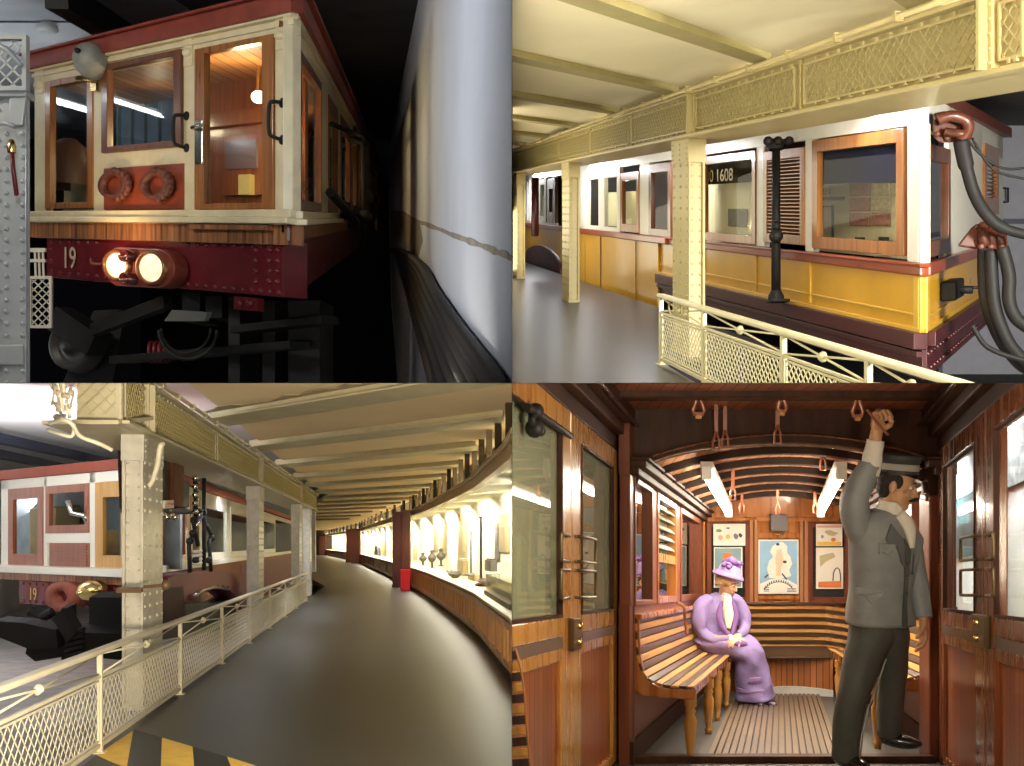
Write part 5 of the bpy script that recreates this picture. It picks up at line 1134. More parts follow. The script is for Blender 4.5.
def hand(mb, w, d, pn, curl, s=1.0, side=1, spread=.03):
    """palm from the wrist along d, palm normal pn; four fingers of different lengths and a side thumb"""
    w=V3(w); d=V3(d).normalized(); pn=(V3(pn)-d*V3(pn).dot(d)).normalized(); x=d.cross(pn)*side
    A=(x,pn,d); oball(mb,w+d*.048*s,A,(.040*s,.016*s,.054*s),14,9); oball(mb,w+d*.0*s,A,(.027*s,.021*s,.03*s),12,7)
    for i,(off,ln) in enumerate(((-.030,.066),(-.010,.078),(.010,.074),(.029,.058))):
        p=w+d*(.088-abs(off)*.25)*s+x*off*s; q=d+x*off*spread/.03*2; q.normalize(); pts=[p-q*.02*s,p]; a=0
        for t,(fr_,bend) in enumerate(((.42,curl[0]),(.32,curl[1]),(.26,curl[2]))):
            a+=bend; dd=q*math.cos(a)+pn*math.sin(a); pts.append(pts[-1]+dd*ln*fr_*s)
        mb.tube(pts,[.0095*s,.0098*s,.0088*s,.008*s,.0065*s],8)
    p=w+d*.022*s-x*.030*s+pn*.004*s; q=(d*.55-x*.65+pn*.25).normalized(); q2=(d*.75-x*.25+pn*.5).normalized()
    if curl[0]>1: q=(d*.6-x*.35+pn*.75).normalized(); q2=(d*.35+x*.6+pn*.55).normalized()
    mb.tube([p-q*.01*s,p+q*.032*s,p+q*.032*s+q2*.028*s,p+q*.032*s+q2*.05*s],[.013*s,.0115*s,.0098*s,.0075*s],8)

def build_br():
    k=-.205; L=level(k); H=588
    pt=lambda px,py,Y: V3(((px-512)/1000*Y,Y,(383-py)/1000*Y))
    LW=Face(k,(.655,5.5),(1.77,9.3)); RF=Face(k,(2.375,5.5),(3.2,9.3)); BW=Face(k,(1.77,9.3),(3.2,9.3))
    D=Face(k,(-.92+.268*3.2,3.2),(-.92+.268*5.6,5.6)); RD=Face(k,(.90+.268*3.3,3.3),(.90+.268*5.6,5.6))
    OR=wood('orange_oak',(.46,.18,.045),(.30,.095,.02),.26,coat=.6); OR2=wood('golden_oak',(.56,.29,.07),(.40,.17,.035),.26,coat=.6); RBW=wood('red_mahogany',(.20,.055,.022),(.12,.03,.013),.4,coat=.12)
    DKB=mat('smoked_wood',(.050,.020,.011),.55,var=.45,vscale=4,stretch=(4,4,1),spec=.18); RIB=mat('black_rib',(.018,.009,.006),.6,spec=.12)
    BOARDS=striped('matchboard_red',(.30,.085,.028),(.22,.055,.018),'Y',.07,.3); BOARDX=striped('matchboard_orange',(.40,.15,.05),(.30,.10,.03),'X',.05,.3)
    CEILB=striped('ceiling_boards',(.60,.27,.12),(.38,.15,.065),'X',.07,.45)
    # ---- setting
    fx=lambda Y: .268*Y
    plate('floor',k,[(fx(3.2)-1.0,3.2),(fx(3.2)+1.0,3.2),(fx(5.6)+.95,5.6),(3.22,9.4),(1.7,9.4),(fx(5.6)-1.0,5.6)],-1.05,-.965,mat('saloon_floor',(.07,.066,.058),.6,var=.3,vscale=3,bump=.2),kind='structure')
    g=MB(); 
    n=19
    gr=[]
    for i in range(n):
        o=-.41+i*(.77/n); g.hexa([L(fx(y)+o+a,y,c) for c in (-.965,-.945) for (y,a) in ((5.62,0),(5.62,.031),(8.95,.031),(8.95,0))])
    g.build('floor_grating',wood('worn_grey_slats',(.17,.12,.075),(.09,.06,.04),.45,axis='Y',coat=.1),label='worn grey-brown slatted floor grating between the benches',cat='grating')
    g=MB(); g.hexa([L(fx(y)+a,y,c) for c in (-.97,-.925) for (y,a) in ((5.5,-.86),(5.5,.86),(5.6,.86),(5.6,-.86))]); g.build('door_sill',DKB,label='dark sill board across the floor at the arch',cat='sill',bevel=.006)
    # inner walls
    def wall(face,nm,kind='structure'):
        g=MB(); g.box(face,-.05,face.len+.02,-.97,-.10,0,.06); g.box(face,-.05,face.len+.02,.62,1.3,0,.06); return g.build(nm,RBW,kind=kind)
    wall(LW,'wall_left'); wall(RF,'wall_right')
    for face,nm,wins in ((LW,1,((633,651),(656,675),(679.5,699))),(RF,4,((930,913),(905,893),(888,872)))):
        g=MB(); prev=0; us=[]
        for a,b in wins: us.append(sorted((face.u(a),face.u(b))))
        edges=[-.05]+[v for u in us for v in u]+[face.len]
        for a,b in zip(edges[::2],edges[1::2]): g.box(face,a,b,-.10,.62,-.005,.055)
        g.build('trim_%d'%(nm+70),RBW,kind='structure',bevel=.004)
        for j,(u0,u1) in enumerate(us):
            f=frame_mb(face,u0,u1,-.10,.62,.045 if j else .03,-.015,.05).build('window_%d'%(nm+j),OR if j==1 else RBW,kind='structure',bevel=.003)
            MB().box(face,u0+.03,u1-.03,-.07,.59,.02,.026).build('pane',glass('saloon_glass',(.86,.9,.82),1.6),f)
            if j==1:
                g=MB(); g.box(face,u0,u1,.17,.23,-.01,.03); g.build('meeting_rail',OR2,f,bevel=.003)
                g=MB()
                for q in range(5): c=.26+q*.065; g.hexa([face(u0+.045,c,-.005),face(u1-.045,c,-.005),face(u1-.045,c+.008,-.005),face(u0+.045,c+.008,-.005),face(u0+.045,c+.04,.035),face(u1-.045,c+.04,.035),face(u1-.045,c+.048,.035),face(u0+.045,c+.048,.035)])
                g.build('louvre_slats',mat('green_louvre',(.10,.13,.08),.4),f)
        g=MB(); g.box(face,-.05,face.len,.62,.66,-.05,.0); g.box(face,-.05,face.len,.66,.70,-.09,.0); g.box(face,-.05,face.len,.70,.72,-.11,.0); g.build('trim_%d'%(nm+71),DKB,kind='structure',bevel=.006)
        MB().box(face,-.05,face.len,-.97,-.84,-.02,0).build('baseboard_%s'%('left' if nm==1 else 'right'),DKB,kind='structure')
    # ceiling vault with ribs
    def cx(Y,s): 
        a=LW.p0[0]+(Y-5.5)*(1.77-.655)/3.8; b=2.375+(Y-5.5)*(3.2-2.375)/3.8; return a+(b-a)*s
    arcc=lambda s: .70+.155*(1-(2*s-1)**2)
    g=MB(); ys=[5.55+i*(9.35-5.55)/6 for i in range(7)]
    for i in range(6):
        for j in range(14):
            s0,s1=j/14,(j+1)/14; g.add([L(cx(ys[i],s0),ys[i],arcc(s0)),L(cx(ys[i],s1),ys[i],arcc(s1)),L(cx(ys[i+1],s1),ys[i+1],arcc(s1)),L(cx(ys[i+1],s0),ys[i+1],arcc(s0))],[(0,1,2,3)],True)
    g.build('ceiling_saloon',CEILB,kind='structure')
    MB().hexa([L(fx(y)+a,y,c) for c in (.90,1.0) for (y,a) in ((5.72,-.9),(5.72,.9),(9.4,.8),(9.4,-.8))]).build('ceiling_cap',DKB,kind='structure')
    for i,Y in enumerate((6.05,6.55,7.05,7.6,8.2,8.8)):
        g=MB(); w_=.035
        for j in range(12):
            s0,s1=j/12,(j+1)/12; a0,a1=arcc(s0),arcc(s1)
            g.hexa([L(cx(Y,s0),Y-w_,a0-.045),L(cx(Y,s1),Y-w_,a1-.045),L(cx(Y,s1),Y+w_,a1-.045),L(cx(Y,s0),Y+w_,a0-.045),L(cx(Y,s0),Y-w_,a0),L(cx(Y,s1),Y-w_,a1),L(cx(Y,s1),Y+w_,a1),L(cx(Y,s0),Y+w_,a0)])
        g.build('trim_%d'%(80+i),RIB,kind='structure')
    # back wall
    g=MB(); g.box(BW,-.1,BW.len+.1,-.97,1.1,.02,.08); g.build('wall_back',OR,kind='structure')
    bp=thing('wall_panelling','orange oak panelling with three framed bays on the end wall','panelling',BW(.7,-.1,0))
    bu=BW.u; bc=lambda y:(H-y)*.0093
    g=MB(); g.box(BW,0,BW.len,bc(606),bc(601),-.03,.02); g.box(BW,0,BW.len,bc(521),bc(517),-.03,.02); g.box(BW,0,bu(705),bc(603),bc(519),-.02,.02); g.box(BW,bu(850),BW.len,bc(603),bc(519),-.02,.02); g.box(BW,bu(757),bu(799),bc(538),bc(533),-.015,.02); g.box(BW,bu(757),bu(799),bc(599),bc(595),-.015,.02); g.build('rails',OR,bp,bevel=.004)
    for x0,x1 in ((749,752.5),(753.5,757),(799,802.5),(803.5,807)):
        MB().box(BW,bu(x0),bu(x1),bc(603),bc(519),-.035,.02).build('stile',mat('polished_stile',(.42,.20,.10),.15,coat=.8),bp,bevel=.006)
    for x0,x1 in ((706,749),(807,849)):
        f=frame_mb(BW,bu(x0),bu(x1),bc(602),bc(522),.045,-.03,.02).build('window_frame',RBW,bp,bevel=.004)
        MB().box(BW,bu(x0)+.04,bu(x1)-.04,bc(598),bc(526),.005,.015).build('dark_pane',mat('dark_pane',(.03,.035,.035),.08,spec=.8),f)
    # posters
    CRM=mat('poster_cream',(.82,.79,.68),.6); SKY_=mat('poster_blue',(.28,.48,.66),.6,var=.1); 
    def rect(mb,x0,x1,y0,y1,d=-.012,t=.003,fc=BW): mb.box(fc,fc.u(x0),fc.u(x1),bc(y1),bc(y0),d-t,d)
    def poster(x0,x1,y0,y1,m,lab,d=-.036,cat='poster',border=CRM):
        t=thing('poster',lab,cat,BW(bu((x0+x1)/2),bc(y1),d)); g=MB(); rect(g,x0,x1,y0,y1,d+.006,.006); g.build('sheet',border,t)
        g=MB(); rect(g,x0+1.2,x1-1.2,y0+1.2,y1-1.2,d,.001); g.build('ground',m,t); return t
    def blob(t,nm,m,P,d=-.04,th=.0015):
        n=len(P); g=MB(); vs=[BW(bu(x),bc(y),d) for x,y in P]+[BW(bu(x),bc(y),d-th) for x,y in P]
        g.add(vs,[list(range(n)),list(range(2*n-1,n-1,-1))]+[(i,(i+1)%n,n+(i+1)%n,n+i) for i in range(n)]); g.build(nm,m,t)
    def ell(x,y,rx,ry,n=14,wb=0): return [(x+rx*math.cos(i*2*math.pi/n)*(1+wb*math.sin(i*5)),y+ry*math.sin(i*2*math.pi/n)*(1+wb*math.cos(i*7))) for i in range(n)]
    INK=mat('poster_ink',(.05,.05,.08),.6); SMK=mat('poster_smoke',(.80,.77,.66),.6,var=.08,vscale=30); PEACH=mat('poster_peach',(.72,.56,.40),.6); PINK=mat('poster_pink',(.72,.42,.34),.6); ORG=mat('poster_orange',(.75,.22,.06),.6); YEL=mat('poster_yellow',(.80,.55,.10),.6); GRN=mat('poster_green',(.15,.35,.12),.6); TEAL=mat('poster_teal',(.22,.38,.40),.6)
    t=poster(757.5,797.5,539,593,SKY_,'pale blue poster with a white cloudy figure, middle of the end wall')
    blob(t,'lower_ground',CRM,[(759,592),(759,583),(768,579),(777,577.5),(787,579),(796,584),(796,592)],-.0385)
    blob(t,'cloud',SMK,[(775,543),(781,541),(786,545),(786,552),(789,556),(791,563),(788,569),(790,575),(780,578),(768,577),(766,568),(768,560),(772,556),(769,551),(771,546)])
    blob(t,'figure',PEACH,[(776,549),(780,548),(781,554),(783,560),(780,566),(779,575),(775,575),(775,566),(774,558)],-.043)
    for P in (ell(776.5,543.5,1.8,1.4),ell(783.5,561,2.0,1.4),[(781,572),(786,578),(785,579),(780,573)],[(763,576),(767,573),(767.5,574),(763.5,577.5)]): blob(t,'ink_mark',INK,P,-.045)
    g=MB(); 
    for j in range(14):
        a=-1.0+j*.143; x=777.5+17*math.sin(a); y=597-17*math.cos(a)+0; rect(g,x-.5,x+.55,y-1.2,y+.9,-.042,.001)
    for j in range(3): rect(g,761+j*.0+2,768,586.5+j*1.6,587.2+j*1.6,-.042,.001); rect(g,786,795,587.5+j*1.4,588.1+j*1.4,-.042,.001)
    g.build('lettering',INK,t); g=MB(); g.tube([BW(bu(777.5+17.5*math.sin(a/10)),bc(599-18*math.cos(a/10)),-.042) for a in range(-10,11)],.003,5); g.build('arc_line',INK,t)
    t=poster(712.5,744.5,523.5,545,CRM,'small white poster with coloured spots, upper left on the end wall',border=CRM)
    for P,m in ((ell(718,530,3,1.6),GRN),(ell(719.5,537,2.4,2.6),PINK),(ell(727,536,2.2,2.4),YEL),(ell(735,536,2.4,3.0,wb=.2),mat('poster_violet',(.22,.18,.3),.6)),(ell(739.5,535,1.8,2.2,wb=.3),INK),(ell(727,527.5,2,.9),mat('poster_violet',(.22,.18,.3),.6))): blob(t,'spot',m,P)
    t=poster(713,741.5,546.5,587,TEAL,'blue-grey poster with an orange block, behind the woman in the purple hat')
    blob(t,'orange_block',ORG,[(722,552),(731,552),(731.5,564),(728,571),(722,570)])
    blob(t,'sleeve_lines',PEACH,[(718,572),(736,572),(736,583),(718,583)])
    t=poster(815,841,523.5,545.5,CRM,'small yellow-edged poster, upper right on the end wall')
    for P,m in (([(816,541),(840,541),(840,545),(816,545)],YEL),([(816,525),(840,525),(840,527),(816,527)],PINK),(ell(830,533,6,3,wb=.4),mat('poster_olive',(.5,.45,.25),.6)),(ell(821,536,1.5,1.8),TEAL),(ell(832,539,2.5,2),ORG)): blob(t,'spot',m,P)
    t=poster(815,842,547,588,CRM,'white poster with an orange foot and small dark arch, lower right on the end wall')
    blob(t,'orange_band',ORG,[(817,581),(840,580),(840,586.5),(817,586.5)]); blob(t,'shade',mat('poster_olive',(.5,.45,.25),.6),[(818,555),(826,553),(832,552),(834,556),(824,561),(819,566)])
    g=MB(); g.tube([BW(bu(x),bc(y),-.042) for x,y in ((831.5,580),(832,572),(834,568),(836,567),(838,569),(839,574),(839,580))],.005,6); g.build('arch_outline',INK,t)
    g=MB(); g.box(BW,bu(769),bu(785.5),bc(530),bc(513.5),-.07,0); g.build('vent_box',mat('grey_felt',(.14,.13,.13),.7,bump=.3,bscale=200),label='dark grey box fixed over the middle poster',cat='box',bevel=.006)
    g=MB(); g.box(BW,bu(772),bu(783),bc(534.5),bc(533),-.03,0); g.build('name_plate',BRASS,label='tiny brass plate below the grey box on the end wall',cat='plate')
    # ---- arch partition
    ya=5.6; F2=Face(k,(.4,ya),(1.4,ya)); ca=lambda y:(H-y)*.0056
    uu=F2.u
    pts=[]; n=22; xl,xr=632.5,927; 
    opening=[(uu(xl),ca(500))]+[(uu(xl)+(uu(xr)-uu(xl))*(.5-.5*math.cos(math.pi*i/n)),ca(488)+(ca(443)-ca(488))*math.sin(math.pi*i/n)**.75) for i in range(n+1)]+[(uu(xr),ca(500))]
    g=MB()
    top=1.32
    for a,b in zip(opening[:-1],opening[1:]):
        if abs(a[0]-b[0])<1e-6: continue
        g.hexa([F2(a[0],a[1],0),F2(b[0],b[1],0),F2(b[0],b[1],.08),F2(a[0],a[1],.08),F2(a[0],top,0),F2(b[0],top,0),F2(b[0],top,.08),F2(a[0],top,.08)])
    g.box(F2,uu(600),uu(xl),ca(495),top,0,.08); g.box(F2,uu(xr),uu(955),ca(495),top,0,.08); ar=g.build('wall_arch',DKB,kind='structure')
    g=MB(); g.tube([F2(a,c-.006,-.005) for a,c in opening],.012,8); g.build('arch_moulding',wood('lit_edge',(.22,.12,.07),(.12,.06,.035),.2,coat=.8),ar)  # lit lower edge of the arch, its brightness put into paler wood
    g=MB(); g.box(F2,uu(613),uu(xl),-.97,ca(495),-.03,.1); g.box(F2,uu(630.5),uu(634),-.97,ca(500),-.045,.1); g.build('post',RBW,ar,bevel=.008)
    g=MB(); g.box(F2,uu(xr),uu(943),-.97,ca(495),-.03,.1); g.box(F2,uu(xr-1),uu(xr+2),-.97,ca(500),-.045,.1); g.build('post',RBW,ar,bevel=.008)
    for x0,x1,y0,y1 in ((632,648,455,492),(926,910,455,492)):
        g=MB(); s_=1 if x1>x0 else -1
        g.tube(curve_pts([F2(uu(x0+s_*1),ca(y1),-.02),F2(uu(x0+s_*4),ca(y1-14),-.02),F2(uu(x0+s_*10),ca(y1-24),-.02),F2(uu(x0+s_*20),ca(y1-34),-.02)]),.016,8)
        g.tube([F2(uu(x0+s_*(4+3*math.cos(t/2))),ca(y0+14+3*math.sin(t/2)),-.03) for t in range(13)],.008,6); g.build('scroll_bracket',DKB,ar)
    # ---- outer vestibule: ceiling, beams
    V0=mat('vestibule_boards',(.17,.055,.03),.45)
    VB=striped('vestibule_ceiling_boards',(.36,.12,.06),(.20,.065,.035),'X',.06,.4)
    MB().hexa([L(fx(y)+a,y,c) for c in (1.0,1.04) for (y,a) in ((3.1,-1.05),(3.1,1.05),(5.6,1.05),(5.6,-1.05))]).build('ceiling_vestibule',VB,kind='structure')
    for i,(y,dp) in enumerate(((5.12,.035),)):
        g=MB(); g.hexa([L(fx(yy)+a,yy,c) for c in (1.0-dp,1.01) for (yy,a) in ((y-.05,-1.0),(y-.05,1.0),(y+.05,1.0),(y+.05,-1.0))]); g.build('trim_%d'%(90+i),DKB,kind='structure',bevel=.01)
    for s_,a0 in ((-1,-.92),(1,.90)):
        g=MB(); 
        for c0,c1,o in ((.76,.84,.00),(.84,.90,.05),(.90,1.0,.09)):
            g.hexa([L(fx(y)+a0-s_*a,y,c) for c in (c0,c1) for (y,a) in ((3.0,-.06),(3.0,o+.02),(5.6,o+.02),(5.6,-.06))])
        g.build('trim_%d'%(95+s_),DKB,kind='structure',bevel=.008)
        g=MB(); g.tube([L(fx(3.2)+a0-s_*.13,3.2,.90),L(fx(5.55)+a0-s_*.13,5.55,.90)],.012,8); g.build('ceiling_conduit',wood('dark_rod',(.09,.04,.02),(.05,.02,.01),.2,coat=.8),label='dark rod along the cornice above the %s doors'%('left' if s_<0 else 'right'),cat='rod')
    # ---- doors
    def dleaf(fc,x0,x1,gx0,gx1,nm,wd1,wd2,rail,lab,gm,handle_px=None):
        uA,uB=sorted((fc.u(x0),fc.u(x1))); gA,gB=sorted((fc.u(gx0),fc.u(gx1)))
        t=MB(); t.box(fc,uA,gA,-.95,.76,-.02,.03); t.box(fc,gB,uB,-.95,.76,-.02,.03); t.box(fc,gA,gB,.655,.76,-.02,.03); t.box(fc,gA,gB,-.20,-.12,-.02,.03); t.box(fc,gA,gB,-.30,-.245,-.02,.03); t.box(fc,gA,gB,-.95,-.90,-.02,.03)
        d=t.build(nm,wd1,kind='structure',bevel=.006)
        MB().box(fc,gA,gB,-.245,-.20,-.025,.02).build('lock_rail',mat('grey_rail',(.13,.10,.08),.3,coat=.3),d)
        MB().box(fc,gA,gB,-.90,-.30,.0,.02).build('lower_panel',wd2,d)
        MB().box(fc,gA,gB,-.12,.655,.0,.008).build('pane',gm,d)
        f=frame_mb(fc,gA,gB,-.12,.655,.012,-.026,-.004); f.build('glazing_bead',DKB,d); return d
    GLL=glass('green_glass',(.72,.80,.62),1.2,dirt=.22); GRR=glass('clear_door_glass',(.97,.98,.97),.7)
    ml=OR2
    d1=dleaf(D,500,566.3,490,557,'door_1',OR2,BOARDS,None,'',GLL); d2=dleaf(D,566.8,615,577,609.5,'door_2',OR2,BOARDS,None,'',GLL)
    RR=wood('brown_oak_door',(.26,.085,.028),(.16,.045,.016),.25,coat=.6)
    d3=dleaf(RD,942,990,947.5,980,'door_3',RR,BOARDS,None,'',GRR); d4=dleaf(RD,990.5,1060,1000,1070,'door_4',RR,BOARDS,None,'',GRR)
    BRO=mat('dull_bronze',(.16,.12,.06),.35,.8)
    def dh(fc,door,x,y0,y1,s_):
        g=MB(); u=fc.u(x); c0,c1=fc.c(x,y0),fc.c(x,y1); w_=abs(fc.u(x+13)-fc.u(x))*s_
        g.tube(curve_pts([fc(u,c0,-.02),fc(u+w_*.2,c0,-.05),fc(u+w_*.9,c0,-.06),fc(u+w_,c0-.012,-.06),fc(u+w_,c1+.012,-.06),fc(u+w_*.9,c1,-.06),fc(u+w_*.2,c1,-.05),fc(u,c1,-.02)],3),.007,8); g.build('door_handle',BRO,door)
    for y0,y1 in ((536,561),(570,597)): dh(D,d2,570,y0,y1,1); dh(D,d1,561,y0,y1,-1)
    for y0,y1 in ((536,560),(570,596)): dh(RD,d3,986,y0,y1,1 if RD.u(970)>RD.u(980) else -1); dh(RD,d4,997,y0,y1,-1 if RD.u(970)>RD.u(980) else 1)
    for fc,door,x0,x1,y0,y1 in ((D,d2,563.5,572,617,650),(RD,d4,983,996,615,648)):
        u0,u1=sorted((fc.u(x0),fc.u(x1))); xm=(x0+x1)/2
        g=MB(); g.box(fc,u0,u1,fc.c(xm,y1),fc.c(xm,y0),-.045,-.02); lk=g.build('lock_case',BRO,door,bevel=.006)
        g=MB(); 
        for yy in (y0+8,y1-9): g.lathe(fc((u0+u1)/2,fc.c(xm,yy),-.045),fc(0,0,-1)-fc(0,0,0),[(.016,0),(.016,.012),(.006,.02),(0,.02)],12)
        g.build('lock_knob',BRASS,lk)
    g=MB(); P=lambda x,y: D(D.u(x),D.c(x,y),-.05)
    g.tube([P(513,407),P(524,413),P(541,424),P(559,436)],.014,8); g.ball(P(522,411),.03); g.ball(P(521,428),.035); g.ball(P(527,431),.02); g.tube(curve_pts([P(522,411),P(518,419),P(521,429)]),.014)
    g.build('door_closer',BLACK,label='black door closer arm at the top of the left door glass',cat='door closer')
    # outside the doors
    OW=mat('outer_wall_olive',(.30,.30,.20),.6,var=.25,vscale=1.5); 
    g=MB(); DD=D.shifted(-.0); OL=Face(k,(-.92+.268*3.2-1.1,3.2),(-.92+.268*5.6-1.1,5.6))
    g=MB(); g.box(OL,-.5,6.5,-1.2,1.4,0,.1); g.build('wall_outer_left',OW,kind='structure') if 0 else None
    OLs=Face(k,(.012,4.2),(.30,9.5)); g=MB(); g.box(OLs,-.6,5.6,-1.2,1.3,-.01,.0); g.build('wall_outer_left',OW,kind='structure')
    g=MB(); g.box(OLs,-.1,.55,-.1,.22,-.03,-.012); g.build('notice_board',mat('pale_blue_board',(.5,.68,.72),.5),label='pale blue notice seen low through the left door glass',cat='notice')
    OLr=Face(k,(.90+.268*3.2+.6,3.2),(.90+.268*8+.6,8)); g=MB(); g.box(OLr,-1.5,7.5,-1.2,1.5,0,.1); g.build('wall_outer_right',mat('platform_white',(.82,.83,.82),.7,var=.05),kind='structure')
    g=MB(); xx=OLr.u
    def orc(nm,m,x0,x1,y0,y1,lab,cat): 
        u0,u1=sorted((xx(x0),xx(x1))); xm=(x0+x1)/2; MB().box(OLr,u0,u1,OLr.c(xm,y1),OLr.c(xm,y0),-.03,-.005).build(nm,m,label=lab,cat=cat)
    orc('tiled_poster',mat('sea_blue_print',(.22,.42,.46),.5,var=.4,vscale=4),951,981,497,556,'blue-green poster outside the right doors','poster')
    orc('dark_picture',mat('dark_print',(.10,.12,.11),.5,var=.4,vscale=9),958,980,524,556,'dark grey picture low outside the right doors','picture')
    orc('grey_notice',mat('grey_print2',(.38,.40,.40),.5,var=.5,vscale=12),1003,1030,430,486,'grey patterned notice high outside the rightmost door glass','notice')
    # ---- benches
    SL1=wood('slat_gold',(.60,.31,.07),(.50,.23,.045),.35,axis='Y',coat=.3); SL2=wood('slat_dark',(.06,.032,.02),(.045,.022,.014),.38,axis='Y',coat=.25)
    prof=[(.015,-.155),(.02,-.28),(.03,-.39),(.06,-.475),(.12,-.515),(.21,-.527),(.335,-.52)]
    sp=smooth_path([V3((a,b,0)) for a,b in prof],[1]*7,[1]*7,8)[0]
    acc=[0]; 
    for a,b in zip(sp[:-1],sp[1:]): acc.append(acc[-1]+(b-a).length)
    def at(s):
        for i in range(len(acc)-1):
            if acc[i+1]>=s: t=(s-acc[i])/(acc[i+1]-acc[i]); return sp[i].lerp(sp[i+1],t)
        return sp[-1]
    def turned(mb,base,top,s=1.0):
        h=top[2]-base[2]; pf=[(.012,0),(.022,.01),(.018,.06),(.030,.09),(.016,.12),(.022,.2),(.034,.50),(.036,.62),(.022,.72),(.034,.76),(.022,.80),(.036,.84),(.036,1.0)]
        mb.lathe(base,(0,0,1),[(r*s,t*h) for r,t in pf],16)
    def bench(face,u0,u1,lab,legs,n=14):
        t=thing('slatted_bench',lab,'bench',face((u0+u1)/2,-.95,-.25),'slatted saloon benches')
        tot=acc[-1]; A=MB(); B=MB()
        for j in range(n):
            a=at(tot*(j+.06)/n); b=at(tot*(j+.94)/n); nn=V3((b[1]-a[1],-(b[0]-a[0]),0)).normalized()*.014
            if nn[0]>0 : pass
            mb=A if j%2 else B
            q=[face(u,v[1]+w_[1],-(v[0]+w_[0])) for u in (u0,u1) for v,w_ in ((a,V3((0,0,0))),(b,V3((0,0,0))),(b,nn),(a,nn))]
            mb.hexa([q[0],q[1],q[2],q[3],q[4],q[5],q[6],q[7]])
        A.build('pale_slats',SL1,t,bevel=.004); B.build('dark_slats',SL2,t,bevel=.004)
        g=MB(); g.box(face,u0+.01,u1,-.595,-.54,-.32,-.29); g.box(face,u0+.01,u0+.05,-.60,-.545,-.32,-.02)
        for e in (u0+.005,):
            P=[(p[0]+.012,p[1]-.02) for p in sp]+[(.335,-.595),(.05,-.60),(.0,-.57),(-.0,-.155)]
            vs=[face(e,c,-d) for d,c in P]+[face(e+.03,c,-d) for d,c in P]; m=len(P)
            g.add(vs,[list(range(m)),list(range(2*m-1,m-1,-1))]+[(i,(i+1)%m,m+(i+1)%m,m+i) for i in range(m)])
        g.box(face,u0,u1,-.175,-.145,-.045,0); g.build('bench_frame',OR,t,bevel=.005)
        for ul in legs:
            g=MB(); turned(g,face(ul,-.955,-.305),face(ul,-.575,-.305)); g.build('leg',OR2,t)
        return t
    bench(LW,.10,3.25,'long slatted bench along the left windows, where the woman in purple sits',(.16,1.25,1.95,2.8))
    bench(RF,.22,3.05,'long slatted bench along the right side, behind the standing conductor',(.30,1.4,2.4))
    t=thing('end_bench','slatted bench across the end wall with a boarded front','bench',BW(.7,-.95,-.3)); A=MB(); B=MB()
    for j in range(11):
        mb=A if j%2 else B; u0,u1=.03,BW.len-.03
        c=-.155-j*.036
        def xo(u): e=min(u-u0,u1-u)/.35; return -.05-.0*max(0,1-e)
        ns=10
        for q in range(ns):
            ua=u0+(u1-u0)*q/ns; ub=u0+(u1-u0)*(q+1)/ns; da=-.05-.28*max(0,1-min(ua-u0,u1-ua)/.34)**2; db=-.05-.28*max(0,1-min(ub-u0,u1-ub)/.34)**2
            mb.hexa([BW(ua,c-.03,da),BW(ub,c-.03,db),BW(ub,c-.03,db+.02),BW(ua,c-.03,da+.02),BW(ua,c,da),BW(ub,c,db),BW(ub,c,db+.02),BW(ua,c,da+.02)])
    A.build('dark_slats',SL2,t); B.build('pale_slats',wood('slat_gold_x',(.60,.33,.10),(.42,.20,.05),.25,axis='X',coat=.6),t)
    g=MB(); g.box(BW,.03,BW.len-.03,-.545,-.525,-.42,-.04); g.box(BW,.03,BW.len-.03,-.145,-.125,-.07,0); g.build('seat_board',SL2,t,bevel=.006)
    g=MB(); P=[]
    g2=MB()
    for q in range(16):
        a0=q/16; a1=(q+1)/16; f_=lambda a:(.35+.73*a,-.40+.12*math.sin(math.pi*a)*-1*-1)
        (ua,da),(ub,db)=f_(a0),f_(a1); da=-.36-.0+(-.06+.12*math.sin(math.pi*a0)); db=-.36+(-.06+.12*math.sin(math.pi*a1))
        g.hexa([BW(ua,-.82,da),BW(ub,-.82,db),BW(ub,-.82,db+.02),BW(ua,-.82,da+.02),BW(ua,-.545,da),BW(ub,-.545,db),BW(ub,-.545,db+.02),BW(ua,-.545,da+.02)])
        g2.hexa([BW(ua,-.965,da-.01),BW(ub,-.965,db-.01),BW(ub,-.965,db+.02),BW(ua,-.965,da+.02),BW(ua,-.82,da-.01),BW(ub,-.82,db-.01),BW(ub,-.82,db+.02),BW(ua,-.82,da+.02)])
    g.build('boarded_front',BOARDX,t); g2.build('white_plinth',mat('chalky_plinth',(.55,.54,.50),.7,var=.15),t)
    # bench end in the lower left corner (in front of the doors)
    t=thing('bench_end','end of another slatted bench cut off at the lower left, before the left doors','bench',pt(518,740,3.30))
    A=MB(); B=MB(); Cc=MB()
    for j in range(11):
        y0=651+j*10.8; x1=512+[5,9,11,12,13,13.5,14,14.5,15.5,17,18][j]; mb=A if j%2 else B
        mb.prism(lambda u,v,d: V3((u*d,d,v*d)),[((x-512)/1000,(383-y)/1000) for x,y in ((508,y0+1),(x1,y0-1),(x1+1,y0+8),(508,y0+9.6))],3.30,3.34)
    A.build('pale_slats',SL1,t,bevel=.003); B.build('dark_slats',SL2,t,bevel=.003)
    g=MB(); g.tube(curve_pts([pt(515,648,3.28),pt(520,665,3.28),pt(524,690,3.28),pt(527,730,3.28),pt(531,775,3.28)]),.004,8); g.build('end_rail',OR,t)
    # strap on the bench back
    g=MB(); g.tube(curve_pts([LW(LW.u(668),-.10,-.06),LW(LW.u(671),-.13,-.09),LW(LW.u(674),-.22,-.08),LW(LW.u(674.5),-.33,-.09)]),[.012]*19,6); g.build('leather_strap',mat('tan_leather',(.24,.10,.04),.5),label='brown leather strap looped over the left bench back',cat='strap')
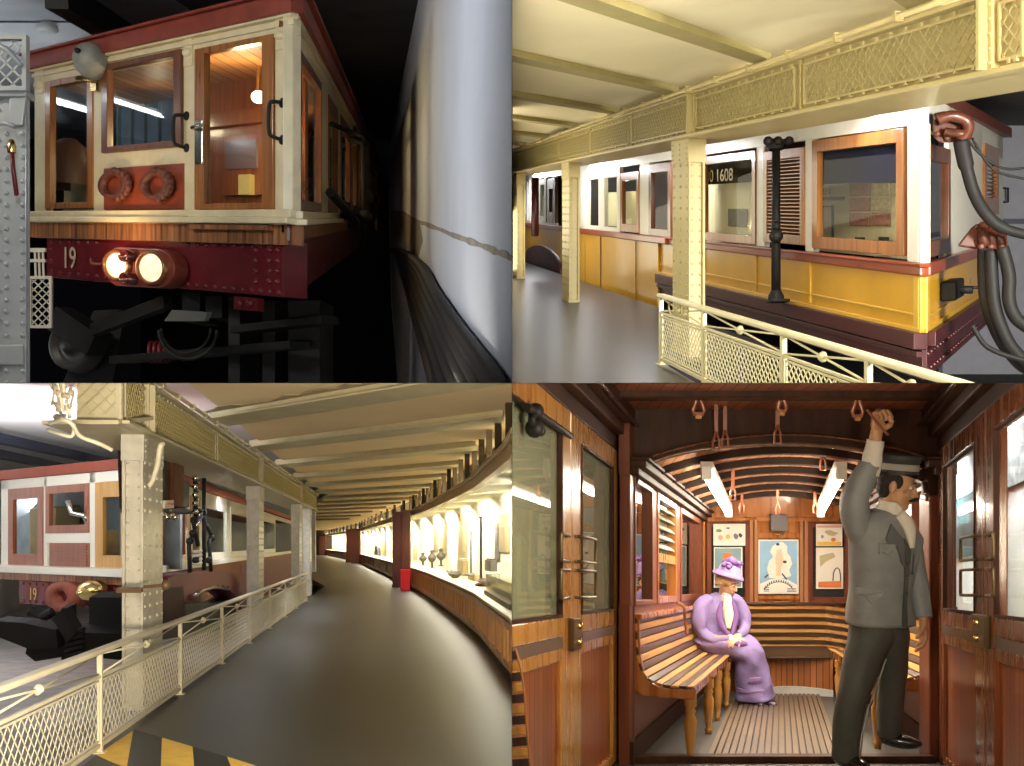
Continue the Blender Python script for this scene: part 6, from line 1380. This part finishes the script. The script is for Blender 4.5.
    # ---- tube lamps
    for a,b,lab in (((-.43,5.85),(-.46,8.9),'left'),((.355,5.85),(.36,8.9),'right')):
        p=L(fx(a[1])+a[0],a[1],.665); q=L(fx(b[1])+b[0],b[1],.665); t=thing('tube_lamp','bright tube lamp under the saloon ceiling, %s of the two'%lab,'lamp',p,'saloon tube lamps')
        g=MB(); g.tube([p,q],.026,10); g.build('tube',emis('saloon_tube',(1,.92,.74),44),t); g=MB(); g.bar(p+V3((0,0,.055)),q+V3((0,0,.055)),.07,.04); g.build('batten',WHITE,t)
        for e in (p,q):
            g=MB(); g.box(W,e[0]-.03,e[0]+.03,e[2]-.03,e[2]+.05,e[1]-.02,e[1]+.02); g.build('lamp_holder',WHITE,t)
    # ---- straps
    LEA=mat('strap_leather',(.33,.10,.045),.3,var=.2,coat=.5)
    def loop(px,ytop,ybot,Y,w,lab,grp):
        t=thing('hanging_strap',lab,'strap',pt(px,ybot,Y),grp); g=MB(); a=pt(px,ytop,Y); hgt=(ybot-ytop)/1000*Y
        g.tube([a+V3((0,0,.0)),a+V3((-w*.35,0,-hgt*.45)),a+V3((-w,0,-hgt*.85)),a+V3((-w*.7,0,-hgt)),a+V3((w*.7,0,-hgt)),a+V3((w,0,-hgt*.85)),a+V3((w*.35,0,-hgt*.45)),a],.011,8); g.build('loop',LEA,t)
        g=MB(); g.box(W,a[0]-.012,a[0]+.012,a[2]-.02,a[2]+.3,a[1]-.004,a[1]+.004); g.build('strap_band',LEA,t)
        g=MB(); g.lathe(a+V3((-w*.5,0,-hgt-.012)),(1,0,0),[(.012,0),(.014,w*.5),(.012,w)],10); g.build('grip',OR2,t)
    loop(698.5,389,414,5.15,.030,'leather loop strap at the ceiling, leftmost of the front three','front ceiling straps'); loop(782,388,411,5.15,.022,'leather loop strap at the ceiling, middle of the front three','front ceiling straps'); loop(857.5,388,416,5.15,.027,'leather loop strap beside the conductor\'s raised hand','front ceiling straps')
    for i,(px,y0,y1,Y,lab) in enumerate(((716,393,450,5.45,'long strap hanging before the left tube lamp'),(725,405,448,5.5,'short strap just right of the one before the left tube lamp'),(777.5,396,443,5.45,'strap hanging before the arch centre, above the end wall'),(777.5,430,514,8.4,'thin strap hanging deep in the saloon above the grey box'),(742,470,513,8.2,'orange strap deep in the saloon, right of the left tube lamp'),(815,470,513,8.2,'orange strap deep in the saloon, left of the right tube lamp'),(823,420,470,6.3,'strap just inside the arch before the right tube lamp'),(733,440,500,6.8,'thin strap inside the arch beside the left tube lamp'))):
        a=pt(px,y0,Y); b=pt(px,y1,Y); w_=.017
        g=MB(); g.box(W,a[0]-w_*.6,a[0]+w_*.6,b[2]+.08,a[2],Y-.004,Y+.004); g.tube([V3((a[0],Y,b[2]+.10)),V3((a[0]-w_,Y,b[2]+.05)),V3((a[0]-w_,Y,b[2])),V3((a[0]+w_,Y,b[2])),V3((a[0]+w_,Y,b[2]+.05)),V3((a[0],Y,b[2]+.10))],.007,6); g.build('strap',LEA,label=lab,cat='strap',group='saloon ceiling straps')
    build_conductor(k,pt); build_woman(k,pt)
    # ---- light
    area('vestibule_side_fill',(1.75,2.7,-.85),(1.1,5.2,-.35),.4,.4,20,(1,.82,.6))  # added beyond the frame to light the ceiling boards from below
    area('vestibule_lamp',(.80,2.8,-.25),(1.3,5.2,-1.6),.5,.3,24,(1,.82,.6))
    for y_,w_ in ((4.6,22),(6.4,60),(8.4,70)): area('platform_light',L(.90+.268*y_+.22,y_,1.2),L(.90+.268*y_+.6,y_+.2,-.1),.2,1.4,w_,(.97,1,1))
    area('left_outer_light',L(.12,5.6,1.2),L(.10,5.6,-.5),.12,2.4,14,(.95,1,.8))
    area('saloon_tube_left',L(fx(7.3)-.44,7.3,.62),L(fx(7.3)-.44,7.3,-1),.08,2.8,46,(1,.87,.68))
    area('saloon_tube_right',L(fx(7.3)+.36,7.3,.62),L(fx(7.3)+.36,7.3,-1),.08,2.8,46,(1,.87,.68))
    crop_room(1,-1)

def build_conductor(k,pt):
    Y=5.30; q=lambda x,y,dy=0: V3(((x-512)/1000*Y,Y+dy,(383-y)/1000*Y))
    mm=.0053
    t=thing('person','person in a grey conductor uniform and peaked cap, holding up a ceiling strap','person',q(875,764))
    SK=mat('wax_skin',(.60,.33,.17),.45,var=.06,vscale=20); 
    g=MB(); 
    P,A=head(g,q(897,487),(.84,-.50,-.20),(.10,0,1),1.04)
    g.loft([q(894,492,.02),q(893,503,.02),q(892,515,.03)],[.055,.052,.075],[.058,.055,.075],14)
    g.loft([q(892,514,.03),q(889,535,.03),q(886,575,.03),q(882,612,.03),q(880,632,.03)],[.10,.17,.16,.14,.14],[.075,.10,.10,.09,.09],18)
    g.loft([q(882,538,.03),q(866,536,.02),q(857,521,.01),q(856,500,.0),q(862,482,-.01),q(869,462,-.02),q(873,440,-.03),q(874.5,430,-.03)],[.05,.05,.048,.046,.042,.038,.033,.031],[.05,.05,.048,.046,.042,.038,.032,.028],12)
    g.loft([q(908,537,.05),q(915,570,.03),q(919,600,.0),q(921,618,-.03)],[.05,.042,.034,.024],[.05,.042,.034,.024],12)
    g.loft([q(872,628,.03),q(861,665,.0),q(851,697,-.02),q(847,730,.0),q(846,757,.0)],[.07,.062,.05,.042,.032],[.07,.062,.05,.042,.032],12)
    g.loft([q(893,628,.05),q(897,665,.07),q(897,700,.10),q(902,735,.15),q(905,748,.18)],[.065,.06,.05,.042,.032],[.065,.06,.05,.042,.032],12)
    hand(g,q(874.5,434,-.03),(.08,-.05,1),(.55,-.8,0),(1.25,1.25,.8),1.35,-1,.02)
    hand(g,q(921.5,617,-.03),(.0,-.15,-1),(-.6,.2,0),(.35,.45,.35),1.2,1)
    body=g.build('body',SK,t,remesh=.0042)
    face_parts(body,P,A,1.04,mat('dark_lips',(.35,.12,.08),.5))
    HAIR=mat('black_hair',(.018,.013,.011),.6,bump=.5,bscale=200)
    m=MB(); ax=A
    m.tube([P(-.045,.078,-.052),P(-.03,.095,-.044),P(-.010,.104,-.038),P(.010,.104,-.038),P(.03,.095,-.044),P(.045,.078,-.052)],[.004,.009,.011,.011,.009,.004],8); m.build('moustache',HAIR,t)
    m=MB(); oball(m,P(0,-.022,.030),A,(.082,.088,.086)); oball(m,P(.0,-.050,-.02),A,(.068,.050,.055)); 
    for s_ in (-1,1): oball(m,P(s_*.064,.012,.030),A,(.014,.024,.036),10,7)
    m.build('hair',HAIR,t)
    # cap: crown, band, peak
    CAP=mat('cap_dark',(.035,.035,.035),.5,bump=.2,bscale=150); r,f,u=A; c=P(0,-.004,.075); ft=(f+u*.16).normalized(); ut=(u-f*.16).normalized()
    def ring(mb,hs,m=26):
        vs=[];fs=[]
        for h,rr in hs:
            rr*=.80
            for j in range(m):
                a=2*math.pi*j/m; vs.append(c+ut*h+r*math.cos(a)*rr*.92+ft*math.sin(a)*rr*1.05)
        for i in range(len(hs)-1):
            for j in range(m): fs.append((i*m+j,i*m+(j+1)%m,(i+1)*m+(j+1)%m,(i+1)*m+j))
        mb.add(vs,fs,True)
    m=MB(); ring(m,[(-.012,.108),(.0,.112),(.052,.114),(.060,.122),(.085,.128),(.095,.122),(.100,.08),(.101,.0)]); cp_=m.build('cap',CAP,t)
    m=MB(); ring(m,[(.012,.1145),(.014,.117),(.044,.1185),(.046,.116)]); m.build('cap_band',mat('cap_band_grey',(.36,.35,.30),.6,bump=.2,bscale=120),cp_)
    m=MB(); n=14; vs=[]
    for j in range(n+1):
        a=math.pi*(.14+.72*j/n); e=math.sin(math.pi*j/n)
        for ex_,dz in ((.088,-.004),(.090+.045*e**.6,-.030*e-.004)): vs.append(c+r*math.cos(a)*ex_*.95+ft*math.sin(a)*ex_*1.05+ut*dz)
    vs2=[v-ut*.005 for v in vs]; N=len(vs)
    m.add(vs+vs2,[(2*j,2*j+1,2*j+3,2*j+2) for j in range(n)]+[(N+2*j,N+2*j+2,N+2*j+3,N+2*j+1) for j in range(n)]+[(2*j+1,N+2*j+1,N+2*j+3,2*j+3) for j in range(n)],True); m.build('cap_peak',mat('patent_black',(.01,.01,.01),.15,coat=.8),cp_)
    m=MB(); m.rivet(c+ft*.100+ut*.03,ft,.011); m.rivet(c+ft*.079+r*-.062+ut*.026,ft,.007); m.build('cap_badge',BRASS,cp_)
    # shirt, tie-less collar, cuff
    WS=mat('white_shirt',(.80,.76,.66),.7,bump=.2,bscale=120)
    m=MB(); m.loft([q(893,500,.015),q(892.5,508,.02),q(891,516,.03)],[.064,.072,.085],[.066,.072,.085],18,cap=False); m.loft([q(896,512,-.055),q(903,525,-.085),q(905,545,-.095)],[.03,.035,.012],[.012,.014,.01],10); m.build('shirt_collar',WS,t)
    m=MB(); m.loft([q(873.5,440,-.03),q(872.5,447,-.028),q(870,462,-.025),q(868,474,-.02)],[.045,.046,.052,.050],[.042,.044,.050,.048],18,wob=.04,seed=4); m.build('shirt_cuff',WS,t)
    # jacket
    GJ=mat('grey_serge',(.25,.27,.275),.5,var=.10,vscale=14,bump=.9,bscale=11,spec=.6); GT_=mat('charcoal_serge',(.075,.080,.073),.65,var=.12,vscale=14,bump=.9,bscale=9)
    m=MB(); m.loft([q(893,512,.03),q(891,520,.03),q(888,534,.03),q(886,555,.03),q(883,585,.03),q(882,605,.03),q(882,624,.03)],[.075,.14,.190,.182,.163,.168,.180],[.075,.095,.12,.125,.115,.12,.13],40,wob=.028,seed=2,sup=2.4); jk=m.build('jacket',GJ,t)
    m=MB(); m.loft([q(880,541,.03),q(866,537,.02),q(857,522,.01),q(855,500,.0),q(861,482,-.01),q(867,468,-.02),q(868.5,463,-.02)],[.065,.075,.076,.074,.068,.058,.055],[.08,.08,.08,.075,.066,.057,.054],20,wob=.035,seed=7); m.build('raised_sleeve',GJ,jk)
    m=MB(); m.loft([q(902,528,.04),q(910,540,.04),q(915,565,.03),q(919,590,.015),q(921,608,-.005),q(921.5,617,-.02)],[.055,.068,.062,.056,.050,.048],[.065,.072,.066,.060,.055,.054],20,wob=.03,seed=9); m.build('lowered_sleeve',GJ,jk)
    def on(x,y): return q(x,y,-.0)
    front=lambda x,y,e=0: q(x,y,.03-math.sqrt(max(.0,1-min(.98,abs((x-885)*mm/.184))**2.4))*.122-.006-e)
    m=MB(); Pl=[(899,519),(891,540),(893,548),(904,575),(909,560),(906,530)]
    for Pp in ([(884,521),(896,536),(905,572),(894,560),(890,544),(884,548),(879,536)],[(906,520),(912,530),(911,545),(906,572),(907,550),(903,530)]):
        vs=[front(x,y,.008) for x,y in Pp]+[front(x,y,-.004) for x,y in Pp]; n=len(Pp); m.add(vs,[list(range(n)),list(range(2*n-1,n-1,-1))]+[(i,(i+1)%n,n+(i+1)%n,n+i) for i in range(n)])
    m.build('lapels',mat('dark_satin',(.10,.105,.11),.3,spec=.8),jk)
    m=MB(); Pp=[(897,535),(905,548),(902,575),(900,600),(901,623),(895,622),(896,600),(898,575)]; vs=[front(x,y,.007) for x,y in Pp]+[front(x,y,-.004) for x,y in Pp]; n=len(Pp); m.add(vs,[list(range(n)),list(range(2*n-1,n-1,-1))]+[(i,(i+1)%n,n+(i+1)%n,n+i) for i in range(n)]); m.build('waistcoat',GT_,jk)
    for y in (560,574,588): m=MB(); m.lathe(front(900,y,.009),(0.1,-1,0),[(.006,0),(.006,.003),(.002,.005),(0,.005)],10); m.build('button',BRASS,jk)
    for Pp in ([(872,540),(888,541),(889,550),(884,548),(880,552),(876,549),(872,551)],[(853,586),(878,588),(879,596),(873,594),(866,601),(860,594),(853,593)],[(908,545),(917,546),(917,552),(912,555),(908,552)]):
        m=MB(); vs=[front(x,y,.010) for x,y in Pp]+[front(x,y,-.002) for x,y in Pp]; n=len(Pp); m.add(vs,[list(range(n)),list(range(2*n-1,n-1,-1))]+[(i,(i+1)%n,n+(i+1)%n,n+i) for i in range(n)]); m.build('pocket_flap',GJ,jk,bevel=.003)
    # trousers
    m=MB(); m.loft([q(880,608,.03),q(877,628,.03),q(870,645,.02),q(860,668,.0),q(851,695,-.02),q(847,722,-.01),q(846,748,.0),q(845.5,759,.0)],[.13,.135,.112,.092,.080,.074,.070,.070],[.10,.115,.105,.095,.085,.08,.076,.076],26,wob=.045,seed=5)
    m.loft([q(888,615,.03),q(893,636,.04),q(896,656,.06),q(898,685,.09),q(899,716,.12),q(901,744,.16)],[.09,.098,.084,.072,.066,.066],[.105,.10,.09,.08,.075,.075],26,wob=.045,seed=6); tr=m.build('trousers',GT_,t)
    for P_,e in (([(882,655),(873,680),(864,705),(859,730),(856,752)],0),):
        m=MB(); m.tube([q(x-1,y,-.075) for x,y in P_],[.004]*5,6); m.build('trouser_piping',mat('piping_grey',(.30,.30,.28),.6),tr)
    m=MB(); SHm=mat('black_leather',(.012,.012,.012),.2,coat=.6)
    oball(m,q(849,760,-.04),(V3((.5,-.85,0)).normalized(),V3((.85,.5,0)).normalized(),V3((0,0,1))),(.13,.048,.042)); m.build('shoe',SHm,t)
    m=MB(); oball(m,q(908,748,.10),(V3((.9,-.4,0)).normalized(),V3((.4,.9,0)).normalized(),V3((0,0,1))),(.11,.046,.038)); m.build('shoe',SHm,t)
    m=MB(); m.tube([q(857,409,-.15+.0),q(868,417,-.07),q(879,431,-.09),q(882,434,-.09)],.007,8); m.build('held_strap',mat('strap_leather',(.33,.10,.045),.3),label='dark leather strap gripped in the raised hand',cat='strap')

def build_woman(k,pt):
    Y=8.25; q=lambda x,y,dy=0: V3(((x-512)/1000*Y,Y+dy,(383-y)/1000*Y))
    t=thing('person','seated person in a lilac dress and flowered purple hat, hands in lap','person',q(745,697))
    SK=mat('pale_wax_skin',(.66,.40,.26),.45); LIL=mat('lilac_cloth',(.26,.20,.44),.6,var=.10,vscale=9,bump=.9,bscale=16); LILD=mat('purple_cloth',(.17,.08,.27),.6,bump=.3,bscale=60); LILP=mat('pale_lilac_band',(.34,.23,.48),.5)
    g=MB(); P,A=head(g,q(727.5,583),(.72,-.62,-.35),(.12,-.05,1),.92)
    g.loft([q(725,588,.02),q(723.5,597,.03),q(722,606,.04)],[.042,.040,.07],[.045,.042,.07],12)
    g.loft([q(722,604,.03),q(720,618,.03),q(717,635,.03),q(718,648,.03)],[.13,.13,.10,.13],[.08,.09,.08,.11],16)
    g.loft([q(705,608,.03),q(702,630,-.02),q(712,635,-.10),q(727,633,-.16)],[.042,.038,.03,.024],[.042,.038,.03,.022],10)
    g.loft([q(737,606,.05),q(744,621,.02),q(740,630,-.08),q(732,632,-.15)],[.042,.036,.03,.023],[.042,.036,.03,.022],10)
    g.loft([q(718,646,.03),q(735,645,-.05),q(752,644,-.10),q(754,668,-.07),q(756,692,-.05)],[.08,.065,.05,.035,.03],[.08,.06,.05,.035,.03],10)
    hand(g,q(727,633,-.16),(.95,-.05,-.05),(0,.3,-1),(.35,.5,.4),.92,1); hand(g,q(734,631,-.16),(-.5,-.35,-.2),(0,.3,-1),(.4,.5,.4),.92,-1)
    body=g.build('body',SK,t,remesh=.0048); face_parts(body,P,A,.92,mat('rose_lips',(.5,.12,.12),.5))
    HR=mat('blonde_hair',(.48,.32,.14),.6,bump=.6,bscale=120)
    m=MB(); oball(m,P(0,-.03,.035),A,(.088,.088,.080)); RR_=random.Random(3)
    for i in range(46):
        a=RR_.random()*math.pi*2; e=RR_.random()
        if math.sin(a)>.55: continue
        oball(m,P(math.cos(a)*.085,math.sin(a)*.085-.01,-.035+.07*e),A,(.022,.022,.020),8,6)
    m.build('hair',HR,t)
    r,f,u=A; c=P(0,-.020,.088); ut=(u-f*.10-r*.04).normalized(); ft=(f+u*.10).normalized()
    def ring(mb,hs,n=30,wv=0):
        vs=[];fs=[]
        for h,rr in hs:
            for j in range(n):
                a=2*math.pi*j/n; vs.append(c+ut*(h+wv*rr*math.sin(2*a+.6))+r*math.cos(a)*rr+ft*math.sin(a)*rr)
        for i in range(len(hs)-1):
            for j in range(n): fs.append((i*n+j,i*n+(j+1)%n,(i+1)*n+(j+1)%n,(i+1)*n+j))
        mb.add(vs,fs,True)
    m=MB(); ring(m,[(-.004,.092),(-.014,.126),(-.006,.132),(.010,.108),(.025,.09),(.058,.084),(.074,.055),(.078,0)],wv=.09); ht=m.build('hat',LILP,t)
    m=MB(); ring(m,[(-.012,.08),(-.020,.124),(-.010,.134),(-.008,.128)],wv=.09); m.build('hat_brim_edge',LILD,ht)
    m=MB()
    for i in range(26):
        a=RR_.random()*6.28; rr=.03+.065*RR_.random(); h=.05+.06*RR_.random(); oball(m,c+ut*h+r*math.cos(a)*rr+ft*math.sin(a)*rr,A,(.022,.022,.018),8,6)
    oball(m,c+ut*.105,A,(.045,.045,.035)); m.build('hat_flowers',LILD,ht)
    # blouse and jacket
    m=MB(); m.loft([q(726,593,.0),q(726,603,-.03),q(727,615,-.075),q(727,626,-.09)],[.036,.045,.045,.03],[.04,.05,.03,.02],14,wob=.05,seed=1); m.build('lace_blouse',mat('lace_cream',(.78,.72,.58),.7,bump=.8,bscale=90),t)
    m=MB(); m.loft([q(723,596,.04),q(721,602,.04),q(719,612,.04),q(717,626,.04),q(715,636,.03),q(713,645,.03)],[.055,.125,.145,.125,.110,.165],[.06,.09,.11,.11,.11,.16],34,wob=.07,seed=3); jk=m.build('jacket',LIL,t)
    m=MB(); m.loft([q(712,600,.03),q(703,606,.02),q(699,618,.0),q(701,630,-.02),q(709,636,-.08),q(719,636,-.13),q(726,634,-.16)],[.05,.072,.074,.058,.044,.034,.032],[.07,.08,.085,.07,.05,.038,.034],26,wob=.09,seed=8); m.build('left_sleeve',LIL,jk)
    m=MB(); m.loft([q(731,598,.05),q(739,604,.05),q(744,615,.03),q(744,625,-.02),q(739,630,-.10),q(734,631,-.14)],[.04,.058,.060,.046,.036,.030],[.06,.07,.075,.055,.04,.032],26,wob=.09,seed=11); m.build('right_sleeve',LIL,jk)
    m=MB()
    for P_ in ([(721,600),(717,612),(720,624),(726,631)],[(731,600),(734,612),(731,623),(728,631)]): m.loft([q(x,y,-.05-.05*i/1.5) for i,(x,y) in enumerate(P_)],[.014,.024,.022,.010],[.008,.010,.010,.008],10)
    m.build('lapels',LILD,jk)
    m=MB(); m.loft([q(725,634.5,-.17),q(728,634,-.17)],[.042,.040],[.040,.038],14); m.build('lace_cuff',mat('lace_cream',(.78,.72,.58),.7),jk)
    # skirt
    m=MB(); m.loft([q(710,642,.05),q(722,643,-.02),q(734,644,-.06),q(743,648,-.08),q(747,658,-.07),q(750,672,-.06),q(753,686,-.05),q(754.5,695,-.05)],[.10,.105,.110,.125,.130,.140,.150,.158],[.15,.16,.16,.15,.14,.14,.15,.16],40,wob=.10,seed=12); sk=m.build('skirt',LIL,t)
    def band(y,rs,rd,x,nm,mt):
        m=MB(); m.loft([q(x,y-1.2,-.05),q(x+.1,y,-.05),q(x+.3,y+1.2,-.05)],[rs]*3,[rd]*3,40,wob=.02,seed=12); m.build(nm,mt,sk)
    band(672,.143,.143,750,'skirt_ribbon',LILP); band(684,.152,.153,752.5,'skirt_ribbon',LILP); band(675,.146,.146,750.5,'skirt_piping',LILD)
    m=MB(); oball(m,q(733,637,-.19),(V3((1,0,-.1)),V3((0,1,0)),V3((.1,0,1))),(.075,.04,.03)); m.tube([q(739,636,-.2),q(743,641,-.2),q(744,649,-.19)],.004); m.build('handbag',LILD,label='small purple purse lying in the lap under the hands',cat='bag')
    m=MB()
    for x in (752,765): m=MB(); oball(m,q(x,697,-.16),(V3((.6,-.8,0)),V3((.8,.6,0)),V3((0,0,1))),(.07,.035,.025)); m.build('shoe',mat('dark_violet_shoe',(.05,.03,.06),.3,coat=.4),t)
def dividers():
    g = MB(); g.box(W,-.0005,.0005,-30,30,2.0,160); g.build('wall_divider', mat('divider_plaster',(.4,.4,.4),.8), kind='structure', crop=False)  # added unseen partition, also keeps light of left and right rooms apart
    g = MB(); g.box(W,-60,60,-.0005,.0005,2.0,160); g.build('floor_divider', mat('divider_plaster',(.4,.4,.4),.8), kind='structure', crop=False)  # added unseen slab, keeps upper and lower light apart
for fn in ('build_tl','build_tr','build_bl','build_br'):
    if fn in globals(): globals()[fn]()
dividers()
